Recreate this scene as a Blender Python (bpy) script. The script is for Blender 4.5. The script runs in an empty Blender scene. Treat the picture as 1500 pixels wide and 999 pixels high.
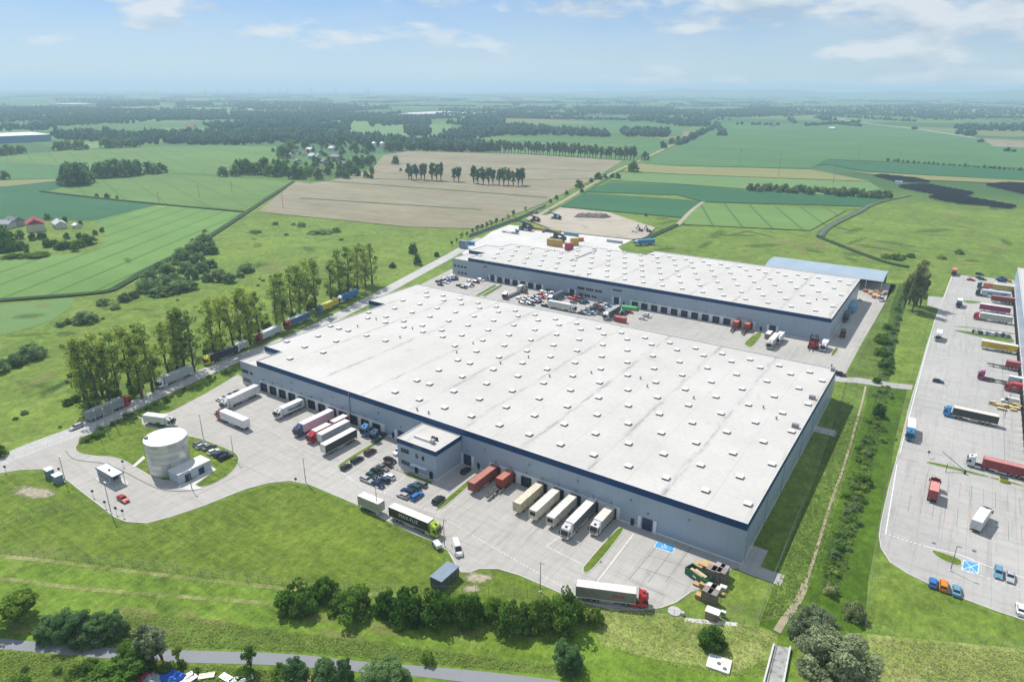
import bpy, bmesh, math, random
import numpy as np
from mathutils import Vector, Matrix
from mathutils.geometry import tessellate_polygon
random.seed(7); rng = np.random.default_rng(7)
S = bpy.context.scene; COL = S.collection; PI = math.pi; R = math.radians

# ------------------------------------------------------------------ camera, sky, sun, exposure
CAM_F, CAM_PITCH, CAM_ROLL, CAM_YAW, CAM_H = 999.771, 0.355040, 0.00547945, -0.586054, 110.0
_fw = np.array([math.sin(CAM_YAW)*math.cos(CAM_PITCH), math.cos(CAM_YAW)*math.cos(CAM_PITCH), -math.sin(CAM_PITCH)])
_r0 = np.array([math.cos(CAM_YAW), -math.sin(CAM_YAW), 0.0]); _u0 = np.cross(_r0, _fw)
_c, _s = math.cos(CAM_ROLL), math.sin(CAM_ROLL)
_r = _c*_r0 + _s*_u0; _u = -_s*_r0 + _c*_u0
cd = bpy.data.cameras.new('camera'); cam = bpy.data.objects.new('camera', cd); COL.objects.link(cam)
cd.sensor_width = 36.0; cd.lens = CAM_F/1500*36; cd.clip_start = 1.0; cd.clip_end = 60000
m = Matrix.Identity(4)
for i in range(3): m[i][0], m[i][1], m[i][2] = _r[i], _u[i], -_fw[i]
m[2][3] = CAM_H; cam.matrix_world = m; S.camera = cam

SUN_DIR = Vector((-8.25, 2.85, 11.94)).normalized()      # towards the sun (measured from the warehouse's shadow)
SUN_EL = math.asin(SUN_DIR.z); SUN_AZ = math.atan2(SUN_DIR.x, SUN_DIR.y)
w = bpy.data.worlds.new('World'); S.world = w; w.use_nodes = True
nt = w.node_tree; nt.nodes.clear(); L = nt.links
def wn(t, **k):
    n = nt.nodes.new(t)
    for a, b in k.items(): setattr(n, a, b)
    return n
sky = wn('ShaderNodeTexSky', sky_type='NISHITA', sun_disc=False, sun_elevation=SUN_EL, sun_rotation=SUN_AZ, altitude=100, air_density=0.9, dust_density=0.1, ozone_density=5.0)
tc = wn('ShaderNodeTexCoord'); sep = wn('ShaderNodeSeparateXYZ'); L.new(tc.outputs['Generated'], sep.inputs[0])
def wmath(op, a, b=0.0, c=0.0):
    q = wn('ShaderNodeMath', operation=op)
    for k_, v_ in enumerate((a, b, c)):
        if isinstance(v_, (int, float)): q.inputs[k_].default_value = v_
        else: L.new(v_, q.inputs[k_])
    return q.outputs[0]
def cloud(dz, seed):
    cvn = wn('ShaderNodeCombineXYZ'); L.new(wmath('MULTIPLY', sep.outputs['X'], 6.5), cvn.inputs[0]); L.new(wmath('MULTIPLY', sep.outputs['Y'], 6.5), cvn.inputs[1]); L.new(wmath('MULTIPLY_ADD', sep.outputs['Z'], 21.0, dz+seed), cvn.inputs[2])
    q = wn('ShaderNodeTexNoise'); q.inputs['Scale'].default_value = 1.0; q.inputs['Detail'].default_value = 10; q.inputs['Roughness'].default_value = 0.54; q.inputs['Distortion'].default_value = 0.0; L.new(cvn.outputs[0], q.inputs['Vector']); return q.outputs['Fac']
def wramp(f, p0, p1):
    q = wn('ShaderNodeValToRGB'); L.new(f, q.inputs[0]); q.color_ramp.elements[0].position = p0; q.color_ramp.elements[0].color = (0,0,0,1); q.color_ramp.elements[1].position = p1; q.color_ramp.elements[1].color = (1,1,1,1); return q.outputs[0]
c0 = cloud(0.0, 4.3); c1 = cloud(0.45, 4.3)
# more cloud towards world +x (the right of the view), none right above the horizon
cov = wmath('ADD', wmath('MULTIPLY_ADD', sep.outputs['X'], 0.14, 0.065), wmath('MULTIPLY_ADD', wramp(sep.outputs['Z'], 0.03, 0.09), 0.12, -0.10))
dens = wramp(wmath('ADD', c0, cov), 0.495, 0.585)
litc = wramp(wmath('MULTIPLY_ADD', wmath('SUBTRACT', c0, c1), 1.0, 0.5), 0.40, 0.60)
ccol = wn('ShaderNodeMixRGB'); L.new(litc, ccol.inputs[0]); ccol.inputs[1].default_value = (5.0,6.3,7.6,1); ccol.inputs[2].default_value = (9.2,9.6,9.9,1)
tint = wn('ShaderNodeMixRGB', blend_type='MULTIPLY'); tint.inputs[0].default_value = 1.0; L.new(sky.outputs[0], tint.inputs[1]); tint.inputs[2].default_value = (0.76,0.96,1.20,1)
# thin veil of high haze whitening the lower sky
veil = wn('ShaderNodeMixRGB'); L.new(wmath('MULTIPLY_ADD', wramp(cloud(3.0, 11.0), 0.25, 0.75), 0.30, wmath('MULTIPLY_ADD', wramp(sep.outputs['Z'], 0.0, 0.14), -0.62, 0.60)), veil.inputs[0]); L.new(tint.outputs[0], veil.inputs[1]); veil.inputs[2].default_value = (7.3,8.4,9.3,1)
mix = wn('ShaderNodeMixRGB'); L.new(wmath('MULTIPLY', dens, 0.8), mix.inputs[0]); L.new(veil.outputs[0], mix.inputs[1]); L.new(ccol.outputs[0], mix.inputs[2])
bg = wn('ShaderNodeBackground'); bg.inputs['Strength'].default_value = 0.085; L.new(mix.outputs[0], bg.inputs[0])
wo = wn('ShaderNodeOutputWorld'); L.new(bg.outputs[0], wo.inputs[0])
sl = bpy.data.lights.new('sun', 'SUN'); sl.energy = 5.0; sl.angle = R(0.5); sl.color = (1.0, 0.955, 0.88)
so = bpy.data.objects.new('sun', sl); COL.objects.link(so); so.rotation_euler = SUN_DIR.to_track_quat('Z', 'Y').to_euler(); so.location = SUN_DIR*400
S.view_settings.view_transform = 'Standard'; S.view_settings.look = 'None'; S.view_settings.gamma = 1.0; S.view_settings.exposure = 0.04
S.view_settings.use_curve_mapping = False
try:
    S.cycles.use_denoising = True; S.cycles.max_bounces = 6; S.cycles.diffuse_bounces = 3; S.cycles.glossy_bounces = 2
    S.cycles.transparent_max_bounces = 8; S.cycles.volume_bounces = 1; S.cycles.transmission_bounces = 3
except Exception: pass

# ------------------------------------------------------------------ measuring: photo pixel (1500 x 999) -> world
def _ray(px, py): return (px-750)*_r + (499.5-py)*_u + CAM_F*_fw
def G(px, py, z=0.0):
    d = _ray(px, py); t = (z-CAM_H)/d[2]; return Vector((d[0]*t, d[1]*t, z))
def PX(P):
    q = np.array([P[0], P[1], P[2]-CAM_H]); zz = q@_fw; return 750+CAM_F*(q@_r)/zz, 499.5-CAM_F*(q@_u)/zz
def HZ(P, pytop):
    lo, hi = 0.0, 200.0
    for _ in range(40):
        md = (lo+hi)/2
        if PX((P[0], P[1], md))[1] > pytop: lo = md
        else: hi = md
    return lo
def ordn(i):
    o = ['first','second','third','fourth','fifth','sixth','seventh','eighth','ninth','tenth','eleventh','twelfth','thirteenth','fourteenth','fifteenth','sixteenth','seventeenth','eighteenth','nineteenth']
    if i < 19: return o[i]
    t = {2:'twent',3:'thirt',4:'fort',5:'fift',6:'sixt'}[(i+1)//10]; u = (i+1) % 10
    return t+'ieth' if u == 0 else t+'y-'+o[u-1]

# ------------------------------------------------------------------ scene graph helpers
def tag(o, label=None, cat=None, group=None, kind=None):
    if label: o['label'] = label
    if cat: o['category'] = cat
    if group: o['group'] = group
    if kind: o['kind'] = kind
    return o
def thing(name, label, cat, loc=(0,0,0), rz=0.0, group=None):
    o = bpy.data.objects.new(name, None); COL.objects.link(o); o.location = loc; o.rotation_euler = (0,0,rz); o.empty_display_size = 0.5
    return tag(o, label, cat, group)
def ob(name, me, mat, parent=None):
    if len(me.materials) == 0: me.materials.append(None)
    o = bpy.data.objects.new(name, me); COL.objects.link(o)
    if mat is not None:
        o.material_slots[0].link = 'OBJECT'; o.material_slots[0].material = mat
    if parent is not None: o.parent = parent
    return o
class MB:
    def __init__(s): s.v = []; s.f = []
    def add(s, vs, fs):
        n = len(s.v); s.v += [tuple(map(float, p)) for p in vs]; s.f += [tuple(i+n for i in q) for q in fs]; return s
    def box(s, x0, x1, y0, y1, z0, z1):
        return s.add([(x0,y0,z0),(x1,y0,z0),(x1,y1,z0),(x0,y1,z0),(x0,y0,z1),(x1,y0,z1),(x1,y1,z1),(x0,y1,z1)],
                     [(3,2,1,0),(4,5,6,7),(0,1,5,4),(1,2,6,5),(2,3,7,6),(3,0,4,7)])
    def loft(s, rings, caps=True):
        n = len(rings[0]); vs = [p for r_ in rings for p in r_]; fs = []
        for k in range(len(rings)-1):
            for i in range(n):
                j = (i+1) % n; fs.append((k*n+i, k*n+j, (k+1)*n+j, (k+1)*n+i))
        if caps: fs.append(tuple(range(n-1, -1, -1))); fs.append(tuple((len(rings)-1)*n+i for i in range(n)))
        return s.add(vs, fs)
    def cyl(s, p0, p1, r0, r1=None, n=10, caps=True):
        r1 = r0 if r1 is None else r1; p0 = Vector(p0); p1 = Vector(p1); d = (p1-p0).normalized()
        a = d.orthogonal().normalized(); b = d.cross(a)
        return s.loft([[p+a*math.cos(2*PI*i/n)*q+b*math.sin(2*PI*i/n)*q for i in range(n)] for p, q in ((p0,r0),(p1,r1))], caps)
    def prism(s, poly, z0, z1):
        n = len(poly); tri = tessellate_polygon([[Vector((p[0],p[1],0)) for p in poly]])
        fs = []
        ar = sum(poly[i][0]*poly[(i+1)%n][1]-poly[(i+1)%n][0]*poly[i][1] for i in range(n))
        if ar < 0:
            poly = list(reversed(poly)); tri = tessellate_polygon([[Vector((p[0],p[1],0)) for p in poly]])
        for t in tri:
            a, b, c = [poly[i] for i in t]
            if (b[0]-a[0])*(c[1]-a[1])-(b[1]-a[1])*(c[0]-a[0]) < 0: t = t[::-1]
            fs.append(tuple(i+n for i in t))
        for i in range(n): fs.append((i, (i+1)%n, (i+1)%n+n, i+n))
        return s.add([(p[0],p[1],z0) for p in poly]+[(p[0],p[1],z1) for p in poly], fs)
    def mesh(s, name, smooth=False):
        me = bpy.data.meshes.new(name); me.from_pydata(s.v, [], s.f); me.update()
        if smooth: me.polygons.foreach_set('use_smooth', [True]*len(me.polygons))
        return me
    def build(s, name, mat, parent=None, smooth=False, bevel=0.0):
        me = s.mesh(name, smooth)
        if bevel: bev(me, bevel)
        return ob(name, me, mat, parent)
def bev(me, off, seg=1):
    bm = bmesh.new(); bm.from_mesh(me); bmesh.ops.remove_doubles(bm, verts=bm.verts, dist=1e-5)
    bmesh.ops.bevel(bm, geom=list(bm.edges), offset=off, segments=seg, affect='EDGES', clamp_overlap=True)
    bm.to_mesh(me); bm.free(); return me
def sheet_mesh(name, poly, z, holes=()):
    loops = [poly]+list(holes); pts = [p for lp in loops for p in lp]
    tri = tessellate_polygon([[Vector((p[0],p[1],0)) for p in lp] for lp in loops]); fs = []
    for t in tri:
        a, b, c = [pts[i] for i in t]
        if (b[0]-a[0])*(c[1]-a[1])-(b[1]-a[1])*(c[0]-a[0]) < 0: t = t[::-1]
        fs.append(tuple(t))
    return MB().add([(p[0],p[1],z) for p in pts], fs).mesh(name)
def struct(name, me, mat): return tag(ob(name, me, mat), kind='structure')
def pix(poly, z=0.0): return [tuple(G(x, y, z)[:2]) for x, y in poly]
def smooth_poly(p, it=1, closed=True):
    for _ in range(it):
        q = []; n = len(p)
        for i in range(n if closed else n-1):
            a, b = p[i], p[(i+1) % n]
            q += [(a[0]*.75+b[0]*.25, a[1]*.75+b[1]*.25), (a[0]*.25+b[0]*.75, a[1]*.25+b[1]*.75)]
        p = q if closed else [p[0]]+q+[p[-1]]
    return p
def offset_line(p, d):
    out = []; n = len(p)
    for i in range(n):
        a = Vector(p[max(i-1,0)]); b = Vector(p[min(i+1,n-1)]); t = (b-a).normalized(); out.append((p[i][0]-t.y*d, p[i][1]+t.x*d))
    return out
def inset(poly, d):
    n = len(poly); ar = sum(poly[i][0]*poly[(i+1)%n][1]-poly[(i+1)%n][0]*poly[i][1] for i in range(n)); sgn = 1 if ar > 0 else -1; out = []
    for i in range(n):
        a = Vector(poly[i-1]); c = Vector(poly[(i+1)%n]); t = (c-a)
        t = t.normalized() if t.length > 1e-6 else Vector((1,0)); out.append((poly[i][0]-t.y*d*sgn, poly[i][1]+t.x*d*sgn))
    return out
def ribbon(name, line, wd, z0, z1, mat, kind='structure', closed=False):
    p = list(line)+([line[0]] if closed else []); a = offset_line(p, wd/2); b = offset_line(p, -wd/2); mb = MB()
    for i in range(len(p)-1):
        mb.add([(*a[i],z1),(*b[i],z1),(*b[i+1],z1),(*a[i+1],z1)], [(0,1,2,3)])
        if z1-z0 > 0.03:
            mb.add([(*a[i],z0),(*a[i+1],z0),(*a[i+1],z1),(*a[i],z1)], [(3,2,1,0)]); mb.add([(*b[i],z0),(*b[i+1],z0),(*b[i+1],z1),(*b[i],z1)], [(0,1,2,3)])
    o = mb.build(name, mat)
    return tag(o, kind=kind) if kind else o
def text_mesh(txt, size, shear=0.0):
    c = bpy.data.curves.new('lettering', 'FONT'); c.body = txt; c.size = size; c.extrude = 0.01; c.shear = shear; c.align_x = 'CENTER'; c.align_y = 'CENTER'
    o = bpy.data.objects.new('lettering', c); COL.objects.link(o); bpy.context.view_layer.update()
    me = bpy.data.meshes.new_from_object(o.evaluated_get(bpy.context.evaluated_depsgraph_get())); bpy.data.objects.remove(o); me.materials.clear(); return me

# ------------------------------------------------------------------ materials
def lin(h):
    h = h.lstrip('#'); return tuple(((v/12.92) if v <= 0.04045 else ((v+0.055)/1.055)**2.4) for v in (int(h[i:i+2],16)/255 for i in (0,2,4)))
def nm(name):
    m_ = bpy.data.materials.new(name); m_.use_nodes = True; t = m_.node_tree; return m_, t, t.nodes['Principled BSDF']
_pc = {}
def paint(col, rough=0.4, metal=0.0, dirt=0.12, spec=0.5):
    key = (tuple(round(c,4) for c in col), rough, metal, dirt, spec)
    if key in _pc: return _pc[key]
    m_, t, b = nm('paint'); b.inputs['Specular IOR Level'].default_value = spec; b.inputs['Roughness'].default_value = rough; b.inputs['Metallic'].default_value = metal
    no = t.nodes.new('ShaderNodeTexNoise'); no.inputs['Scale'].default_value = 0.9; no.inputs['Detail'].default_value = 5
    g = t.nodes.new('ShaderNodeNewGeometry'); t.links.new(g.outputs['Position'], no.inputs['Vector'])
    r_ = t.nodes.new('ShaderNodeValToRGB'); t.links.new(no.outputs['Fac'], r_.inputs[0])
    r_.color_ramp.elements[0].position = 0.3; r_.color_ramp.elements[0].color = (*[c*(1-dirt) for c in col],1)
    r_.color_ramp.elements[1].position = 0.65; r_.color_ramp.elements[1].color = (*[min(c*(1+dirt*.3),.9) for c in col],1)
    t.links.new(r_.outputs[0], b.inputs['Base Color']); _pc[key] = m_; return m_
class NT:
    """small node-writing helper"""
    def __init__(s, name): s.m, s.t, s.b = nm(name); g = s.n('ShaderNodeNewGeometry'); s.pos = g.outputs['Position']; s.b.inputs['Roughness'].default_value = 0.9; s.b.inputs['Specular IOR Level'].default_value = 0.2
    def n(s, t, **k):
        q = s.t.nodes.new(t)
        for a, b in k.items(): setattr(q, a, b)
        return q
    def l(s, a, b): s.t.links.new(a, b)
    def vec(s, rot=0.0, scale=(1,1,1), src=None):
        mp = s.n('ShaderNodeMapping'); mp.inputs['Rotation'].default_value = (0,0,rot); mp.inputs['Scale'].default_value = scale; s.l(src or s.pos, mp.inputs[0]); return mp.outputs[0]
    def noise(s, scale, detail=4, rough=0.55, vec=None, dist=0.0):
        q = s.n('ShaderNodeTexNoise'); q.inputs['Scale'].default_value = scale; q.inputs['Detail'].default_value = detail; q.inputs['Roughness'].default_value = rough; q.inputs['Distortion'].default_value = dist
        s.l(vec or s.pos, q.inputs['Vector']); return q.outputs['Fac']
    def ramp(s, fac, stops):
        q = s.n('ShaderNodeValToRGB'); s.l(fac, q.inputs[0]); e = q.color_ramp.elements
        while len(e) < len(stops): e.new(0.5)
        for el, (p, c) in zip(e, stops): el.position = p; el.color = (*c,1) if not isinstance(c,(int,float)) else (c,c,c,1)
        return q.outputs[0]
    def mix(s, fac, a, b, mode='MIX'):
        q = s.n('ShaderNodeMixRGB', blend_type=mode)
        for i, v in ((0,fac),(1,a),(2,b)):
            if isinstance(v,(int,float)): q.inputs[i].default_value = v if i == 0 else (v,v,v,1)
            elif isinstance(v, tuple): q.inputs[i].default_value = (*v,1)
            else: s.l(v, q.inputs[i])
        return q.outputs[0]
    def math(s, op, a, b=0.0, c=None):
        q = s.n('ShaderNodeMath', operation=op)
        for i, v in enumerate((a,b) if c is None else (a,b,c)):
            if isinstance(v,(int,float)): q.inputs[i].default_value = v
            else: s.l(v, q.inputs[i])
        return q.outputs[0]
    def xyz(s, v=None):
        q = s.n('ShaderNodeSeparateXYZ'); s.l(v or s.pos, q.inputs[0]); return q.outputs
    def line(s, coord, period, width, phase=0.0):
        """1 inside thin lines repeating along coord"""
        a = s.math('ADD', coord, phase); a = s.math('MODULO', s.math('ADD', s.math('MODULO', a, period), period), period); return s.math('LESS_THAN', a, width)
    def done(s, col, bump=None, bstr=0.3, bdist=0.1):
        s.l(col, s.b.inputs['Base Color'])
        if bump is not None:
            q = s.n('ShaderNodeBump'); q.inputs['Strength'].default_value = bstr; q.inputs['Distance'].default_value = bdist; s.l(bump, q.inputs['Height']); s.l(q.outputs[0], s.b.inputs['Normal'])
        return s.m
def grass_mat(name, dark, light, dry=None, dryamt=0.0, streak=None, fine=1.0):
    s = NT(name); a = s.noise(0.035, 5, 0.6); b = s.noise(0.35*fine, 5, 0.65); c = s.noise(2.2*fine, 3, 0.7)
    k = s.math('ADD', s.math('MULTIPLY', a, 0.34), s.math('ADD', s.math('MULTIPLY', b, 0.38), s.math('MULTIPLY', c, 0.30)))
    col = s.ramp(k, [(0.42,tuple(v*.85 for v in dark)),(0.54,tuple((a_+b_)/2 for a_,b_ in zip(dark,light))),(0.64,light)])
    if dry:
        d = s.noise(0.09, 8, 0.78, dist=1.0); d2 = s.ramp(d, [(0.62-dryamt*.3,0.0),(0.74-dryamt*.2,1.0)]); col = s.mix(s.math('MULTIPLY', d2, 0.7), col, dry)
    if streak is not None:
        v = s.vec(streak, (0.03,0.9,1)); st = s.noise(1.0, 3, 0.6, v); col = s.mix(s.ramp(st,[(0.44,0.0),(0.62,0.38)]), col, s.mix(0.85, col, tuple(v*1.08 for v in light)))
    gr = s.math('MULTIPLY_ADD', s.noise(0.75*fine, 9, 0.82, s.vec(0.5,(1,.55,1)), 0.4), 2.2, -0.10); col = s.mix(1.0, col, gr, 'MULTIPLY')
    g2 = s.math('MULTIPLY_ADD', s.noise(0.16*fine, 6, 0.7, None, 0.8), 0.9, 0.55); col = s.mix(1.0, col, g2, 'MULTIPLY')
    return s.done(col, s.math('ADD', b, c), 0.8, 0.3)
def field_mat(name, a, b, rot=None, tram=24.0, tcol=None, tw=1.2, row=0.02, spots=None):
    s = NT(name); n = s.noise(0.006, 5, 0.6); k = s.noise(0.06, 4, 0.6)
    v = s.vec(rot or 0.0, (row*0.12,row*2.2,1)); st = s.noise(1.0, 5, 0.65, v)
    f = s.math('ADD', s.math('MULTIPLY', n, 0.5), s.math('ADD', s.math('MULTIPLY', k, 0.2), s.math('MULTIPLY', st, 0.35)))
    col = s.ramp(f, [(0.4,a),(0.65,b)])
    if spots:
        d = s.ramp(s.noise(0.03, 6, 0.7, dist=0.8), [(0.55,0.0),(0.7,1.0)]); col = s.mix(s.math('MULTIPLY', d, 0.6), col, spots)
    if tcol:
        o = s.xyz(s.vec(rot or 0.0)); ln = s.line(o[1], tram, tw); col = s.mix(s.math('MULTIPLY', ln, 0.75), col, tcol)
    return s.done(col, k, 0.3, 0.4)

# ------------------------------------------------------------------ ground
_ba = G(660,872)-G(0,812); BERM = -math.atan2(_ba.y,_ba.x)
GD, GL = (0.072,0.128,0.011), (0.172,0.240,0.028)
m_meadow = grass_mat('meadow grass', (0.075,0.13,0.016), (0.17,0.25,0.035), (0.26,0.27,0.085), 0.35)
m_lawn = grass_mat('mown grass', GD, GL, (0.19,0.205,0.055), 0.30, streak=BERM)
m_berm = grass_mat('berm grass', (0.082,0.150,0.013), (0.185,0.285,0.034), (0.24,0.29,0.07), 0.3, streak=BERM)
m_lawn_dark = grass_mat('mown green grass', (0.050,0.105,0.005), (0.095,0.175,0.010))
m_rough = grass_mat('long grass', (0.14,0.21,0.035), (0.28,0.35,0.085), (0.44,0.43,0.18), 0.5, streak=BERM)
m_ditch = grass_mat('ditch weeds', (0.045,0.09,0.014), (0.11,0.19,0.03), None, fine=1.6)
m_verge = grass_mat('verge weeds', (0.075,0.125,0.018), (0.165,0.25,0.045), (0.2,0.2,0.07), 0.2)
def terrain_mat():
    s = NT('countryside'); a = s.noise(0.02, 6, 0.62); b = s.noise(0.25, 5, 0.65)
    k = s.math('ADD', s.math('MULTIPLY', a, 0.55), s.math('MULTIPLY', b, 0.5))
    near = s.ramp(k, [(0.36,(0.076,0.130,0.017)),(0.66,(0.172,0.250,0.036))])
    d = s.ramp(s.noise(0.045, 6, 0.7, dist=1.2), [(0.56,0.0),(0.72,0.6)]); near = s.mix(d, near, (0.235,0.255,0.075))
    d = s.ramp(s.noise(0.016, 6, 0.75, dist=1.0), [(0.60,0.0),(0.68,0.7)]); near = s.mix(d, near, (0.13,0.145,0.065))
    v = s.vec(0.35, (0.0021,0.0036,1)); vo = s.n('ShaderNodeTexVoronoi', distance='CHEBYCHEV'); vo.inputs['Scale'].default_value = 1.0; vo.inputs['Randomness'].default_value = 0.85; s.l(v, vo.inputs['Vector'])
    hue = s.xyz(vo.outputs['Color']); far = s.ramp(hue[0], [(0.0,(0.05,0.12,0.03)),(0.3,(0.075,0.16,0.035)),(0.5,(0.10,0.19,0.05)),(0.72,(0.055,0.135,0.05)),(0.86,(0.16,0.19,0.07)),(0.97,(0.22,0.21,0.12))]); far.node.color_ramp.interpolation = 'CONSTANT'
    far = s.mix(s.math('MULTIPLY', s.noise(0.02,4,0.6), 0.5), far, s.mix(1.0, far, (0.75,0.8,0.7), 'MULTIPLY'))
    ln = s.n('ShaderNodeVectorMath', operation='LENGTH'); s.l(s.pos, ln.inputs[0])
    dm = s.ramp(s.math('DIVIDE', ln.outputs['Value'], 2000.0), [(0.40,0.0),(0.48,1.0)])
    gr = s.math('MULTIPLY_ADD', s.noise(0.7, 9, 0.82, s.vec(0.5,(1,.6,1)), 0.4), 2.4, -0.20); near = s.mix(1.0, near, gr, 'MULTIPLY'); g2 = s.math('MULTIPLY_ADD', s.noise(0.11, 7, 0.72, None, 0.9), 1.5, 0.25); near = s.mix(1.0, near, g2, 'MULTIPLY')
    return s.done(s.mix(dm, near, far), b, 0.6, 0.35)
XG = [-40000,-17000,-6000,-2500,-1200,-600,-300,-100,0,100,300,600,1200,2500,6000,17000,40000]; YG = [-3000,-600,0,100,200,300,400,600,900,1400,2500,5000,9000,17000,40000]
mb = MB(); mb.add([(x,y,0) for y in YG for x in XG], [(j*len(XG)+i, j*len(XG)+i+1, (j+1)*len(XG)+i+1, (j+1)*len(XG)+i) for j in range(len(YG)-1) for i in range(len(XG)-1)])
struct('terrain', mb.mesh('terrain'), terrain_mat())
_fz = [0.05]
def field(poly, mat, name='field', z=None):
    if z is None: _fz[0] += 0.025; z = _fz[0]
    return struct(name, sheet_mesh(name, pix(poly), z), mat)
def zl(ox, sc, pts): return [(ox+x/sc, 100+y/sc) for x, y in pts]
wheat = field_mat('young wheat', (0.085,0.165,0.040), (0.135,0.225,0.056), 0.36, 30, (0.05,0.12,0.03), 1.5)
wheat2 = field_mat('wheat with tramlines', (0.105,0.205,0.045), (0.150,0.265,0.065), 1.02, 21, (0.045,0.115,0.02), 2.0)
beet = field_mat('dark green crop', (0.022,0.100,0.040), (0.034,0.130,0.050), 0.1)
beet2 = field_mat('blue green crop', (0.055,0.145,0.045), (0.085,0.185,0.060), 0.2, 40, (0.035,0.11,0.04), 2.0)
soil = field_mat('bare ploughed soil', (0.19,0.165,0.105), (0.31,0.28,0.195), 0.02, None, None, 0, 0.05, (0.15,0.17,0.07))
tan = field_mat('dry grass strip', (0.18,0.20,0.06), (0.25,0.24,0.10), 0.1)
pale = field_mat('pale green crop', (0.11,0.20,0.06), (0.15,0.25,0.085), 0.2)
wasteland = field_mat('bare stony ground', (0.30,0.26,0.20), (0.47,0.42,0.35), 0.0, None, None, 0, 0.3, (0.15,0.17,0.07))
rough_field = grass_mat('rough pasture', (0.075,0.125,0.026), (0.135,0.20,0.044), (0.19,0.19,0.075), 0.4)
# left side
field([(0,372),(60,376),(130,371),(160,352),(135,322),(185,312),(238,300),(355,312),(300,350),(216,395),(165,425),(115,431),(0,441)], wheat2)
field([(0,447),(112,437),(102,452),(75,470),(30,484),(0,492)], pale)
field(zl(0,3,[(0,545),(200,545),(690,600),(420,670),(100,672),(0,672)]), beet)
field(zl(0,3,[(205,543),(420,485),(730,465),(1000,480),(1290,500),(1060,625),(690,595)]), wheat)
field(zl(0,3,[(0,390),(270,365),(900,340),(1220,345),(1240,400),(1020,470),(720,462),(420,482),(270,430),(0,415)]), wheat)
field(zl(0,3,[(0,417),(270,432),(285,487),(0,488)]), beet2)
field(zl(0,3,[(0,495),(290,487),(180,512),(0,522)]), tan)
field(zl(0,3,[(0,524),(285,492),(420,487),(200,541),(0,543)]), beet)
field(zl(0,3,[(240,330),(460,315),(640,330),(440,352),(240,365)]), pale)
field(zl(0,3,[(440,175),(1010,170),(1010,195),(560,197)]), pale)
field(zl(0,3,[(700,262),(1120,268),(1110,285),(700,280)]), pale)
field(zl(0,3,[(1130,275),(1500,280),(1500,305),(1130,298)]), pale)
# bare field and its grass balks
brown = [(378,311),(432,266),(455,270),(500,262),(545,248),(562,228),(600,222),(760,226),(912,236),(872,262),(792,300),(700,336),(600,333)]
field(brown, soil)
m_balk = grass_mat('grass balk', (0.05,0.09,0.02), (0.10,0.15,0.035))
for a, b, wd in [((455,264),(802,290),6),((500,261),(600,264),5),((440,291),(705,308),5),((610,268),(870,262),4),((556,240),(900,252),3)]:
    ribbon('grass_balk', [G(*a)[:2], G(*b)[:2]], wd, 0, _fz[0]+0.05, m_balk)
# far middle
field(zl(500,3,[(600,300),(900,290),(1500,300),(1500,260),(1200,240),(700,255)]), beet2)
field(zl(500,3,[(600,322),(950,315),(1290,320),(1430,335),(1300,395),(1290,330)]), beet2)
field(zl(500,3,[(20,235),(300,240),(490,255),(440,300),(300,320),(0,295)]), pale)
field(zl(500,3,[(280,197),(440,190),(610,200),(400,212)]), field_mat('greenhouse foil', (0.5,0.52,0.5), (0.6,0.62,0.6)), 'foil_field')
field(zl(500,3,[(820,185),(1250,185),(1500,215),(1500,240),(1200,205),(830,215)]), beet2)
# right of the track
field(zl(500,3,[(1290,425),(1340,405),(1500,330),(1500,390),(1500,425)]), pale)
field(zl(1000,3,[(-210,330),(0,322),(160,243),(600,247),(900,252),(1220,300),(1560,352),(1560,445),(900,412),(640,402),(560,443),(0,430),(-170,425)]), beet2)
field(zl(1000,3,[(-230,420),(0,434),(560,447),(830,500),(0,468),(-260,455)]), tan)
field(zl(1000,3,[(-300,460),(0,470),(820,502),(930,570),(880,580),(0,512),(-320,495)]), pale)
field(zl(1000,3,[(-440,545),(-320,505),(0,515),(290,540),(930,575),(800,610),(90,590),(-20,560)]), beet)
field(zl(1000,3,[(-570,608),(-440,550),(0,580),(90,590),(0,660)]), beet)
field(zl(1000,3,[(97,594),(720,626),(560,716),(10,690),(-30,680)]), field_mat('oats with tramlines', (0.11,0.20,0.05), (0.15,0.25,0.065), 1.15, 24, (0.05,0.125,0.03), 2.2))
field(zl(1000,3,[(690,377),(640,405),(1560,448),(1560,500),(800,455),(640,425),(590,430)]), beet)
field(zl(1000,3,[(730,455),(1560,500),(1560,515),(1000,490)]), tan)
field([(1440,205),(1500,208),(1500,217),(1455,215)], soil, 'gravel_pit')
field([(770,322),(800,302),(830,306),(890,312),(960,335),(945,350),(925,352),(815,340)], wasteland, 'stony_ground')
m_creek = NT('creek water'); m_creek.b.inputs['Roughness'].default_value = 0.15; m_creek = m_creek.done(m_creek.ramp(m_creek.noise(0.2), [(0.3,(0.03,0.05,0.045)),(0.7,(0.06,0.085,0.08))]))
cr = [(1201,347),(1205,340),(1216,331),(1240,320),(1262,309),(1270,303),(1290,296),(1312,291),(1330,287)]
crl = smooth_poly([tuple(G(*p)[:2]) for p in cr], 2, False)
ribbon('creek_bank', crl, 6, 0, _fz[0]+0.06, grass_mat('creek bank', (0.05,0.09,0.02), (0.15,0.19,0.06)))
ribbon('creek', crl, 1.8, 0, _fz[0]+0.12, m_creek)
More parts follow.
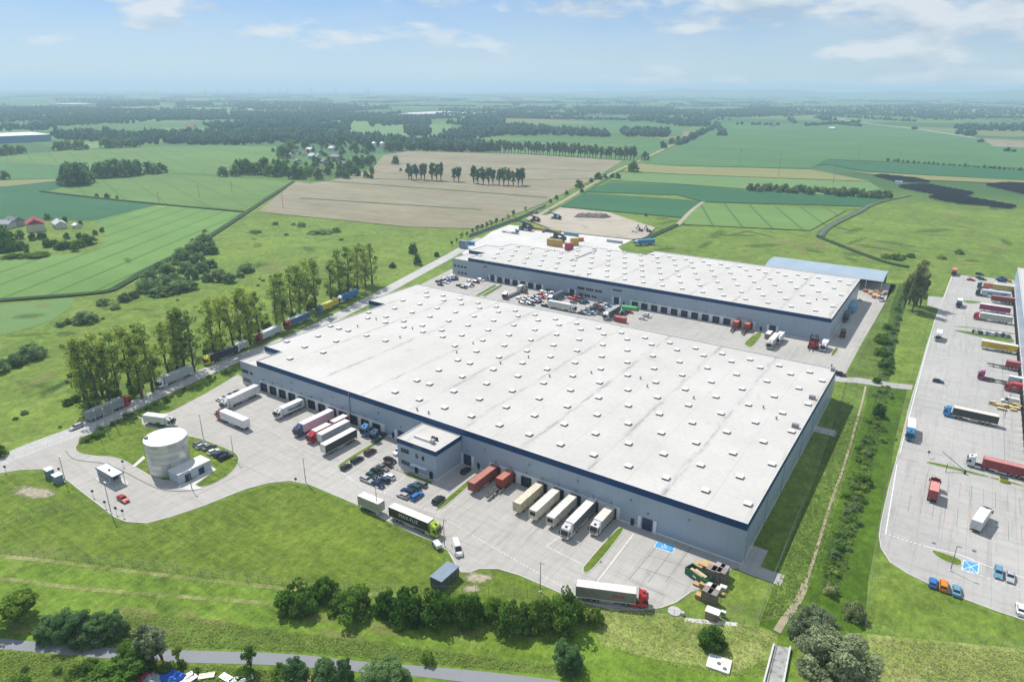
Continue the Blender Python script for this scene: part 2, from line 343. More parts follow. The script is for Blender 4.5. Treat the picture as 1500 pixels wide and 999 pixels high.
# field tracks and ditches
m_dirt = field_mat('sandy track', (0.28,0.25,0.18), (0.40,0.36,0.27), 0.0, None, None, 0, 0.3, (0.15,0.19,0.06))
def track(px, wd, mat, name, z): return ribbon(name, smooth_poly([tuple(G(*p)[:2]) for p in px], 2, False), wd, 0, z, mat)
track([(790,316),(835,290),(872,268),(905,250),(940,235),(985,213),(1030,193),(1052,184)], 14, m_verge, 'track_verge', 1.0*_fz[0]+0.08)
track([(790,316),(835,290),(872,268),(905,250),(940,235),(985,213),(1030,193),(1052,184)], 4, m_dirt, 'track', 1.0*_fz[0]+0.14)
m_dd = grass_mat('field ditch', (0.018,0.045,0.012), (0.045,0.085,0.02))
track([(0,441),(112,433),(160,428),(172,422),(216,396),(262,374),(300,352),(340,326),(385,296),(430,267)], 5, m_dd, 'field_ditch', _fz[0]+0.1)
track([(60,281),(135,290),(235,300),(355,311)], 4, m_dd, 'field_ditch', _fz[0]+0.1)
track([(1200,348),(1225,358),(1260,372),(1300,386),(1330,392)], 4, m_dd, 'field_ditch', _fz[0]+0.1)
track([(992,332),(1012,310),(1030,297)], 4, m_dirt, 'track', _fz[0]+0.1)
track([(945,351),(992,330)], 5, m_dd, 'field_ditch', _fz[0]+0.1)
m_far_road = paint((0.32,0.33,0.33), 0.9)
track([(1180,170),(1215,173),(1260,180),(1300,185),(1360,192),(1430,203)], 12, m_far_road, 'far_road', _fz[0]+0.1)

field([(-90,716),(0,697),(30,692),(62,691),(98,706),(148,745),(166,759),(215,769),(300,743),(395,710),(425,707),(455,713),(530,745),(640,798),(664,826),(700,836),(760,845),(850,886),(840,892),(660,876),(520,872),(400,861),(280,846),(150,830),(0,816),(-90,806)], m_lawn, 'lawn', 0.016)
# ------------------------------------------------------------------ near ground: berm, strips, paths
field([(-120,800),(0,812),(150,826),(280,842),(400,857),(520,868),(660,872),(830,880),(850,892),(960,897),(1110,917),(1150,905),(1170,935),(1160,1010),(700,1010),(0,1010),(-120,1000)], m_berm, 'river_berm', 0.012)
def band(a, b, mat, name, z): return struct(name, sheet_mesh(name, pix(a)+pix(b)[::-1], z), mat)
m_cream = grass_mat('dry seeding grass', (0.12,0.17,0.03), (0.26,0.29,0.09), (0.42,0.39,0.2), 0.5)
for px in ([(-60,807),(0,814),(80,822),(200,838),(320,851),(410,861),(470,868),(600,872)], [(-60,842),(0,847),(100,860),(200,869),(300,876),(400,884)]):
    track(px, 1.3, m_cream, 'dry_grass_line', 0.045)
field([(850,885),(960,897),(1110,917),(1140,930),(1135,960),(1080,985),(960,965),(880,945),(868,910)], m_rough, 'long_grass', 0.035)
field([(180,895),(300,905),(420,925),(560,940),(700,960),(830,975),(830,990),(700,978),(590,968),(430,954),(300,948),(170,945)], m_verge, 'verge_strip', 0.035)
field([(-120,950),(0,958),(150,970),(400,982),(600,1000),(700,1012),(-120,1012)], m_verge, 'verge_strip', 0.035)
field([(1270,928),(1500,950),(1510,1010),(1280,1010)], m_rough, 'long_grass', 0.033)
m_path = NT('path asphalt'); m_path.b.inputs['Roughness'].default_value = 0.85
m_path = m_path.done(m_path.mix(m_path.math('MULTIPLY', m_path.noise(0.5,6,0.7), 0.6), (0.25,0.26,0.28), (0.19,0.20,0.21)))
up = [(-60,926),(0,935),(90,943),(170,950),(300,953),(430,957),(500,966),(590,973),(700,982),(820,996),(900,1012)]
dn = [(-60,942),(0,951),(90,958),(165,965),(280,971),(400,973),(500,982),(590,988),(660,996),(740,1006),(790,1016)]
struct('footpath', sheet_mesh('footpath', smooth_poly(pix(up),2,False)+smooth_poly(pix(dn),2,False)[::-1], 0.05), m_path)
# strip between the two premises: long grass, ditch, trodden trail
field([(1112,915),(1155,800),(1195,700),(1228,600),(1240,556),(1330,568),(1312,640),(1298,720),(1285,780),(1272,850),(1266,925),(1170,940)], m_lawn_dark, 'meadow_strip', 0.02)
field([(1115,910),(1158,800),(1197,700),(1230,600),(1242,557),(1275,560),(1262,620),(1232,720),(1212,790),(1190,850),(1165,900)], m_verge, 'weed_strip', 0.03)
field([(1200,860),(1212,800),(1232,750),(1252,700),(1268,640),(1283,575),(1300,575),(1290,640),(1270,720),(1256,770),(1240,830),(1228,865)], m_ditch, 'ditch_bank', 0.04)
field([(1285,556),(1302,558),(1320,470),(1335,420),(1318,415),(1305,450)], m_ditch, 'ditch_bank', 0.04)
field([(1240,550),(1287,553),(1305,465),(1318,415),(1305,415),(1297,443),(1262,505)], m_verge, 'weed_strip', 0.03)
m_trail = field_mat('trodden earth', (0.26,0.23,0.15), (0.42,0.37,0.27), 0.0, None, None, 0, 0.3, (0.16,0.17,0.07))
track([(1268,566),(1264,585),(1257,610),(1246,650),(1234,690),(1222,722),(1212,752),(1200,792),(1190,825),(1180,855)], 0.7, m_trail, 'trail', 0.06)
track([(1180,855),(1172,875),(1160,893),(1148,908),(1138,925)], 1.6, m_trail, 'trail', 0.065)
wtr = smooth_poly([tuple(G(*p)[:2]) for p in [(1326,425),(1318,455),(1308,490),(1300,530),(1294,556)]],2,False)
ribbon('ditch_water', wtr, 1.6, 0, 0.07, m_creek)
def patch_mat(name, a, b, amt=0.9):
    s_ = NT(name); co = s_.n('ShaderNodeTexCoord').outputs['Object']; ln = s_.n('ShaderNodeVectorMath', operation='LENGTH'); s_.l(co, ln.inputs[0])
    f = s_.math('ADD', ln.outputs['Value'], s_.math('MULTIPLY', s_.math('SUBTRACT', s_.noise(0.5, 8, 0.75), 0.5), 1.9)); al = s_.math('MULTIPLY', s_.ramp(f, [(0.45,1.0),(0.85,0.0)]), amt)
    s_.l(al, s_.b.inputs['Alpha']); return s_.done(s_.ramp(s_.noise(0.8, 6, 0.7), [(0.35,a),(0.65,b)]))
m_bare = patch_mat('bare earth', (0.26,0.23,0.15), (0.50,0.45,0.34)); m_dryp = patch_mat('dry grass', (0.20,0.21,0.06), (0.34,0.33,0.13), 0.42); m_wet = patch_mat('rank grass', (0.035,0.085,0.010), (0.07,0.13,0.018), 0.35)
_pz = [0.05]
def patch(px, py, rx, ry, rz, mat, name):
    _pz[0] += 0.002; o = ob(name, mc_disc(), mat); p = G(px,py); o.location = (p.x,p.y,_pz[0]); o.scale = (rx,ry,1); o.rotation_euler = (0,0,rz); return tag(o, kind='structure')
_dk = []
def mc_disc():
    if not _dk: _dk.append(MB().add([(math.cos(2*PI*k/24),math.sin(2*PI*k/24),0) for k in range(24)],[tuple(range(24))]).mesh('patch'))
    return _dk[0]
patch(50,721,9,3.5,0.3,m_bare,'bare_earth'); patch(700,846,4.5,2.6,0.5,m_bare,'bare_earth'); patch(690,862,3,1.5,0.5,m_bare,'bare_earth')
for k in range(26):
    x, y = rng.uniform(0,900), rng.uniform(885,930)
    patch(x, y, rng.uniform(3,9), rng.uniform(.8,1.8), -BERM+rng.normal(0,.1), m_dryp, 'grass_patch')
for k in range(80):
    x, y = rng.uniform(0,620), rng.uniform(330,640)
    if y > 640-x*.47 or y < 450-x*.4: continue
    patch(x, y, rng.uniform(4,16), rng.uniform(2,6), rng.uniform(0,3), m_dryp if rng.uniform() < .5 else m_wet, 'grass_patch')
for k in range(60):
    x, y = rng.uniform(940,1500), rng.uniform(300,395); patch(x, y, rng.uniform(8,30), rng.uniform(3,9), rng.uniform(0,3), m_dryp if rng.uniform() < .5 else m_wet, 'grass_patch')

# ------------------------------------------------------------------ roads and yards
def paving(name, base, dark, warm, slab=None, rot=0.0):
    s = NT(name); s.b.inputs['Roughness'].default_value = 0.85
    a = s.noise(0.03, 5, 0.6); b = s.noise(0.4, 5, 0.65); st = s.noise(1.0, 5, 0.7, s.vec(0.2,(0.02,0.3,1)))
    col = s.ramp(s.math('ADD', s.math('MULTIPLY',a,0.6), s.math('MULTIPLY',b,0.4)), [(0.36,dark),(0.62,base)])
    col = s.mix(s.ramp(st, [(0.5,0.0),(0.75,0.35)]), col, warm)
    tk = s.noise(1.0, 6, 0.75, s.vec(0.0,(0.55,0.035,1))); col = s.mix(s.ramp(tk, [(0.52,0.0),(0.66,0.55)]), col, tuple(c*0.72 for c in dark))
    tk = s.noise(1.0, 6, 0.75, s.vec(-0.33,(0.03,0.5,1))); col = s.mix(s.ramp(tk, [(0.53,0.0),(0.67,0.5)]), col, tuple(c*0.75 for c in dark))
    pt = s.ramp(s.noise(0.045, 3, 0.5, dist=0.2), [(0.55,0.0),(0.57,0.22)]); col = s.mix(pt, col, tuple(c*0.82 for c in base))
    sp = s.noise(0.22, 6, 0.8, dist=0.5); col = s.mix(s.ramp(sp, [(0.64,0.0),(0.73,0.6)]), col, tuple(c*0.55 for c in dark))
    if slab:
        o = s.xyz(s.vec(rot)); g = s.math('MAXIMUM', s.line(o[0], slab, 0.10), s.line(o[1], slab, 0.10)); col = s.mix(s.math('MULTIPLY', g, 0.5), col, tuple(c*0.55 for c in dark))
    return s.done(col, b, 0.15, 0.05)
m_yard = paving('concrete block paving', (0.46,0.44,0.41), (0.355,0.342,0.322), (0.49,0.46,0.41), 6.0)
m_yard3 = paving('pale concrete paving', (0.45,0.44,0.42), (0.355,0.348,0.335), (0.48,0.455,0.41), 5.5)
m_backyard = paving('bright concrete slab', (0.66,0.64,0.62), (0.54,0.53,0.51), (0.66,0.62,0.58), 8.0)
m_road = paving('road slabs', (0.52,0.51,0.50), (0.38,0.38,0.37), (0.56,0.54,0.50), 3.0, 0.45)
m_kerb = paint((0.52,0.51,0.49), 0.9)
m_line = paint((0.74,0.74,0.72), 0.7, 0, 0.25); m_blue = paint((0.055,0.32,0.62), 0.7, 0, 0.1); m_faint = paint((0.52,0.51,0.49), 0.8, 0, 0.3); m_seam = paint((0.14,0.14,0.14), 0.9); m_redline = paint((0.42,0.17,0.15), 0.8)
lower = [(-80,712),(0,693),(30,688),(62,687),(80,693),(100,704),(125,724),(150,743),(166,756),(185,764),(215,766),(250,757),(300,740),(360,716),(395,707),(425,704),(455,710),(490,725),(530,742),(570,764),(610,783),(640,795),(656,806),(666,824),(676,838),(688,838),(702,833),(730,833),(760,842),(800,859),(850,881),(900,893),(940,893),(968,890),(990,882),(1010,868)]
yard_px = lower+[(1030,861),(1056,862),(1071,833),(1100,832),(1000,700),(420,560),(355,553),(349,548),(300,577),(250,603),(228,609),(205,611),(150,600),(100,628),(45,655),(12,671),(0,678),(-80,700)]
struct('yard', sheet_mesh('yard', pix(yard_px), 0.03), m_yard)
ribbon('kerb', pix(lower), 0.28, 0, 0.12, m_kerb)
rd = [(-80,692),(0,676),(60,650),(112,632),(150,614),(200,592),(250,568),(300,545),(350,524),(400,506),(440,490),(490,466),(540,440),(580,418),(622,395),(665,372),(690,357),(705,349)]
rdl = smooth_poly([tuple(G(*p)[:2]) for p in rd], 2, False)
ribbon('truck_road', rdl, 8.0, 0, 0.045, m_road)
# apron, concrete pads and yard behind the big warehouse
struct('yard', sheet_mesh('yard', pix([(612,419),(640,405),(664,393),(690,375),(1200,440),(1262,412),(1300,416),(1312,418),(1297,443),(1262,503),(1238,548),(1225,556),(1200,545),(700,440)]), 0.03), m_yard)
struct('yard', sheet_mesh('yard', pix([(676,372),(694,358),(720,340),(746,330),(772,333),(830,337),(928,345),(927,352),(905,362),(930,385),(850,385),(700,385)]), 0.25), m_backyard)
struct('crossing_road', sheet_mesh('crossing_road', pix([(1222,553),(1255,553),(1300,560),(1337,564),(1336,571),(1300,568),(1255,561),(1224,559)]), 0.075), m_yard3)
yard3 = [(1396,402),(1510,413),(1560,420),(1560,940),(1500,908),(1455,893),(1415,878),(1375,862),(1330,840),(1305,824),(1291,803),(1288,785),(1291,765),(1302,715),(1318,655),(1332,595),(1346,548),(1358,505),(1368,475),(1382,438)]
struct('yard', sheet_mesh('yard', pix(yard3), 0.03), m_yard3)
ribbon('kerb', pix(yard3[4:]+[yard3[0]]), 0.3, 0, 0.12, m_kerb)
struct('yard', sheet_mesh('yard', pix([(1386,436),(1360,434),(1358,447),(1376,453)]), 0.06), m_yard3)
def island(px, mat=m_lawn, sm=1):
    p = smooth_poly(pix(px), sm); struct('kerb', MB().prism(p, 0, 0.13).mesh('kerb'), m_kerb)
    return struct('grass_island', sheet_mesh('grass_island', inset(p, 0.22), 0.14), mat)
def za(ox, oy, sc, pts): return [(ox+x/sc, oy+y/sc) for x, y in pts]
island(za(100,540,4.993,[(42,590),(70,540),(150,480),(330,390),(430,340),(540,352),(548,420),(650,437),(860,485),(1000,520),(1190,595),(1250,635),(1250,690),(1190,770),(1070,845),(965,872),(900,850),(800,830),(640,810),(520,740),(470,712),(400,668),(300,642),(180,640),(90,625)]))
island(za(400,540,4.993,[(462,725),(490,690),(660,585),(800,505),(830,505),(770,550),(600,650),(500,725)]))
island(za(480,620,4.993,[(780,632),(850,560),(1080,370),(1110,372),(1110,395),(1000,490),(880,595),(820,635)]))
island(za(820,720,4.54,[(148,520),(160,490),(370,250),(415,235),(435,250),(330,390),(205,535),(165,545)]))
island(za(1050,400,5.77,[(222,600),(250,570),(320,510),(385,500),(375,540),(310,620),(270,632)]))
island(za(1050,400,5.77,[(955,705),(985,640),(1030,625),(1025,660),(990,700)]))
island(za(1050,400,5.77,[(1195,205),(1245,240),(1195,240)]))
for px in ([(694,434),(724,417),(728,419),(699,436)], [(705,433),(733,417),(737,419),(711,435)]): island(px, m_verge, 0)
_wo = za(100,540,4.993,[(-20,600),(20,655),(100,676),(250,690),(330,716),(430,764),(540,824),(640,872),(700,888),(800,898),(900,893),(975,878)]); _wi = za(100,540,4.993,[(30,590),(60,612),(110,632),(260,645),(360,660),(440,700),(540,750),(640,800),(720,825),(800,838),(900,845),(960,862)])
struct('walk', MB().prism(smooth_poly(pix(_wo),2,False)+smooth_poly(pix(_wi),2,False)[::-1],0,0.125).mesh('walk'), m_yard); ribbon('kerb', smooth_poly(pix(_wo),2,False), 0.22, 0, 0.15, paint((0.22,0.215,0.21),.9))
# concrete walk across the lawn by the tank and the pads beside the big warehouse
struct('walk', sheet_mesh('walk', pix(za(100,540,4.993,[(465,715),(550,640),(565,655),(490,720)])), 0.16), m_backyard)
struct('walk', sheet_mesh('walk', pix(za(100,540,4.993,[(795,862),(900,820),(1050,715),(1085,740),(930,850),(985,880),(900,890),(820,880)])), 0.165), m_backyard)
struct('pad', sheet_mesh('pad', [(-29.3,144.6),(-19.5,144.6),(-19.5,149.0),(-25.3,149.0),(-25.3,156.5),(-29.3,156.5)], 0.06), m_yard3)
struct('pad', sheet_mesh('pad', [(-29.3,231.5),(-22.5,231.5),(-22.5,236.5),(-29.3,236.5)], 0.06), m_yard3)
# islands of the right-hand yard
for px in (za(1380,460,10,[(130,180),(300,180),(500,205),(750,240),(1100,290),(1100,305),(700,245),(480,215)]), za(1380,460,10,[(120,232),(300,245),(640,290),(1060,365),(1060,430),(900,412),(600,350),(380,300)]),
           za(1380,390,12.48,[(360,630),(520,628),(740,655),(720,668),(560,690),(420,670)]), za(1380,390,12.48,[(900,690),(1330,715),(1330,750),(1000,700)]),
           za(1300,540,6.245,[(330,852),(400,850),(640,905),(940,985),(920,1000),(640,935),(400,880)]), za(1300,540,6.245,[(940,985),(1249,1062),(1249,1085),(920,1000)]),
           za(1280,680,4.54,[(372,572),(410,570),(590,630),(585,685),(500,660),(420,620)]), za(1380,390,12.48,[(470,190),(560,175),(640,185),(640,205),(560,200),(480,210)])):
    island(px, m_verge if px[0][1] < 600 else m_lawn, 1)
# painted markings
def mark(pts, wd=0.15, mat=m_line, z=0.036, name='marking'): return ribbon(name, [tuple(p) for p in pts], wd, 0, z, mat)
def dashes(a, b, n, wd=0.2, mat=m_line, fill=0.5):
    mb = MB(); a = Vector(a); b = Vector(b); d = (b-a)/n; t = d.normalized(); s_ = Vector((-t.y,t.x))*wd/2
    for i in range(n):
        p = a+d*i; q = p+d*fill; mb.add([(*(p-s_),0.037),(*(q-s_),0.037),(*(q+s_),0.037),(*(p+s_),0.037)], [(0,1,2,3)])
    return tag(mb.build('marking', mat), kind='structure')
P2 = lambda x, y: tuple(G(x,y)[:2])
mark([P2(1314,680),P2(1297,783)], 0.25); mark([P2(1369,470),P2(1348,548),P2(1318,664)], 0.25); mark([P2(1394,405),P2(1369,470)],0.25)
dashes(P2(1302,783), P2(1352,799), 8, 0.35); mark([P2(1352,799),P2(1405,812),P2(1450,830),P2(1500,846)], 0.25)
dashes(P2(1436,842), P2(1500,866), 6, 0.2)
mark([P2(1314,668),P2(1346,677)], 0.3, m_redline)
mark([(25.2,240),(25.2,350)], 0.12, m_seam)
for i in range(22): mark([(25.3,230+i*5.5-2.75),(30.6,230+i*5.5-2.75)], 0.14, m_seam)
for i in range(12):
    for j in range(2): mark([(2.5+i*2.9, 196+j*16),(2.5+i*2.9, 206+j*16)], 0.10, m_redline if (i+j) % 2 else m_seam)
mark([P2(875,851),P2(928,782)], 0.2)
for a, b in [((975,852),(1013,800)),((921,849),(962,800)),((949,853),(985,806)),((921,849),(975,872)),((935,831),(990,848)),((950,813),(1000,828))]: mark([P2(*a),P2(*b)], 0.12, m_seam)
dashes(P2(640,754), P2(846,872), 46, 0.16); dashes(P2(470,686), P2(640,752), 30, 0.12)
dashes(P2(334,580), P2(470,683), 40, 0.10)
mark([P2(499,690),P2(530,713),P2(560,722)],0.12); mark([P2(562,722),P2(594,697)],0.12); mark([P2(642,750),P2(690,700)],0.12); mark([P2(800,800),P2(853,826)],0.15); mark([P2(820,786),P2(800,800)],0.12)
for i in range(24):
    if not 9 <= i <= 17: mark([(-225.4+21+5.5*i-.0, 128),(-225.4+21+5.5*i, 144)], 0.09, m_faint)
for x in (57,62.5,68): pass
def bay(corners, px_sym, z=0.036, cross=False):
    c = [Vector((*p,0)) for p in corners]; struct('marking', sheet_mesh('marking', [tuple(p[:2]) for p in c], z), m_blue)
    loop = [tuple(p[:2]) for p in inset([tuple(q[:2]) for q in c], 0.15)]; mark(loop+[loop[0]], 0.22, z=z+0.004)
    if cross:
        mark([loop[0],loop[2]],0.2,z=z+0.008); mark([loop[1],loop[3]],0.2,z=z+0.012)
    o = Vector(px_sym); ex = (c[1]-c[0]).normalized(); ey = Vector((-ex.y,ex.x,0)); Q = lambda a,b: tuple((Vector((o.x,o.y,0))+ex*a+ey*b)[:2])
    wheel = [Q(0.45*math.cos(t)-.05, 0.45*math.sin(t)-.3) for t in np.linspace(2.2,6.6,14)]
    mark(wheel,0.14,z=z+0.016); mark([Q(-0.05,0.75),Q(0,0.15),Q(0.5,0.1),Q(0.75,-0.5)],0.16,z=z+0.018); struct('marking', MB().cyl((*Q(-0.08,1.05),z+0.016),(*Q(-0.08,1.05),z+0.02),0.2).mesh('marking'), m_line)
bay([P2(957,801),P2(985,810),P2(990,799),P2(963,792)], P2(973,800))
bay([P2(1408,834),P2(1433,841),P2(1435,826),P2(1411,819)], P2(1421,836), cross=True)
for px, py, r_ in ((1368,795.5,0.5),(1427,807,0.55),(880,823,0.4)): struct('manhole', MB().cyl((*P2(px,py),0),(*P2(px,py),0.045),r_,n=16).mesh('manhole'), paint((0.07,0.13,0.2),0.7) if px > 1000 else m_seam)

# ------------------------------------------------------------------ buildings
def roof_mat(name, x0, y0, period, phase, seed=0.0):
    s = NT(name); s.b.inputs['Roughness'].default_value = 0.7
    mp = s.n('ShaderNodeMapping'); mp.inputs['Location'].default_value = (-x0,-y0,seed); s.l(s.pos, mp.inputs[0]); v = mp.outputs[0]; o = s.xyz(v)
    a = s.noise(0.05, 5, 0.6, v); b = s.noise(0.6, 5, 0.7, v)
    col = s.ramp(s.math('ADD', s.math('MULTIPLY',a,0.6), s.math('MULTIPLY',b,0.4)), [(0.35,(0.48,0.463,0.438)),(0.62,(0.57,0.552,0.525))])
    wob = s.math('MULTIPLY', s.math('SUBTRACT', s.noise(0.3,4,0.7,v), 0.5), 1.6)
    xx = s.math('ADD', o[0], wob)
    d = s.math('ABSOLUTE', s.math('SUBTRACT', s.math('MODULO', s.math('ADD', xx, period*6-phase+period/2), period), period/2))
    near = s.ramp(s.math('DIVIDE', d, 1.6), [(0.0,1.0),(0.35,0.5),(1.0,0.0)])
    sv = s.n('ShaderNodeMapping'); sv.inputs['Scale'].default_value = (0.5,0.10,1); s.l(v, sv.inputs[0])
    st = s.ramp(s.noise(1.0, 6, 0.75, sv.outputs[0]), [(0.46,0.0),(0.64,1.0)])
    col = s.mix(s.math('MULTIPLY', s.math('MULTIPLY', near, st), 0.75), col, (0.13,0.13,0.125))
    ln = s.line(o[0], period/2, 0.10, period*6-phase); col = s.mix(s.math('MULTIPLY', ln, 0.6), col, (0.25,0.25,0.25))
    rb = s.line(o[1], 2.05, 0.16); col = s.mix(s.math('MULTIPLY', rb, s.math('MULTIPLY', a, 0.55)), col, (0.36,0.36,0.36))
    dirt = s.ramp(s.noise(0.16, 7, 0.8, v, 0.6), [(0.58,0.0),(0.70,0.55)]); col = s.mix(dirt, col, (0.36,0.33,0.285))
    pool = s.ramp(s.noise(0.035, 6, 0.65, v, 0.3), [(0.5,0.0),(0.62,0.28)]); col = s.mix(pool, col, (0.55,0.545,0.53))
    return s.done(col, rb, 0.1, 0.05)
def wall_mat(name, a=(0.335,0.41,0.50), joint=6.0, x0=0.0):
    s = NT(name); s.b.inputs['Roughness'].default_value = 0.38; s.b.inputs['Specular IOR Level'].default_value = 0.5; o = s.xyz()
    n = s.noise(0.08, 4, 0.6); col = s.ramp(n, [(0.35,tuple(c*0.9 for c in a)),(0.65,a)])
    j = s.math('MAXIMUM', s.line(s.math('SUBTRACT', o[0], x0), joint, 0.09, 600), s.line(o[1], joint, 0.09, 600)); col = s.mix(s.math('MULTIPLY', j, 0.4), col, tuple(c*0.45 for c in a))
    k = s.math('MAXIMUM', s.line(o[0], 1.0, 0.05, 600), s.line(o[1], 1.0, 0.05, 600)); col = s.mix(s.math('MULTIPLY', k, 0.18), col, tuple(c*0.6 for c in a))
    return s.done(col, k, 0.15, 0.03)
m_wall = wall_mat('silver grey cladding', x0=-225.4); m_wall2 = wall_mat('silver cladding', (0.43,0.50,0.57), 5.5); m_fascia = paint((0.004,0.045,0.15), 0.5, 0, 0.15, 0.25)
m_plinth = paint((0.74,0.76,0.78), 0.8); m_white = paint((0.72,0.73,0.74), 0.5, 0, 0.1); m_offwhite = paint((0.62,0.62,0.60), 0.5, 0, 0.15)
m_door = paint((0.012,0.03,0.085), 0.4, 0, 0.2); m_dark = paint((0.015,0.016,0.018), 0.7); m_glassd = paint((0.02,0.03,0.04), 0.08, 0, 0.2); m_sky = paint((0.80,0.81,0.82), 0.45, 0, 0.05); m_steel = paint((0.35,0.36,0.37), 0.45, 0.6, 0.2); m_grey = paint((0.22,0.225,0.23), 0.6)
def dock(parent, x, y, z0=0.06, z1=3.15, wd=3.3, dirn=(0,-1), gate=False):
    """a dock door with its dark shelter frame, on a wall that faces dirn"""
    def bx(mb, a0, a1, d0, d1, zz0, zz1):
        if dirn == (0,-1): mb.box(x+a0, x+a1, y-d1, y-d0, zz0, zz1)
        else: mb.box(x-d1, x-d0, y+a0, y+a1, zz0, zz1)
    mb = MB(); bx(mb, -wd/2+.35, wd/2-.35, 0.085, 0.13, z0+.35 if not gate else z0, z1-.35 if not gate else z1-.1); d = mb.build('dock_door' if not gate else 'roller_gate', m_door, parent)
    mb = MB()
    if gate:
        bx(mb, -wd/2-.9, -wd/2, 0.05, 0.35, z0, z1+.1); mb.build('gate_jamb', m_white, d); mb = MB(); bx(mb, wd/2, wd/2+.9, 0.05, 0.35, z0, z1+.1); mb.build('gate_jamb', m_white, d); return
    for q in ((-wd/2, -wd/2+.42, z0, z1), (wd/2-.42, wd/2, z0, z1), (-wd/2+.42, wd/2-.42, z1-.45, z1)): bx(mb, q[0], q[1], 0.085, 0.55, q[2], q[3])
    bx(mb, -wd/2+.5, wd/2-.5, 0.085, 0.5, z0, z0+.33); mb.build('dock_shelter', m_dark, d)
def piers(parent, xs, x0, x1, y, zt, wd=3.3, dirn=(0,-1)):
    mb = MB(); edges = [x0]
    for x in xs: edges += [x-wd/2, x+wd/2]
    edges.append(x1)
    def bx(a, b, z0, z1):
        if dirn == (0,-1): mb.box(a, b, y-0.08, y-0.012, z0, z1)
        else: mb.box(y-0.08, y-0.012, a, b, z0, z1)
    for i in range(0, len(edges), 2):
        if edges[i+1] > edges[i]: bx(edges[i], edges[i+1], 0.02, 3.2)
    bx(x0, x1, 3.203, zt); return mb.build('dock_surround', m_white, parent)
def window(parent, x0, x1, z0, z1, y, frame=m_steel, dirn=(0,-1)):
    mb = MB(); mb.box(x0, x1, y-0.06, y-0.01, z0, z1); wdw = mb.build('window', frame, parent); n = max(1, round((x1-x0)/1.3)); w_ = (x1-x0)/n; mb = MB()
    for i in range(n): mb.box(x0+i*w_+.07, x0+(i+1)*w_-.07, y-0.09, y-0.063, z0+.08, z1-.08)
    mb.build('pane', m_glassd, wdw)
def sky_mesh(sz=1.95):
    h = sz/2; cb = MB().box(-h*.93,h*.93,-h*.93,h*.93,0,.46).mesh('curb')
    mb = MB(); mb.loft([[(-h,-h,.462),(h,-h,.462),(h,h,.462),(-h,h,.462)], [(-h,-h,.53),(h,-h,.53),(h,h,.53),(-h,h,.53)], [(-h*.8,-h*.8,.63),(h*.8,-h*.8,.63),(h*.8,h*.8,.63),(-h*.8,h*.8,.63)]]); return mb.mesh('skylight'), cb
SKM, SKC = sky_mesh()
m_curb_shade = paint((0.10,0.105,0.11), 0.7)  # dark curb colour paints in the shadow edge below each skylight dome
def skylights(parent, pts, z):
    pts = sorted(pts, key=lambda p: p[0]**2+p[1]**2)
    for x, y in pts[:98]:
        o = ob('skylight', SKM, m_sky, parent); o.location = (x, y, z); ob('curb', SKC, m_curb_shade, o)
    for nm_, me_, mt_ in (('skylights', SKM, m_sky), ('skylight_curbs', SKC, m_curb_shade)):
        mb = MB(); vs = [tuple(v.co) for v in me_.vertices]; fs = [tuple(p.vertices) for p in me_.polygons]
        for x, y in pts[98:]: mb.add([(a+x,b+y,c+z) for a,b,c in vs], fs)
        if pts[98:]: tag(mb.build(nm_, mt_, parent), kind='stuff')
def vents(parent, pts, z):
    for px, py in pts:
        p = G(px, py, z); o = MB().cyl((p.x,p.y,z-.05),(p.x,p.y,z+.7),0.22,n=8).cyl((p.x,p.y,z+.7),(p.x,p.y,z+.9),0.42,0.3,n=8).build('roof_vent', m_grey, parent)
def rimmed_roof(parent, poly, z, mat, par=0.35, pw=0.35, parmat=None):
    ob('roof', sheet_mesh('roof', inset(poly, 0.02), z), mat, parent); mb = MB(); ii = inset(poly, pw); n = len(poly)
    for i in range(n):
        j = (i+1) % n; a, b, c, d = poly[i], poly[j], ii[j], ii[i]
        mb.add([(*a,z+par),(*b,z+par),(*c,z+par),(*d,z+par),(*d,z-.1),(*c,z-.1)], [(0,1,2,3),(3,2,5,4)])
    mb.build('parapet', parmat or m_offwhite, parent)
def lamp_row(parent, pts, y):
    for x, z in pts: MB().box(x-.22,x+.22,y-.32,y-.005,z-.18,z+.18).build('wall_lamp', m_grey, parent)

# --- the big warehouse in front
W1 = thing('warehouse', 'large silver grey warehouse with broad flat white roof of skylights and navy fascia, in front', 'warehouse', (0,0,0))
X1, Y1, XR, YB, H1 = -225.4, 147.2, -29.3, 264.4, 11.9
out1 = [(X1+10.6,Y1),(XR,Y1),(XR,YB),(X1-10.8,YB),(X1-10.8,228.4),(X1,228.4),(X1,Y1+11.8),(X1+10.6,Y1+11.8)]
MB().prism(out1, 0, H1-2.0).build('wall', m_wall, W1)
def fascia(parent, poly, z0, z1, off=0.06, mat=None):
    o = inset(poly, -off); n = len(poly); mb = MB()
    for i in range(n):
        j = (i+1) % n; mb.add([(*o[i],z0),(*o[j],z0),(*o[j],z1),(*o[i],z1),(*poly[i],z1),(*poly[j],z1)], [(0,1,2,3),(3,2,5,4)])
    return mb.build('fascia', mat or m_fascia, parent)
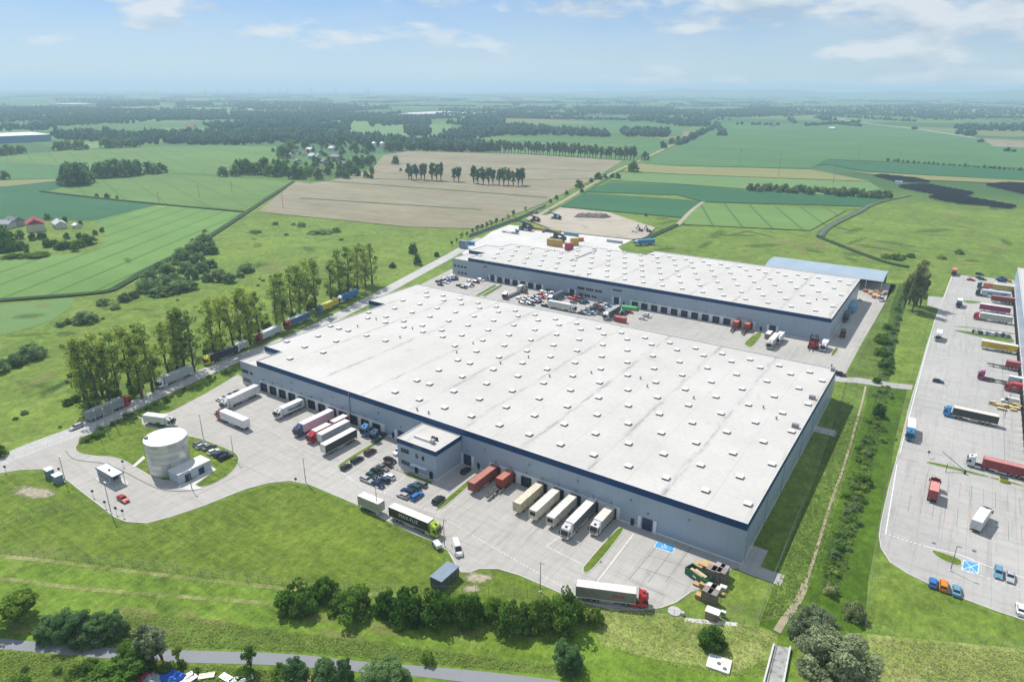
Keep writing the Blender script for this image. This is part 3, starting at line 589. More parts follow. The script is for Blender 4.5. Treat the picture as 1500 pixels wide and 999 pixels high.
# the fascia rings the roof; it is wound counter-clockwise like the outline
fascia(W1, out1, H1-2.0, H1+0.02)
rm1 = roof_mat('white roof membrane', X1, Y1, 21.8, 65.3); rimmed_roof(W1, out1, H1-0.3, rm1, 0.32)
MB().prism([(X1,Y1),(X1+10.59,Y1),(X1+10.59,Y1+11.79),(X1,Y1+11.79)], 0, 9.2).build('annex_wall', m_wall, W1); an = [(X1,Y1),(X1+10.59,Y1),(X1+10.59,Y1+11.79),(X1,Y1+11.79)]
rimmed_roof(W1, an, 9.21, roof_mat('annex roof', X1, Y1, 21.8, 3, 4.0), 0.25)
def plinth(parent, poly, h=0.45):
    mb = MB(); o = inset(poly, -0.05); n = len(poly)
    for i in range(n):
        j = (i+1) % n; mb.add([(*o[i],0),(*o[j],0),(*o[j],h),(*o[i],h),(*poly[i],h),(*poly[j],h)], [(0,1,2,3),(3,2,5,4)])
    mb.build('plinth', m_plinth, parent)
plinth(W1, [(X1,Y1),(XR,Y1),(XR,YB),(X1-10.8,YB),(X1-10.8,228.4),(X1,228.4)])
dl = [X1+13.5+5.4*k for k in range(12)]; dr = [X1+122.2+5.46*k for k in range(8)]
piers(W1, dl, X1+11.1, X1+76.5, Y1, 3.95); piers(W1, dr, X1+119.7, X1+163, Y1, 3.95)
for x in dl+dr: dock(W1, x, Y1)
for x in (84, 111.4, 171): dock(W1, X1+x, Y1, 0.05, 3.7, 3.5, gate=True)
for x in (80.2, 115.6, 166.8): MB().box(X1+x-.5,X1+x+.5,Y1-.09,Y1-.008,0.05,2.1).build('side_door', m_door, W1)
lamp_row(W1, [(x, 4.7) for x in dl+dr]+[(X1+q, 7.6) for q in (30,52,74,96,118,134,150,166,182)]+[(X1+q,5.2) for q in (84,111.4,171)], Y1)
for x0,x1,z0,z1 in ((0.6,4.6,4.9,6.3),(5.6,7.2,4.9,6.3),(0.8,5.3,1.2,2.7),(6.4,8.4,1.2,2.7)): window(W1, X1+x0, X1+x1, z0, z1, Y1)
MB().box(X1+60.3,X1+60.65,Y1-.3,Y1-.004,0.05,11.6).build('downpipe', m_grey, W1)
for x in (62, 20, 38, 118, 196): MB().box(XR+.004,XR+.2,Y1+x%117-.1 if x%117>1 else Y1+2,Y1+x%117+.1 if x%117>1 else Y1+2.2,0.05,9.8).build('downpipe', m_wall, W1)
t = ob('sign_lettering', text_mesh('PANATTONI', 0.75), m_white, W1); t.location = (X1+24.6,Y1-.06,8.45); t.rotation_euler = (R(90),0,0)
MB().prism([(0,0),(0.5,0),(0.6,0.5),(0.3,1.15),(0.0,0.5)],0,0.04).build('sign_emblem', m_dark, W1); W1.children[-1].location = (X1+21.5,Y1-.02,8.0); W1.children[-1].rotation_euler = (R(90),0,0)
sk = []
for j, yy in enumerate([8.8,20.6,32.3,44.2,55.7,67.4,79.0,90.8,102.5,108.5]):
    for i in range(36):
        x = 2.9+5.45*i; y_ = 61.4 if (j == 4 and x < 60) else yy
        if (i+j) % 2 == 0 or (27 < x < 71 and j < 4 and not (j == 3 and i == 6)) or (j == 4 and x < 3) or (j == 0 and i == 1): continue
        sk.append((X1+x, Y1+y_))
sk += [(X1+73.4,Y1+20.5),(X1+8.5,Y1+43.9),(X1+73.4,Y1+44.1)]
skylights(W1, sk, H1-0.3)
vents(W1, [(551,468.5),(524,479),(604,482),(586,495),(669,517),(611,601),(628,606),(693,504),(774,524),(733,533),(805,552),(866,547),(938,555),(948,567),(1016,584),(1118,598),(1137,614),(1218,537)], H1-0.3)
MB().box(XR-.05-1.6,XR-.5,YB-3,YB-1,H1-.3,H1+.9).build('roof_ladder_hatch', m_grey, W1)
for yy in (60, 85): MB().box(XR-3.2,XR-1.2,Y1+yy-1.1,Y1+yy+.2,H1-.28,H1+.9).build('roof_unit', m_grey, W1)

# --- two-storey office block in front of it
OF = thing('office_block', 'two-storey grey office block with navy fascia standing against the big warehouse', 'office building', (0,0,0))
op = [(-131.4,134.7),(-116.1,134.7),(-116.1,147.0),(-131.4,147.0)]
MB().prism(op, 0, 8.2).build('wall', m_wall, OF); fascia(OF, op, 8.2, 9.8); rimmed_roof(OF, op, 9.55, roof_mat('office roof', -131, 134, 21.8, 3, 7.0), 0.24, 0.4); plinth(OF, op)
for x0,x1,z0,z1 in ((1.4,4.7,5.5,7.0),(1.4,4.7,1.3,2.8),(7.2,8.3,5.2,6.7),(9.7,10.8,5.2,6.7)): window(OF, -131.4+x0, -131.4+x1, z0, z1, 134.7)
for x in (7.4, 13.2): 
    d = MB().box(-131.4+x-.65,-131.4+x+.65,134.6,134.69,0.05,2.5).build('door', m_glassd, OF)
MB().box(-125.4,-119.4,133.6,134.69,2.9,3.1).build('door_canopy', m_white, OF)
MB().box(-124.8,-121.4,134.56,134.63,8.3,9.6).build('sign_panel', paint((0.035,0.09,0.16),0.4), OF)
a = G(632,641,9.6); MB().box(-127.6,-121.0,138.1,139.0,9.56,10.3).build('roof_duct', m_offwhite, OF); MB().box(-121.0,-119.9,137.9,139.2,9.56,10.8).build('air_handler', m_steel, OF)
for k in range(2): MB().box(-122.4+k*1.3,-121.5+k*1.3,140.2,140.9,9.56,10.5).build('condenser', m_dark, OF)

# --- the second warehouse behind
W2 = thing('warehouse', 'silver warehouse with stepped back edge standing behind the big one, containers in its rear yard', 'warehouse', (0,0,0))
X2, Y2, XR2 = -262.4, 327.3, -42.1
out2 = [(X2+12.4,Y2),(XR2,Y2),(XR2,Y2+85.2),(X2+99.5,Y2+84),(X2+99,Y2+71),(X2+54.6,Y2+71),(X2+54.4,Y2+48.8),(X2+12,Y2+48.6),(X2+11,Y2+37.5),(X2,Y2+36.5),(X2,Y2+17.2),(X2+12.4,Y2+17.2)]
MB().prism(out2, 0, H1-1.9).build('wall', m_wall, W2); fascia(W2, out2, H1-1.9, H1+.02)
rimmed_roof(W2, out2, H1-0.3, roof_mat('white roof membrane', X2, Y2, 21.9, 21.5, 20.0), 0.32)
an2 = [(X2,Y2),(X2+12.39,Y2),(X2+12.39,Y2+17.19),(X2,Y2+17.19)]; MB().prism(an2, 0, 9.7).build('annex_wall', m_wall, W2); rimmed_roof(W2, an2, 9.71, roof_mat('annex roof', X2, Y2, 21.8, 3, 9.0), 0.25)
plinth(W2, [(X2,Y2),(XR2,Y2),(XR2,Y2+85.2)]+[(X2+99.5,Y2+84),(X2,Y2+36.5)])
da = [X2+36.2+5.5*k for k in range(6)]; db = [X2+124+5.49*k for k in range(12)]
piers(W2, da, X2+33.2, X2+66.6, Y2, 3.3); piers(W2, db, X2+121, X2+187.2, Y2, 3.9)
for x in da+db: dock(W2, x, Y2)
for x in (30.7, 85.6, 113.1, 195.3): dock(W2, X2+x, Y2, 0.05, 3.9, 3.5, gate=True)
for x in (27.5, 117.5, 190, 200): MB().box(X2+x-.5,X2+x+.5,Y2-.09,Y2-.008,0.05,2.1).build('side_door', m_door, W2)
lamp_row(W2, [(x, 4.8) for x in da+db]+[(X2+q, 7.6) for q in (40,60,80,108,125,145,165,185,205)], Y2)
for q in ((88.9,93.4),(94.2,99),(99.9,104.3)): window(W2, X2+q[0], X2+q[1], 4.7, 6.2, Y2)
for q in ((90.2,92.6),(93.6,97),(98,101)): window(W2, X2+q[0], X2+q[1], 1.0, 2.5, Y2)
window(W2, X2+110.5, X2+115.8, 7.2, 8.3, Y2)
for k in range(4): window(W2, X2+1.2+k*2.7, X2+3.0+k*2.7, 4.9, 6.3, Y2)
for k in range(3): window(W2, X2+4.2+k*2.6, X2+5.9+k*2.6, 0.9, 2.3, Y2)
lg = MB()
for k, (a_, b_, c_) in enumerate(((0,1.3,0.0),(0.9,2.2,0.62),(1.8,3.1,0.25))): lg.prism([(a_,c_),(b_,c_),(b_+.5,c_+.75),(a_+.5,c_+.75)],0,0.04+0.004*k)
o = lg.build('sign_emblem', paint((0.5,0.015,0.06),0.5), W2); o.location = (X2+23.5,Y2-.02,7.5); o.rotation_euler = (R(90),0,0)
sk = []
for j, yy in enumerate([9.4,21,33,44.6,56.3,68.2,74]):
    for i in range(1, 39):
        x = 9+5.47*i
        if (i+j) % 2 == 0 or (x < 53 and yy > 46) or (x < 97 and yy > 68.5) or x > 219: continue
        sk.append((X2+x, Y2+yy))
skylights(W2, sk, H1-0.3)
MB().box(X2+66.8,X2+67.6,Y2+30,Y2+64.5,H1-.29,H1+.45).build('fire_wall', m_offwhite, W2)
vents(W2, [(861,404),(712,385),(812,368),(1196,440)], H1-.3)

# --- the warehouse along the right-hand yard (only its dock front shows)
W3 = thing('warehouse', 'pale warehouse wall with a long row of dock doors beside the right-hand truck yard', 'warehouse', (0,0,0))
p3 = [(31,150),(120,150),(120,494),(31,494)]; MB().prism(p3, 0, 10).build('wall', m_wall2, W3); fascia(W3, p3, 10, 12, 0.06, paint((0.25,0.40,0.52),0.4)); rimmed_roof(W3, p3, 11.7, roof_mat('white roof membrane', 31, 150, 21.8, 5, 33.0), .32)
dy3 = [200+5.5*k for k in range(52)]; piers(W3, dy3, 196, 489, 31, 4.0, 3.3, (-1,0))
for y in dy3: dock(W3, 31, y, dirn=(-1,0))

# --- open shed behind the second warehouse
CN = thing('open_shed', 'long open-sided shed with a curved blue grey metal roof behind the second warehouse', 'shed', (0,0,0))
mr = NT('blue grey sheet metal'); mr.b.inputs['Roughness'].default_value = 0.45; o_ = mr.xyz(); mr = mr.done(mr.mix(mr.math('MULTIPLY', mr.line(o_[0],0.5,0.1,900), 0.35), mr.ramp(mr.noise(0.1,4), [(0.3,(0.30,0.38,0.46)),(0.7,(0.37,0.45,0.52))]), (0.2,0.27,0.33)))
mb = MB(); prof = [(434.5,6.6),(438,7.5),(443,8.2),(449,8.5),(455,8.2),(459,7.6),(462,6.9)]
mb.loft([[(x,y,z) for y,z in prof]+[(x,y,z-.25) for y,z in prof[::-1]] for x in (-99,-32.5)]); mb.build('roof', mr, CN)
for i in range(9):
    for y in (436, 460): MB().box(-98+i*8.1-.2,-98+i*8.1+.2,y-.2,y+.2,0,7).build('post', m_offwhite, CN)
MB().box(-98.5,-33,460.3,460.5,0.1,6.6).build('back_wall', paint((0.10,0.16,0.22),0.6), CN)

# --- tank, pump house, gatehouse, kiosk
TK = thing('water_tank', 'round corrugated steel fire-water tank with a white lid on the grass island', 'tank', (-188.4,94.6,0))
mt = NT('galvanised steel'); mt.b.inputs['Metallic'].default_value = 0.55; mt.b.inputs['Roughness'].default_value = 0.35; mt.b.inputs['Specular IOR Level'].default_value = 0.5; oz = mt.xyz()
pn = mt.n('ShaderNodeTexWhiteNoise', noise_dimensions='2D'); ang = mt.n('ShaderNodeTexCoord'); so_ = mt.xyz(ang.outputs['Object']); at_ = mt.math('ARCTAN2', so_[1], so_[0]); cxy = mt.n('ShaderNodeCombineXYZ'); mt.l(mt.math('FLOOR', mt.math('MULTIPLY', at_, 2.2)), cxy.inputs[0]); mt.l(mt.math('FLOOR', mt.math('DIVIDE', so_[2], 1.35)), cxy.inputs[1]); mt.l(cxy.outputs[0], pn.inputs[0])
base = mt.ramp(pn.outputs['Value'], [(0.0,(0.44,0.47,0.48)),(1.0,(0.66,0.68,0.68))]); mt = mt.done(mt.mix(mt.math('MULTIPLY', mt.line(so_[2],1.35,0.05,13.5),0.4), base, (0.2,0.22,0.24)), mt.n('ShaderNodeTexNoise').outputs[0], 0.05)
MB().cyl((0,0,0.14),(0,0,10.6),5.9,n=64).build('shell', mt, TK, smooth=False)
mb = MB(); mb.cyl((0,0,10.6),(0,0,10.75),6.0,n=64); mb.cyl((0,0,10.75),(0,0,11.25),5.9,1.0,n=64); mb.build('lid', m_white, TK)
MB().box(-3.9,-2.9,-4.3,-3.5,10.8,11.5).build('lid_hatch', m_grey, TK)
for k in range(5): MB().cyl((0,0,2.2+k*1.9),(0,0,2.3+k*1.9),5.96,n=64,caps=False).build('hoop', m_steel, TK)
PH = thing('pump_house', 'low grey pump house with flat white roof and two dark doors beside the round tank', 'pump house', (0,0,0))
pp = [(-182.3,90.5),(-177.2,90.5),(-177.2,101.1),(-182.3,101.1)]; MB().prism(pp,0.14,3.1).build('wall', m_wall2, PH); MB().prism(inset(pp,-.12),3.1,3.35).build('roof', m_offwhite, PH)
for y in (93.4, 97.8): MB().box(-177.19,-177.1,y-.9,y+.9,0.2,2.3).build('door', m_door, PH)
GH = thing('gatehouse', 'small flat-roofed gatehouse on the traffic island of the entrance road', 'gatehouse', (0,0,0))
gp = [(-200.4,79.0),(-193.6,79.0),(-193.6,82.2),(-200.4,82.2)]; MB().prism(gp,0.13,3.3).build('wall', paint((0.30,0.36,0.40),0.5), GH)
rp_ = [(-200.6,78.8),(-191.3,78.8),(-191.3,82.4),(-200.6,82.4)]; MB().prism(rp_,3.3,3.6).build('roof_edge', m_fascia, GH); MB().prism(inset(rp_,.3),3.6,3.63).build('roof', m_white, GH)
for y in (79, 82.2): MB().cyl((-191.6,y,0.1),(-191.6,y,3.3),0.08).build('post', m_steel, GH)
MB().box(-199.8,-194.2,78.93,78.99,1.2,2.4).build('window', m_glassd, GH); MB().box(-193.59,-193.5,79.6,81.6,1.1,2.4).build('window', m_glassd, GH); MB().box(-196,-195.5,80.2,80.7,3.63,4.0).build('roof_unit', m_dark, GH)
struct('kerb', MB().prism([(-201.2,78.2),(-191,78.2),(-189.6,79.6),(-189.6,81.8),(-191,83),(-201.2,83)],0,0.12).mesh('kerb'), m_kerb)
KC = thing('storage_container', 'dark grey storage cabin with blue grey lid on the grass by the driveway', 'cabin', (-86.1,101.5,0), 0)
MB().box(-1.7,1.7,-3.3,3.3,0.05,2.9).build('body', paint((0.10,0.115,0.125),0.6), KC); MB().box(-1.78,1.78,-3.38,3.38,2.9,3.0).build('roof', paint((0.17,0.23,0.30),0.5), KC); MB().box(-1.3,1.3,-3.37,-3.305,0.1,2.7).build('door', paint((0.08,0.09,0.1),0.6), KC)
for k in range(4): MB().box(1.705,1.76,-3+k*1.6,-2.85+k*1.6,0.1,2.85).build('rib', paint((0.07,0.08,0.09),0.6), KC)
p = G(1043,905); KB = thing('switch_box', 'small brown kiosk with a white lid between two concrete walks', 'kiosk', p, 0.05)
MB().box(-1.4,1.4,-0.9,0.9,0,2.0).build('body', paint((0.25,0.17,0.13),0.7), KB); MB().box(-1.55,1.55,-1.05,1.05,2.0,2.15).build('lid', m_white, KB)
struct('walk', sheet_mesh('walk', pix([(1003,905),(1003,910),(1027,913),(1080,917),(1080,912),(1027,907)]), 0.06), m_backyard)
p = G(1059,903); KU = thing('utility_cabinet', 'grey utility cabinet beside the brown kiosk', 'cabinet', p); MB().box(-.5,.5,-.35,.35,0,1.4).build('body', m_steel, KU); MB().box(-.55,.55,-.4,.4,1.4,1.5).build('lid', m_offwhite, KU)
m_plinth2 = paint((0.45,0.45,0.44),.85); p = G(988,896); KM = thing('round_well', 'round white concrete well cover at the corner of the yard', 'well', p); MB().cyl((0,0,0),(0,0,.3),1.5,n=28).build('ring', m_plinth2, KM); MB().box(1.45,2.2,-.4,.4,0,.9).build('valve_box', m_plinth2, KM)
p = G(1053,973); KS = thing('concrete_slab', 'square white concrete slab with two round manholes in the grass', 'slab', p, R(8)); MB().box(-2.3,2.3,-1.9,1.9,0,.4).build('slab', m_white, KS)
for x, y in ((0,-.1),(1.3,-1.0)): MB().cyl((x,y,.4),(x,y,.45),.42,n=18).build('manhole_lid', m_seam, KS)
# small cabins at the junction on the left
for px, py, wd, dp, h_, lab, col in ((74,699,2.3,1.8,2.8,'blue grey transformer box nearer the junction verge, left of its white-lidded twin',(0.12,0.2,0.28)),(86,706,2.4,2.0,2.5,'white-lidded transformer box beside the entrance road',(0.16,0.24,0.32))):
    q = thing('transformer_box', lab, 'box', G(px,py,0)); MB().box(-wd/2,wd/2,-dp/2,dp/2,0,h_).build('body', paint(col,.6), q); MB().box(-wd/2-.12,wd/2+.12,-dp/2-.12,dp/2+.12,h_,h_+.14).build('lid', m_white, q)
# footbridge at the bottom right
a0, a1 = G(1133,946), G(1157,950); b0, b1 = G(1118,1003), G(1147,1003)
BR = thing('footbridge', 'weathered concrete footbridge with low white side beams at the end of the trail', 'bridge', (0,0,0))
mcon = NT('weathered concrete'); mcon = mcon.done(mcon.mix(mcon.ramp(mcon.noise(0.9,6,.75), [(0.5,0.0),(0.66,0.8)]), mcon.ramp(mcon.noise(0.3,4), [(0.3,(0.30,0.30,0.29)),(0.7,(0.42,0.42,0.41))]), (0.12,0.125,0.11)))
MB().prism([tuple(a0[:2]),tuple(a1[:2]),tuple(b1[:2]),tuple(b0[:2])],0.0,0.30).build('deck', mcon, BR)
for a, b in ((a0,b0),(a1,b1)):
    q = ribbon('side_beam', [tuple(a[:2]),tuple(b[:2])], .35, .05, .75, m_offwhite, None); q.parent = BR
sp = [tuple((a0+(a1-a0)*.22)[:2]), tuple((b0+(b1-b0)*.22)[:2])]; q = ribbon('deck_joint', sp, .12, .3, .31, m_dark, None); q.parent = BR

# --- far buildings
def hall(px0, px1, depth, h, name, lab, wallc, roofc):
    a, b = G(*px0), G(*px1); d = (b-a); n = Vector((-d.y,d.x,0)).normalized()*depth; t = thing(name, lab, 'hall', (0,0,0))
    poly = [tuple(a[:2]),tuple(b[:2]),tuple((b+n)[:2]),tuple((a+n)[:2])]; MB().prism(poly,0,h).build('wall', paint(wallc,.5), t); MB().prism(inset(poly,-.5),h,h+.6).build('roof', paint(roofc,.6), t)
hall((-140,217),(76,207),120,13,'distribution_hall','distant long hall with blue walls and white roof at the left edge of the fields',(0.10,0.24,0.42),(0.6,0.62,0.64))
hall((112,157),(142,156),160,14,'factory_hall','pale far factory hall among the woods before the horizon',(0.45,0.48,0.5),(0.6,0.6,0.6))
hall((598,171),(640,170),60,8,'farm_hall','low far farm hall next to the foil field',(0.4,0.42,0.42),(0.55,0.55,0.53))
def house(px, py, wd, dp, h, rz, wall, roof, lab, grp=None):
    t = thing('house', lab, 'house', G(px,py), rz, grp); MB().box(-wd/2,wd/2,-dp/2,dp/2,0,h).build('wall', paint(wall,.8), t)
    mb = MB(); e = .5; rh = dp*.33; mb.loft([[(x,-dp/2-e,h-.1),(x,0,h+rh),(x,dp/2+e,h-.1),(x,0,h-.08)] for x in (-wd/2-e,wd/2+e)]); mb.build('roof', paint(roof,.8), t)
    mb = MB().box(-wd*.28,-wd*.1,-dp/2-.06,-dp/2-.005,h*.35,h*.7).build('window', m_glassd, t); MB().box(wd*.1,wd*.28,-dp/2-.06,-dp/2-.005,h*.35,h*.7).build('window', m_glassd, t); MB().box(wd*.2,wd*.26,-.3,.3,h+rh*.5,h+rh+.8).build('chimney', paint((.25,.12,.09),.9), t)
RED = (0.30,0.035,0.035); GRY = (0.16,0.17,0.18); WHT = (0.6,0.6,0.58); BRN = (0.17,0.09,0.06)
house(53,337,17,12,6,R(-20),(0.55,0.5,0.42),RED,'house with a bright red roof in the hamlet at the left edge')
house(22,331,12,10,4.5,R(10),(0.3,0.33,0.36),GRY,'grey-roofed house left of the red-roofed one in the hamlet')
house(88,333,16,8,3.6,R(-15),WHT,(0.5,0.5,0.5),'low white outbuilding right of the red-roofed house')
house(113,334,5,5,2.5,R(0),WHT,(0.7,0.7,0.7),'tiny white garden shed at the right end of the hamlet')
house(12,334,9,8,4,R(30),(0.5,0.5,0.48),(0.35,0.37,0.4),'pale house half hidden by trees at the left end of the hamlet')
vil = [(425,231,15,11,4,WHT,(0.62,0.62,0.6)),(437,240,13,9,4,WHT,GRY),(455,222,14,10,4,WHT,(0.6,0.6,0.6)),(461,233,18,12,5,(0.5,0.53,0.56),(0.5,0.55,0.6)),(447,229,10,9,4,WHT,BRN),(476,240,16,10,4,(0.3,0.32,0.33),GRY),(492,233,14,10,4,(0.35,0.35,0.34),(0.25,0.26,0.28)),(487,221,13,10,5,WHT,(0.6,0.58,0.55)),(415,244,9,8,4,WHT,(0.55,0.54,0.52)),(470,252,12,9,4,(0.4,0.38,0.33),BRN),(503,243,12,9,4,(0.3,0.32,0.33),GRY),(432,222,12,9,5,(0.5,0.47,0.42),BRN)]
for i, (x,y,wd,dp,h,wc,rc_) in enumerate(vil): house(x,y,wd,dp,h,R(rng.uniform(-40,40)),wc,rc_,'%s house from the left among the trees of the village beside the bare field' % ordn(sorted(v[0] for v in vil).index(x)),'village houses')
for i, px in enumerate((548,560)):
    q = thing('grain_silo', ['left one of two round white silos by the village trees','right one of two round white silos by the village trees'][i], 'silo', G(px,217)); MB().cyl((0,0,0),(0,0,9),5,n=20).build('shell', m_offwhite, q); MB().cyl((0,0,9),(0,0,12),5.1,.4,n=20).build('cap', m_white, q)
fh = []
for k in range(46):
    px = rng.uniform(0,1500); py = rng.choice([rng.uniform(146,165), rng.uniform(160,200)], p=[.7,.3])
    if 380 < px < 1100 and py > 178: continue
    fh.append((px,py))
fh.sort()
for i,(px,py) in enumerate(fh):
    q = G(px,py); sz = rng.uniform(.8,1.3)
    t = thing('far_house', '%s pale house from the left among the far woods and fields' % ordn(i), 'house', q, rng.uniform(0,PI), 'far scattered houses'); MB().box(-9*sz,9*sz,-6*sz,6*sz,0,6).build('wall', paint(WHT,.8), t); mb = MB(); mb.loft([[(x,-6.6*sz,5.9),(x,0,9.5),(x,6.6*sz,5.9),(x,0,5.95)] for x in (-9.5*sz,9.5*sz)]); mb.build('roof', paint([RED,GRY,(0.55,0.55,0.55),BRN][int(rng.integers(4))],.8), t)
# wind turbines on the horizon
tb = [(230,143,126),(303,146,128),(320,143,129),(350,143,129),(367,146,128),(395,143,125),(411,143,124),(422,143,126),(457,143,125),(493,143,125),(540,147,127)]
m_tur = paint((0.34,0.36,0.38), 0.5)
tw = MB().cyl((0,0,0),(0,0,92),4.2,2.8,n=10).mesh('tower'); nac = MB().box(-2,2,-3,6,91,95).mesh('nacelle'); bl = MB().prism([(-1.0,0),(2.6,5),(2.0,25),(.8,45),(-.8,45),(-1.2,10)],-.35,.35).mesh('blade')
for i,(px,py,tp) in enumerate(tb):
    b = G(px,py); 
    t = thing('wind_turbine', '%s wind turbine from the left on the hazy horizon' % ordn(i), 'wind turbine', b, rng.uniform(-.6,.6), 'wind turbines on the horizon'); ob('tower', tw, m_tur, t); ob('nacelle', nac, m_tur, t); ph = rng.uniform(0,2)
    sc = HZ(b, tp)/138.0; t.scale = (max(.8,min(sc,1.22)),)*3
    for k in range(3):
        q = ob('blade', bl, m_tur, t); q.location = (0,-3.6,93); q.rotation_euler = (Matrix.Rotation(ph+k*2*PI/3,3,'Y')@Matrix.Rotation(R(90),3,'X')).to_euler()
# solar park
m_pv = paint((0.006,0.008,0.013), 0.8, 0, 0.2, 0.05); npv = 0
def pv_block(poly, where):
    npv = 0
    pts = pix(poly); ys = [p[1] for p in pts]; y = min(ys)+3
    while y < max(ys):
        xs = []
        for i in range(len(pts)):
            a, b = pts[i], pts[(i+1)%len(pts)]
            if (a[1]-y)*(b[1]-y) < 0: xs.append(a[0]+(b[0]-a[0])*(y-a[1])/(b[1]-a[1]))
        xs.sort()
        for k in range(0, len(xs)-1, 2):
            if xs[k+1]-xs[k] < 8: continue
            t = thing('solar_panel_row', '%s solar panel row from the front, %s' % (ordn(npv), where), 'solar panels', ((xs[k]+xs[k+1])/2,y,0), 0, 'solar park rows'); npv += 1; h = (xs[k+1]-xs[k])/2
            MB().add([(-h,-2.2,.9),(h,-2.2,.9),(h,2.2,2.5),(-h,2.2,2.5),(-h,-2.2,.84),(h,-2.2,.84),(h,2.2,2.44),(-h,2.2,2.44)],[(0,1,2,3),(7,6,5,4),(0,4,5,1),(1,5,6,2),(2,6,7,3),(3,7,4,0)]).build('panel', m_pv, t)
            mb = MB(); [mb.box(q-.06,q+.06,-.06,.06,0,1.6) for q in np.arange(-h+1,h,6)]; mb.build('support', m_steel, t)
        y += 7.2
pv_block(zl(1000,3,[(838,477),(870,472),(1030,489),(1095,506),(940,503)]), 'small far block'); pv_block(zl(1000,3,[(945,522),(1060,512),(1280,553),(1240,570),(1470,612),(1440,622),(1240,602),(1160,592),(1080,572),(1110,560),(960,530)]), 'big central block'); pv_block(zl(1000,3,[(1325,517),(1410,508),(1530,512),(1530,565)]), 'block cut by the frame')
p = G(1316,270); q = thing('inverter_cabin', 'white inverter cabin beside the solar panels', 'cabin', p); MB().box(-4,4,-2,2,0,3.5).build('body', m_white, q); MB().box(-4.2,4.2,-2.2,2.2,3.5,3.7).build('roof', m_offwhite, q)

# ------------------------------------------------------------------ trees and shrubs
def leaf_mat(name, c, trans=0.35):
    m_ = bpy.data.materials.new(name); m_.use_nodes = True; t = m_.node_tree; t.nodes.clear(); l = t.links
    o = t.nodes.new('ShaderNodeOutputMaterial'); d = t.nodes.new('ShaderNodeBsdfDiffuse'); tr = t.nodes.new('ShaderNodeBsdfTranslucent'); mx = t.nodes.new('ShaderNodeMixShader'); mx.inputs[0].default_value = trans
    at = t.nodes.new('ShaderNodeAttribute'); at.attribute_name = 'tint'; oi = t.nodes.new('ShaderNodeObjectInfo')
    rp = t.nodes.new('ShaderNodeValToRGB'); rp.color_ramp.elements[0].color = (*[v*.55 for v in c],1); rp.color_ramp.elements[1].color = (*[min(v*1.55,.6) for v in c],1); l.new(at.outputs['Fac'], rp.inputs[0])
    hs = t.nodes.new('ShaderNodeHueSaturation'); l.new(rp.outputs[0], hs.inputs['Color'])
    a = t.nodes.new('ShaderNodeMath'); a.operation = 'MULTIPLY_ADD'; l.new(oi.outputs['Random'], a.inputs[0]); a.inputs[1].default_value = .5; a.inputs[2].default_value = .75; l.new(a.outputs[0], hs.inputs['Value'])
    b = t.nodes.new('ShaderNodeMath'); b.operation = 'MULTIPLY_ADD'; l.new(oi.outputs['Random'], b.inputs[0]); b.inputs[1].default_value = -.04; b.inputs[2].default_value = .52; l.new(b.outputs[0], hs.inputs['Hue'])
    l.new(hs.outputs[0], d.inputs[0]); l.new(hs.outputs[0], tr.inputs[0]); l.new(d.outputs[0], mx.inputs[1]); l.new(tr.outputs[0], mx.inputs[2]); l.new(mx.outputs[0], o.inputs[0]); return m_
m_bark = NT('bark'); m_bark = m_bark.done(m_bark.ramp(m_bark.noise(2.0,4), [(0.3,(0.055,0.045,0.035)),(0.7,(0.12,0.10,0.08))]))
LF = dict(poplar=leaf_mat('poplar leaves',(0.30,0.40,0.085),.55), dark=leaf_mat('dark leaves',(0.11,0.21,0.034),.45), mid=leaf_mat('leaves',(0.13,0.23,0.04),.4), grey=leaf_mat('willow leaves',(0.25,0.30,0.17),.4), light=leaf_mat('light leaves',(0.25,0.37,0.075),.45), blue=leaf_mat('blue green leaves',(0.145,0.245,0.095),.4), mistle=leaf_mat('mistletoe leaves',(0.03,0.045,0.012),.2), bloom=leaf_mat('pale blossom',(0.36,0.44,0.18),.3), bare=leaf_mat('sparse spring leaves',(0.21,0.24,0.10),.4), sage=leaf_mat('sage leaves',(0.23,0.33,0.145),.45))
def leaves_mesh(name, centres, radii, per, size, tints=None, flat=.6, seed=0):
    """leaf clumps: quads scattered in a shell round each clump centre"""
    g = np.random.default_rng(seed); C = np.asarray(centres,float); k = len(C); rad = np.asarray(radii,float)
    n = k*per; idx = np.repeat(np.arange(k), per)
    d = g.normal(size=(n,3)); d /= np.linalg.norm(d,axis=1)[:,None]
    rr = g.uniform(.45,1.0,n)**.5; p = C[idx]+d*(rad[idx]*rr)[:,None]*np.array([1,1,.85])
    nrm = d*flat+g.normal(size=(n,3))*.5+np.array([0,0,.35]); nrm /= np.linalg.norm(nrm,axis=1)[:,None]
    a = np.cross(nrm, g.normal(size=(n,3))); a /= np.linalg.norm(a,axis=1)[:,None]; b = np.cross(nrm,a); s = (size*g.uniform(.55,1.25,n))[:,None]; q = g.uniform(.45,.9,n)[:,None]
    V = np.stack([p-a*s-b*s*q*.3, p-b*s*q, p+a*s+b*s*q*.25, p+b*s*q],1).reshape(-1,3)
    me = bpy.data.meshes.new(name); me.vertices.add(4*n); me.vertices.foreach_set('co', V.ravel()); me.loops.add(4*n); me.loops.foreach_set('vertex_index', np.arange(4*n,dtype=np.int32)); me.polygons.add(n); me.polygons.foreach_set('loop_start', np.arange(0,4*n,4,dtype=np.int32)); me.update(calc_edges=True)
    t = np.clip((g.uniform(0,1,k) if tints is None else np.asarray(tints))[idx]*.7+g.uniform(0,.3,n),0,1); at = me.attributes.new('tint','FLOAT','FACE'); at.data.foreach_set('value', t.astype(np.float32)); me.validate(); return me
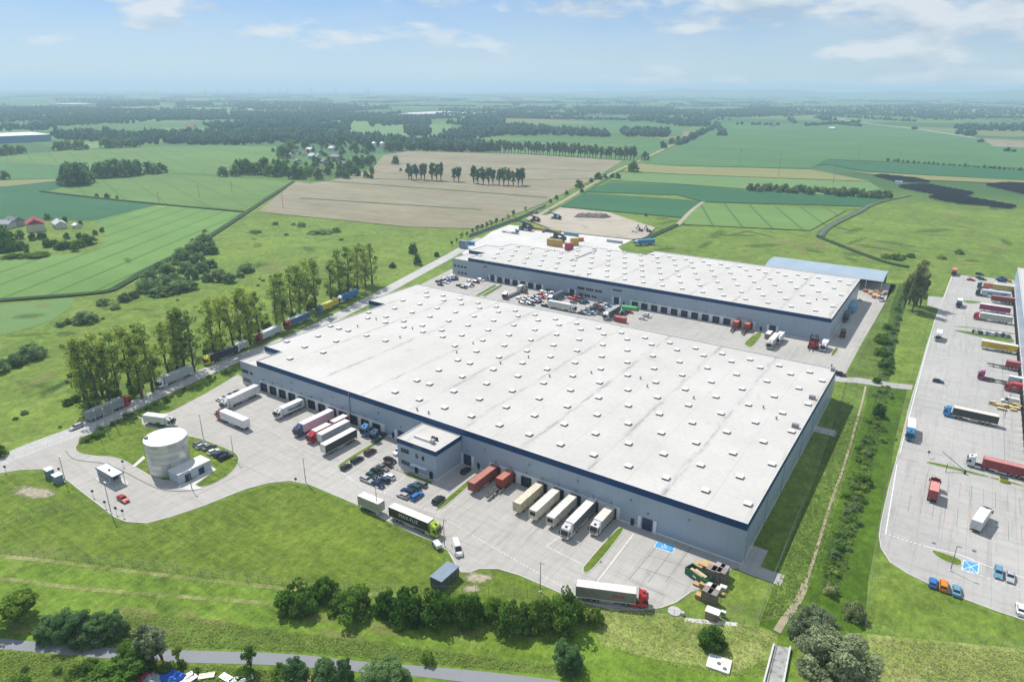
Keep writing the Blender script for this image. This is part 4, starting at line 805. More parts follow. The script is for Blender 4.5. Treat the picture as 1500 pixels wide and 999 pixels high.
def limb_mesh(name, segs):
    mb = MB()
    for p0,p1,r0,r1 in segs: mb.cyl(p0,p1,r0,r1,n=7)
    return mb.mesh(name)
def v_poplar(seed, H=22, wid=3.1, gap=.19):
    g = np.random.default_rng(seed); segs = []; C = []; Rr = []; lean = g.normal(0,.4,2); pr = Vector((0,0,0)); N = 6
    for i in range(N):
        nx = Vector((lean[0]*(i+1)/N+g.normal(0,.15), lean[1]*(i+1)/N+g.normal(0,.15), H*.9*(i+1)/N)); segs.append((pr,nx,.42*(1-i/N)+.07,.42*(1-(i+1)/N)+.07)); pr = nx
    for k in range(28):
        z = H*(gap+(.98-gap)*((k+.5)/28)); t = (z/H-gap)/(1-gap); wr = wid*(math.sin(PI*min(1,.18+t*.82))**.7)*g.uniform(.35,1.05); a = g.uniform(0,2*PI); c = Vector((lean[0]*z/H+math.cos(a)*wr, lean[1]*z/H+math.sin(a)*wr, z+g.uniform(-.5,.8)))
        segs.append((Vector((lean[0]*z/H*.8,lean[1]*z/H*.8,max(1,z-wr*1.3))),c,.11,.03)); C.append(c); Rr.append(g.uniform(.9,1.9))
        if g.uniform() < .6: C.append(c+Vector((g.normal(0,1.0),g.normal(0,1.0),g.uniform(.3,1.8)))); Rr.append(g.uniform(.7,1.4))
    C.append(Vector((lean[0],lean[1],H*.98))); Rr.append(1.2); mist = [c+Vector((0,0,-.4)) for c in C if g.uniform() < .10 and c.z > H*.4]
    return limb_mesh('trunk',segs), leaves_mesh('crown',C,Rr,40,.36,seed=seed), (leaves_mesh('mistletoe',mist,[.75]*len(mist),110,.2,seed=seed+1) if mist else None)
def v_round(seed, H=10, wid=5, base=.12, n=46, per=110, size=.36, squash=1.0, cl=.24):
    """a bush or broad tree: clumps over a lumpy dome"""
    g = np.random.default_rng(seed); C = []; Rr = []; segs = []
    lob = [(g.uniform(0,2*PI), g.uniform(.25,.6)*wid, g.uniform(.55,.95)*H) for _ in range(5)]
    for i in range(n):
        if i < n*.35: a, q, z = g.uniform(0,2*PI), wid*.55*g.uniform(0,1)**.5, H*g.uniform(.3,.85)
        else:
            la, lr, lh = lob[int(g.integers(5))]; u = g.normal(size=3); u /= np.linalg.norm(u); u[2] = abs(u[2])*.9-.15
            x_, y_, z = math.cos(la)*lr*.7+u[0]*wid*.5, math.sin(la)*lr*.7+u[1]*wid*.5, lh*.62+u[2]*H*.36; a, q = math.atan2(y_,x_), math.hypot(x_,y_)
        if base < .1 and i >= n*.66: a, q, z = g.uniform(0,2*PI), wid*g.uniform(.55,.88), H*g.uniform(.06,.42)
        rr = wid*cl*g.uniform(.6,1.25); z = max(z, H*base+rr*.6); C.append(Vector((math.cos(a)*q,math.sin(a)*q,min(z,H-rr*.6)))); Rr.append(rr)
    for i in range(5):
        a, q, z = lob[i]; segs.append((Vector((0,0,H*.06)),Vector((math.cos(a)*q*.8,math.sin(a)*q*.8,z*.6)),H*.018,H*.006))
    segs.append((Vector((0,0,0)),Vector((0,0,H*.5)),H*.026,H*.015)); return limb_mesh('trunk',segs), leaves_mesh('crown',C,Rr,per,size,seed=seed), None
V = dict(poplar=[v_poplar(100+i, 22, (2.7,4.2,3.2,4.6,2.9,3.8,3.4,4.4,3.0)[i], (.22,.12,.26,.16,.3,.18,.1,.24,.15)[i]) for i in range(9)], bush=[v_round(200+i,6,4.6,.03,60,120,.26) for i in range(5)], tree=[v_round(300+i,12,5.0,.22,50,90,.38) for i in range(5)],
         willow=[v_round(400+i,9,5.5,.05,120,170,.20,cl=.19) for i in range(2)], sapling=[v_round(500+i,6,1.9,.25,20,90,.2,cl=.3) for i in range(3)], slim=[v_round(600+i,14,2.9,.2,40,60,.42,cl=.3) for i in range(5)], scrub=[v_round(700+i,2.4,2.4,.0,22,80,.18,cl=.3) for i in range(4)], fartree=[v_round(800+i,12,5.8,.05,40,22,.95,cl=.30) for i in range(5)], farslim=[v_round(850+i,15,3.2,.12,22,24,.9,cl=.36) for i in range(4)])
VH = dict(poplar=22,bush=6,tree=12,willow=9,sapling=6,slim=14,scrub=2.4,fartree=12,farslim=15); VW = dict(bush=4.6,tree=5,willow=5.5,sapling=1.9,scrub=2.4,fartree=5.5)
_cnt = {}
def plant(name, kind, leaf, P, h, label, cat, group=None, w_=None, z=None):
    k = _cnt.get(kind,0); _cnt[kind] = k+1; tr, cr_, mi = V[kind][k % len(V[kind])]
    t = thing(name, label, cat, P, random.uniform(0,2*PI), group); s_ = h/VH[kind]; sx = s_ if w_ is None else w_/(2*VW[kind]); t.scale = (sx*random.uniform(.93,1.07), sx*random.uniform(.93,1.07), s_)
    ob('trunk', tr, m_bark, t); ob('crown', cr_, LF[leaf], t)
    if mi: ob('mistletoe', mi, LF['mistle'], t)
    return t
# poplars along the truck road: base pixel, top pixel row
pop = [(136,600,495),(152,602,480),(166,596,490),(180,592,478),(200,590,470),(213,585,476),(228,575,480),(233,566,486),(252,556,455),(264,550,448),(276,548,440),(289,545,446),(303,537,450),(318,529,432),(333,522,425),(347,517,430),(358,511,418),(371,505,424),(385,499,410),(397,492,415),(409,488,405),(421,482,398),(433,470,388),(444,466,384),(455,460,382),(467,455,376),(479,450,372),(490,445,378),(503,438,360),(515,433,356),(527,428,352),(539,422,350),(549,417,356)]
_rl = (G(440,487)-G(240,570)).normalized(); ROADN = Vector((-_rl.y,_rl.x,0))
pop = [q for i,q in enumerate(pop) if i not in (4,12,19,26)]
for i,(x,y,tp) in enumerate(pop):
    p = G(x,y)+ROADN*1.8; plant('poplar_tree','poplar','poplar',p,max(15,min(HZ(p,tp)*rng.uniform(.78,1.08),27)),'%s tall poplar from the lower end of the row beside the truck road' % ordn(i),'tree','poplars along the truck road')
pop2 = [(124,585,505),(150,578,490),(192,572,472),(365,494,420),(450,452,384),(530,416,358)]
for i,(x,y,tp) in enumerate(pop2):
    p = G(x,y); plant('poplar_tree','poplar','poplar',p,max(15,min(HZ(p,tp),26)),'%s poplar from the lower end of the sparse back line behind the roadside row' % ordn(i),'tree','poplars behind the roadside row')
def bushes(lst, name, kind, leaf, tmpl, cat, group):
    if '%' in tmpl and 'from the' not in tmpl: tmpl = tmpl.replace(' bush', ' bush from the left',1) if ' bush' in tmpl else tmpl
    lst = sorted(lst, key=lambda q: -q[0] if 'from the right' in tmpl else (-q[1] if 'from the bottom' in tmpl else q[0]))
    for i,(x,y,wpx,hpx) in enumerate(lst):
        p = G(x,y); d = math.sqrt(p.x**2+p.y**2+CAM_H**2); wm = wpx/CAM_F*d*.94; hm = max(HZ(p,y-hpx)*((.66 if y > 640 else .78) if kind in ('bush','willow','tree') else .85),.8); p = G(x,y-(hpx*.12 if y > 800 else 0)); plant(name,kind,leaf,p,hm,tmpl.replace('%',ordn(i)),cat,group,wm)
bushes([(437,896,66,52),(477,880,40,42),(515,905,66,54),(566,902,42,46),(598,912,58,62),(640,915,60,64),(684,916,58,62),(722,908,44,44),(752,928,64,60),(790,922,56,62),(830,926,66,74)],'dark_shrub','bush','dark','% dark green shrub from the left in the clumped row below the yard','shrub','dark shrubs below the yard')
bushes([(872,918,26,34)],'dark_shrub','bush','mid','small lone shrub right of the dark shrub row','shrub',None)
bushes([(1042,948,42,40)],'dark_shrub','bush','dark','round dark shrub in front of the brown kiosk','shrub',None)
bushes([(829,982,52,54)],'grey_tree','willow','blue','small greyish tree beside the footpath below the dark shrubs','tree',None)
bushes([(627,972,22,22)],'small_shrub','scrub','light','tiny pale shrub on the footpath edge','shrub',None)
bushes([(28,918,66,62)],'round_tree','tree','dark','big round dark tree at the left end of the footpath','tree',None)
bushes([(78,935,44,40),(108,938,58,56),(150,938,50,46),(172,940,34,58),(128,942,40,30)],'path_shrub','willow','blue','% grey green shrub from the left in the thicket beside the footpath','shrub','thicket by the footpath')
for i,(x,y,tp) in enumerate(((214,972,912),(238,968,908),(226,978,922))):
    p = G(x,y); plant('willow_tree','slim','grey',p,max(6,HZ(p,tp)),'%s silver-leaved willow from the left above the scrap pile' % ordn([0,2,1][i]),'tree','willows above the scrap pile',w_=None)
bushes([(196,985,46,60)],'willow_bush','willow','mid','broad green bush left of the silver-leaved willows','shrub',None)
bushes([(185,1000,60,52),(160,1006,50,36)],'leafy_tree','tree','mid','% dense green tree from the right at the foot of the silver willows','tree',None)
bushes([(368,985,22,42),(262,972,16,30)],'young_tree','sapling','mid','% thin young tree from the right at the lower edge of the footpath','tree',None)
bushes([(434,1000,38,44),(476,1002,36,46),(506,1006,28,56),(562,1012,70,56)],'grey_tree','willow','blue','% grey green tree from the left below the footpath','tree','trees below the footpath')
for i in range(26):
    x = rng.uniform(0,440); y = rng.uniform(976,1004)
    if 175 < x < 345 and y > 985: continue
    p = G(x,y); plant('weed_shrub','scrub','mid',p,rng.uniform(.8,2.2),'low green scrub bush below the footpath, one of many alike','shrub','scrub below the footpath')
for i in range(46):
    t_ = rng.uniform(0,1); x = np.interp(t_,[0,.2,.5,.75,1],[120,212,330,420,555]); y = np.interp(t_,[0,.2,.5,.75,1],[604,578,520,476,415]); p = G(x,y)+ROADN*rng.uniform(5,13)
    plant('undergrowth_bush','bush','mid' if rng.uniform()<.6 else 'light',p,rng.uniform(1.6,4.0),'leafy bush under the poplars by the truck road, one of many alike','shrub','undergrowth of the poplar row')
# right-hand side: big willow and the bushes of the ditch
bushes([(1222,1006,112,96)],'willow_tree','willow','grey','biggest silver grey willow beside the footbridge','tree',None)
bushes([(1190,945,66,66)],'willow_tree','willow','grey','smaller silver grey willow leaning behind the biggest one','tree',None)
bushes([(1250,908,32,34)],'flowering_shrub','bush','bloom','pale flowering shrub by the fence corner','shrub',None)
bushes([(1219,873,24,16)],'flowering_shrub','scrub','bloom','small pale flowering shrub at the head of the ditch','shrub',None)
bushes([(1166,938,14,20)],'flowering_shrub','scrub','light','narrow light green shrub between trail and willow','shrub',None)
bushes([(1266,708,22,20),(1287,610,18,26),(1284,560,14,10),(1292,600,10,8)],'ditch_shrub','bush','dark','% dark shrub from the bottom beside the ditch north of the bare patch','shrub','shrubs along the ditch')
bushes([(1292,502,24,18),(1290,520,22,16),(1297,538,22,16),(1301,482,16,12)],'ditch_shrub','bush','mid','% bushy shrub along the ditch opposite the second warehouse','shrub','shrubs along the ditch')
for i,(x,y,tp,wd,kd) in enumerate(((1324,452,392,9,'tree'),(1331,446,388,None,'poplar'),(1336,458,386,10,'tree'),(1342,448,384,None,'poplar'),(1347,452,392,8,'tree'))):
    p = G(x,y); plant('tall_tree',kd,'bare',p,HZ(p,tp),'%s tree from the left in the pale thinly leaved clump by the truck yard corner' % ordn(i),'tree','thinly leaved clump',wd)
for i in range(150):
    t_ = rng.uniform(0,1); x = np.interp(t_,[0,.35,.7,1],[1215,1248,1272,1296])+rng.normal(0,7); y = np.interp(t_,[0,.35,.7,1],[858,745,655,565]); p = G(x,y)
    plant('ditch_weed','scrub',('mid','light','sage')[int(rng.integers(3))],p,rng.uniform(.4,1.7),'low weedy bush growing along the ditch, one of many alike','shrub','weed bushes along the ditch')
for i in range(34):
    t_ = rng.uniform(0,1); x = np.interp(t_,[0,1],[1300,1322])+rng.uniform(-4,4); y = np.interp(t_,[0,1],[552,425]); p = G(x,y)
    plant('ditch_weed','scrub','dark' if rng.uniform()<.6 else 'mid',p,rng.uniform(.7,1.8),'low weedy bush growing along the ditch, one of many alike','shrub','weed bushes along the ditch')
# verge between truck road and yard
for i in range(80):
    t_ = rng.uniform(0,1); x = np.interp(t_,[0,.2,.5,.75,1],[130,210,320,400,560]); y = np.interp(t_,[0,.2,.5,.75,1],[640,601,552,518,448]); p = G(x,y); p = p+Vector((rng.normal(0,1.3),rng.normal(0,1.3),0))
    plant('verge_bush','scrub','mid' if rng.uniform()<.7 else 'light',p,rng.uniform(.5,1.3),'low weedy bush on the verge of the truck road, one of many alike','shrub','weeds on the road verge')
# bushes on the meadow left of the poplars
bushes([(212,428,26,26),(228,425,22,24),(245,405,24,28),(262,426,40,22),(236,432,36,16),(282,408,20,26),(296,398,24,20),(304,412,18,18),(268,385,34,28),(284,372,30,26),(300,360,28,26),(318,412,18,22),(336,414,22,18),(360,398,28,18),(127,472,34,22),(24,535,26,22),(48,524,34,28),(153,446,20,14),(183,441,20,16),(0,545,24,30)],'meadow_bush','bush','sage','% grey green bush along the meadow ditch left of the poplars','shrub','bushes on the left meadow')
bushes([(220,412,26,22),(235,398,22,20),(252,416,34,20),(270,398,26,22),(278,424,26,16),(290,386,24,22),(296,372,22,20),(288,360,20,16),(308,392,20,16),(312,372,18,16),(322,404,18,14),(170,452,16,10),(196,436,16,14),(88,478,14,10),(100,474,12,10),(352,406,14,10)],'hedge_bush','bush','sage','% bush from the left filling the hedge by the meadow ditch','shrub','hedge by the meadow ditch')
bushes([(374,341,22,5),(405,329,12,6),(430,330,10,4),(442,332,16,9),(462,342,26,7),(478,342,26,8),(492,340,18,7),(500,352,8,4),(420,345,8,4),(300,340,10,4)],'meadow_bush','scrub','sage','% low grey shrub from the left on the open meadow below the bare field','shrub','low shrubs on the open meadow')
bushes([(78,360,22,12),(95,364,26,14),(112,362,28,14),(128,358,26,14),(62,350,14,14),(134,352,12,8),(10,368,30,26),(30,366,20,18),(50,376,40,8),(20,378,30,8)],'garden_bush','bush','dark','% dense bush from the left in the hamlet with the red roof','shrub','hamlet bushes')
bushes([(605,372,14,22),(612,388,14,20),(575,392,12,10),(640,376,9,10)],'meadow_bush','bush','mid','% small bush from the left beside the upper truck road','shrub','bushes by the upper truck road')
bushes([(2,668,18,26)],'dark_shrub','bush','dark','dark bush cut by the frame at the left end of the truck road','shrub',None)
bushes([(230,622,30,10),(140,640,26,8),(126,646,20,8)],'hedge_bush','scrub','mid','% low bush from the right on the grass island rim','shrub',None)
for i in range(60):
    x, y = rng.uniform(0,620), rng.uniform(330,640); 
    if y < 372+ (x-165)*-.35+90 or y > 690-x*.47: continue
    p = G(x,y); plant('meadow_tuft','scrub','blue',p,rng.uniform(.5,1.6),'dark tussock on the left meadow, one of many alike','shrub','tussocks on the meadow')
# hedge of young trees along the long fence of the rear yard, trees along the track
yt = [(662,360),(669,356),(676,351),(684,347),(692,343),(699,340),(706,337),(713,335),(720,332),(727,329),(736,326),(745,321),(752,317),(770,310)]
for i,(x,y) in enumerate(yt):
    p = G(x,y); plant('young_tree','sapling','light' if i%3 else 'mid',p,rng.uniform(4,7),'%s young tree from the front beside the rear yard fence' % ordn(i),'tree','young trees along the rear fence')
tk_ = [(848,276,14),(852,283,8),(866,268,8),(876,264,12),(886,262,8),(897,261,8),(905,262,10),(928,252,20),(945,235,16),(971,218,14),(984,212,12),(993,210,14),(1012,203,10),(1030,196,12),(1040,190,12),(1048,184,14),(806,297,6),(815,292,7),(830,286,7),(865,320,4),(946,317,5),(786,314,5),(580,241,13),(587,251,5)]
tk_.sort(key=lambda q: -q[1])
for i,(x,y,h) in enumerate(tk_):
    p = G(x,y); plant('track_tree','fartree','dark' if i%2 else 'blue',p,max(2.5,min(HZ(p,y-h),16)),'%s tree met when following the sandy field track outwards' % ordn(i),'tree','trees along the sandy track')
# groves on the bare field
gv = [(599,263),(603,264),(610,263),(617,264),(622,264),(633,265),(640,265),(646,265),(665,267),(672,267)]
for i,(x,y) in enumerate(gv):
    p = G(x,y); plant('poplar_tree','slim','blue',p,HZ(p,y-27+int(rng.integers(-3,3))),'%s poplar from the left in the left-hand grove on the bare field' % ordn(i),'tree','grove on the bare field')
gv = [(694,269),(700,270),(708,271),(716,271),(722,271),(731,272),(738,272),(745,272),(752,273),(759,273),(765,272)]
for i,(x,y) in enumerate(gv):
    p = G(x,y); plant('poplar_tree','slim','blue',p,HZ(p,y-29+int(rng.integers(-3,3))),'%s poplar from the left in the right-hand grove on the bare field' % ordn(i),'tree','grove on the bare field')
# tree belt behind the bare field
for i in range(74):
    x = 596+i*4.55+rng.uniform(-1.5,1.5); y = np.interp(x,[590,760,930],[221,225,235]); p = G(x,y); plant('belt_tree','farslim','blue',p,rng.uniform(20,26) if x > 700 else rng.uniform(15,22),'%s tree from the left in the belt behind the bare field' % ordn(i) if i < 65 else 'tree near the right end of the belt behind the bare field','tree','tree belt behind the bare field')
cl = [(105,271,34),(112,272,36),(118,270,34),(124,268,32),(145,260,22),(153,261,26),(162,260,28),(172,259,28),(183,259,28),(193,258,26),(203,256,24),(219,254,18),(227,255,16),(238,253,16),(8,263,14),(157,291,9),(142,289,6),(172,291,5),(327,259,16),(325,255,12)]
cl.sort()
for i,(x,y,h) in enumerate(cl):
    p = G(x,y); plant('field_tree','fartree','blue',p,HZ(p,y-h),'%s tree from the left in the copse standing in the wheat' % ordn(i),'tree','copse in the wheat')
vt = [(345,258,18),(352,255,22),(360,253,22),(368,256,22),(378,256,20),(388,254,28),(395,258,18),(405,259,20),(412,255,24),(420,258,16),(430,262,22),(441,262,20),(450,259,16),(466,262,18),(480,256,14),(500,255,16),(512,250,18),(525,246,20),(538,243,16),(545,240,14),(520,258,16),(508,262,14),(426,222,18),(448,218,16),(470,214,18),(500,215,18),(520,222,16),(485,247,12),(463,245,10),(415,232,20),(540,222,18),(570,222,16),(583,221,18)]
vt.sort()
for i,(x,y,h) in enumerate(vt):
    p = G(x,y); plant('village_tree','fartree','dark' if i%3 else 'mid',p,max(5,min(HZ(p,y-h),22)),'%s tall tree from the left in the village by the bare field' % ordn(i),'tree','village trees')
ht = [(2,362,40),(14,360,26),(30,350,14),(48,352,12),(70,362,14),(98,350,10),(118,352,12),(128,356,14),(70,322,10),(96,326,9),(118,330,8),(40,372,8),(90,366,12),(110,368,14),(140,344,8),(150,340,8)]
ht.sort()
for i,(x,y,h) in enumerate(ht):
    p = G(x,y); plant('garden_tree','fartree','dark' if i%2 else 'mid',p,max(3,min(HZ(p,y-h),18)),'%s tree from the left round the hamlet with the red roof' % ordn(i),'tree','hamlet trees')
rw = [(5,228,14),(12,227,16),(18,227,14),(27,225,13),(34,225,13),(84,221,15),(92,220,14),(101,219,14),(112,220,16),(120,219,15),(128,219,8),(155,217,16),(162,217,14),(172,217,14),(180,216,14),(190,216,14),(200,216,12)]
for i,(x,y,h) in enumerate(rw):
    p = G(x,y); plant('row_tree','fartree','blue',p,min(HZ(p,y-h),22),'%s tree from the left in the broken row before the blue hall' % ordn(i),'tree','row before the distant blue hall')
for i in range(80):
    x, y = rng.uniform(400,548), rng.uniform(216,262); p = G(x,y); plant('village_tree','fartree','dark' if i%3 else 'mid',p,rng.uniform(5,10),'garden tree between the village houses, one of many alike','tree','village garden trees')
# copse right of the track and bushes below it
for i in range(130):
    t_ = rng.uniform(0,1); x = 1098+t_*206; y = np.interp(t_,[0,.3,1],[281,285,293])-rng.uniform(0,8)*(1-abs(2*t_-1)*.5); p = G(x,y); plant('copse_tree','fartree','mid' if rng.uniform()<.6 else 'grey',p,rng.uniform(5.5,8.5),'tree in the long dense copse right of the sandy track, crowns merging','tree','long copse')
bushes([(1296,378,14,10),(1310,380,20,13),(1322,379,10,8),(1334,377,12,9),(1379,379,14,8),(1405,372,12,9),(1354,384,9,5)],'pasture_bush','bush','light','% light bush from the left on the pasture behind the truck yard','shrub','pasture bushes')
hb = [(1302+i*7.3+rng.uniform(-2,2), 236.5+i*.55, rng.uniform(3,6)) for i in range(28)]
for i,(x,y,h) in enumerate(hb):
    p = G(x,y); plant('hedge_tree','fartree','blue',p,max(3,HZ(p,y-h)),'%s round bush from the left in the row along the far right field' % ordn(i),'shrub','bush row on the far right')
# ---- far woods: thousands of crowns that read as one mass
def blob_mesh(name, P, H, W, mat, seed):
    g = np.random.default_rng(seed); bm = bmesh.new(); bmesh.ops.create_icosphere(bm, subdivisions=1, radius=1.0); bv = np.array([v.co for v in bm.verts]); bf = np.array([[v.index for v in f.verts] for f in bm.faces],dtype=np.int32); bm.free()
    n = len(P); rep = 3; P = np.repeat(np.asarray(P,float),rep,0); H = np.repeat(np.asarray(H,float),rep); W = np.repeat(np.asarray(W,float),rep); N = n*rep
    cen = P.copy(); cen[:,:2] += g.normal(0,.45,(N,2))*W[:,None]*.5; f = g.uniform(.45,1.0,N); hh = H*f
    Vv = bv[None]*(1+g.uniform(-.28,.28,(N,len(bv),1))); Vv = Vv*np.stack([W*.5*g.uniform(.55,.95,N),W*.5*g.uniform(.55,.95,N),hh*.5],1)[:,None,:]; Vv[:,:,2] += (hh*.5)[:,None]; Vv += cen[:,None,:]
    F = bf[None]+(np.arange(N)*len(bv))[:,None,None]; F = F.reshape(-1,3); me = bpy.data.meshes.new(name); me.vertices.add(N*len(bv)); me.vertices.foreach_set('co', Vv.reshape(-1)); me.loops.add(F.size); me.loops.foreach_set('vertex_index', F.reshape(-1)); me.polygons.add(len(F)); me.polygons.foreach_set('loop_start', np.arange(0,F.size,3,dtype=np.int32)); me.update(calc_edges=True)
    at = me.attributes.new('tint','FLOAT','FACE'); at.data.foreach_set('value', np.clip(np.repeat(g.uniform(0,1,N),len(bf))*.6+g.uniform(0,.4,len(F)),0,1).astype(np.float32)); o = ob(name, me, mat); return tag(o, kind='stuff')
fp, fhh, fw_ = [], [], []
def wood(poly, count, h=(11,18)):
    w_ = pix(poly); xs = [p[0] for p in w_]; ys = [p[1] for p in w_]; n = 0; tries = 0; count = int(count*1.5)
    def inside(x,y):
        c = False
        for i in range(len(w_)):
            a, b = w_[i], w_[i-1]
            if (a[1] > y) != (b[1] > y) and x < (b[0]-a[0])*(y-a[1])/(b[1]-a[1])+a[0]: c = not c
        return c
    while n < count and tries < count*40:
        tries += 1; x, y = rng.uniform(min(xs),max(xs)), rng.uniform(min(ys),max(ys))
        if inside(x,y): fp.append((x,y,0)); fhh.append(rng.uniform(*h)); fw_.append(rng.uniform(8,14)); n += 1
def hedge(a, b, h=(8,14), step=8.0):
    A, B = G(*a), G(*b); L_ = (B-A).length; n = int(L_/step)
    for i in range(n):
        if rng.uniform() < .18: continue
        q = A+(B-A)*((i+rng.uniform(0,1))/n); fp.append((q.x+rng.normal(0,2.5),q.y+rng.normal(0,2.5),0)); fhh.append(rng.uniform(*h)); fw_.append(rng.uniform(8,13))
wood([(80,198),(150,196),(210,199),(330,196),(420,196),(500,198),(560,203),(590,208),(590,222),(545,215),(470,212),(420,212),(330,213),(250,212),(210,213),(85,205)], 620, (13,20))
wood([(590,208),(640,210),(700,213),(735,222),(690,223),(600,221)], 170, (12,18))
wood([(650,198),(700,190),(760,186),(800,190),(890,196),(895,201),(800,199),(735,199),(680,206),(650,210)], 330, (13,20))
wood([(910,191),(978,193),(978,202),(912,200)], 90, (14,18)); wood([(590,190),(625,187),(632,195),(628,200),(600,200)], 80, (12,17))
for pl in ([(540,176),(590,173),(592,184),(542,186)],[(590,177),(632,176),(632,184),(590,184)],[(655,182),(690,175),(735,172),(740,184),(690,188)],[(500,180),(515,178),(514,194),(500,194)],[(840,158),(960,158),(1010,166),(1040,166),(1050,176),(930,170),(850,166)],[(918,172),(970,172),(990,178),(940,179),(920,178)],[(960,180),(1030,176),(1040,186),(1000,186)],
           [(1140,160),(1200,158),(1330,154),(1420,158),(1500,160),(1500,172),(1430,176),(1380,178),(1300,170),(1200,170),(1150,172)],[(1040,166),(1100,160),(1150,160),(1150,170),(1080,173),(1040,172)],[(1400,186),(1500,186),(1500,193),(1400,192)],[(1400,195),(1432,195),(1432,200),(1402,199)],
           [(0,160),(60,158),(110,160),(180,162),(190,176),(60,178),(0,180)],[(60,180),(140,178),(200,181),(60,186)],[(190,164),(330,166),(336,176),(300,178),(200,176)],[(300,184),(400,180),(500,182),(500,190),(400,190),(310,192)],[(340,152),(440,150),(500,154),(560,160),(500,166),(430,164),(350,160)],[(340,166),(440,166),(560,168),(560,178),(430,180),(345,178)],[(140,150),(230,150),(235,156),(145,158)],[(258,151),(312,151),(312,155),(258,155)],[(0,186),(80,184),(85,192),(0,193)]):
    a = pix(pl); ar = abs(sum(a[i][0]*a[(i+1)%len(a)][1]-a[(i+1)%len(a)][0]*a[i][1] for i in range(len(a))))/2; wood(pl, int(min(520, ar/700)), (11,19))
for a,b in (((620,205),(720,192)),((700,196),(760,188)),((430,190),(500,186)),((995,213),(1050,185)),((1010,152),(1110,158)),((1080,183),(1140,184)),((1180,185),(1260,180)),((1230,183),(1262,186)),((1155,175),(1165,181)),((1330,190),(1342,190)),((1430,209),(1436,209)),((1465,222),(1500,224)),((1050,184),(1060,200))): hedge(a,b)
# random hedgerows and copses farther out, thinning into the haze
for k in range(520):
    d = rng.uniform(1700,3200) if k < 90 else rng.uniform(2600,12500); a_ = CAM_YAW+R(rng.uniform(-42,42)); x, y = d*math.sin(a_), d*math.cos(a_); pxx, pyy = PX((x,y,0))
    if pyy > 176 or (560 < pxx < 700 and 160 < pyy < 172): continue
    th = R(rng.choice([18,108,40,130]))+rng.normal(0,.12); ln_ = rng.uniform(80,700); n = int(min(90, ln_/rng.uniform(7,14))); wd = rng.choice([2,14,40],p=[.55,.3,.15])
    for i in range(n):
        q = (i/n-.5)*ln_; o_ = rng.normal(0,wd); fp.append((x+math.cos(th)*q-math.sin(th)*o_, y+math.sin(th)*q+math.cos(th)*o_, 0)); fhh.append(rng.uniform(7,17)); fw_.append(rng.uniform(8,16))
print('far crowns', len(fp))
half = len(fp)//2
blob_mesh('far_woods', fp, fhh, fw_, leaf_mat('far wood crowns',(0.05,0.115,0.075),.3), 11)
# far hills on the right of the horizon
mb = MB(); nx_ = 60; rows = []
for j,(dd,k) in enumerate(((12500,0),(13300,.7),(14200,1),(15500,.6),(16500,0))):
    rows.append([])
    for i in range(nx_+1):
        a_ = CAM_YAW+R(-2+i*50/nx_); hgt = 118*k*min(1,max(0,(i-2)/14))*(.72+.28*math.sin(i*.5+1.3)*math.cos(i*.21)); rows[-1].append((dd*math.sin(a_),dd*math.cos(a_),max(hgt,-0.5 if k == 0 else 0.1)))
mb.add([p for r_ in rows for p in r_], [(j*(nx_+1)+i+1, j*(nx_+1)+i, (j+1)*(nx_+1)+i, (j+1)*(nx_+1)+i+1)[::-1] for j in range(4) for i in range(nx_)]); struct('hills', mb.mesh('hills',True), paint((0.05,0.09,0.045),.9))
# tall grass: tufts nobody could count
def tufts(name, polys, n, mat, size, seed):
    g = np.random.default_rng(seed); pts = []; per = n//len(polys)
    for poly in polys:
        w_ = np.array(pix(poly)); k = len(w_); tri = tessellate_polygon([[Vector((*p,0)) for p in w_]]); ar = np.array([abs(np.cross(w_[b]-w_[a],w_[c]-w_[a])) for a,b,c in tri]); pk = g.choice(len(tri),per,p=ar/ar.sum()); u = g.uniform(size=(per,2)); s_ = np.sqrt(u[:,0]); T = np.array(tri)[pk]
        pts.append(w_[T[:,0]]*(1-s_)[:,None]+w_[T[:,1]]*(s_*(1-u[:,1]))[:,None]+w_[T[:,2]]*(s_*u[:,1])[:,None])
    P = np.vstack(pts); me = leaves_mesh(name, np.c_[P, g.uniform(.05,.3,len(P))], g.uniform(.15,.45,len(P)), 3, size, seed=seed, flat=.2); return tag(ob(name, me, mat), kind='stuff')
tufts('tall_grass', [[(850,888),(960,900),(1105,918),(1138,930),(1130,990),(1050,990),(960,970),(880,945)],[(1275,932),(1500,955),(1500,999),(1285,999)]], 7000, leaf_mat('seeding grass',(0.46,0.47,0.19),.45), .13, 31)
tufts('tall_grass', [[(180,897),(300,907),(420,927),(560,942),(700,962),(830,977),(830,988),(700,978),(590,968),(430,953),(300,948),(170,946)],[(0,952),(150,966),(280,972),(440,985),(440,999),(0,999)]], 9000, leaf_mat('green tall grass',(0.25,0.34,0.09),.45), .14, 32)
tufts('ditch_reeds', [[(1202,858),(1212,800),(1232,750),(1252,700),(1268,640),(1283,575),(1299,575),(1289,640),(1270,720),(1256,770),(1240,830),(1228,862)],[(1287,556),(1302,558),(1320,470),(1335,420),(1318,415),(1305,450)],[(1118,905),(1160,800),(1199,700),(1230,610),(1262,610),(1232,720),(1212,790),(1190,850),(1165,900)]], 9000, leaf_mat('reed leaves',(0.16,0.25,0.05),.4), .17, 33)

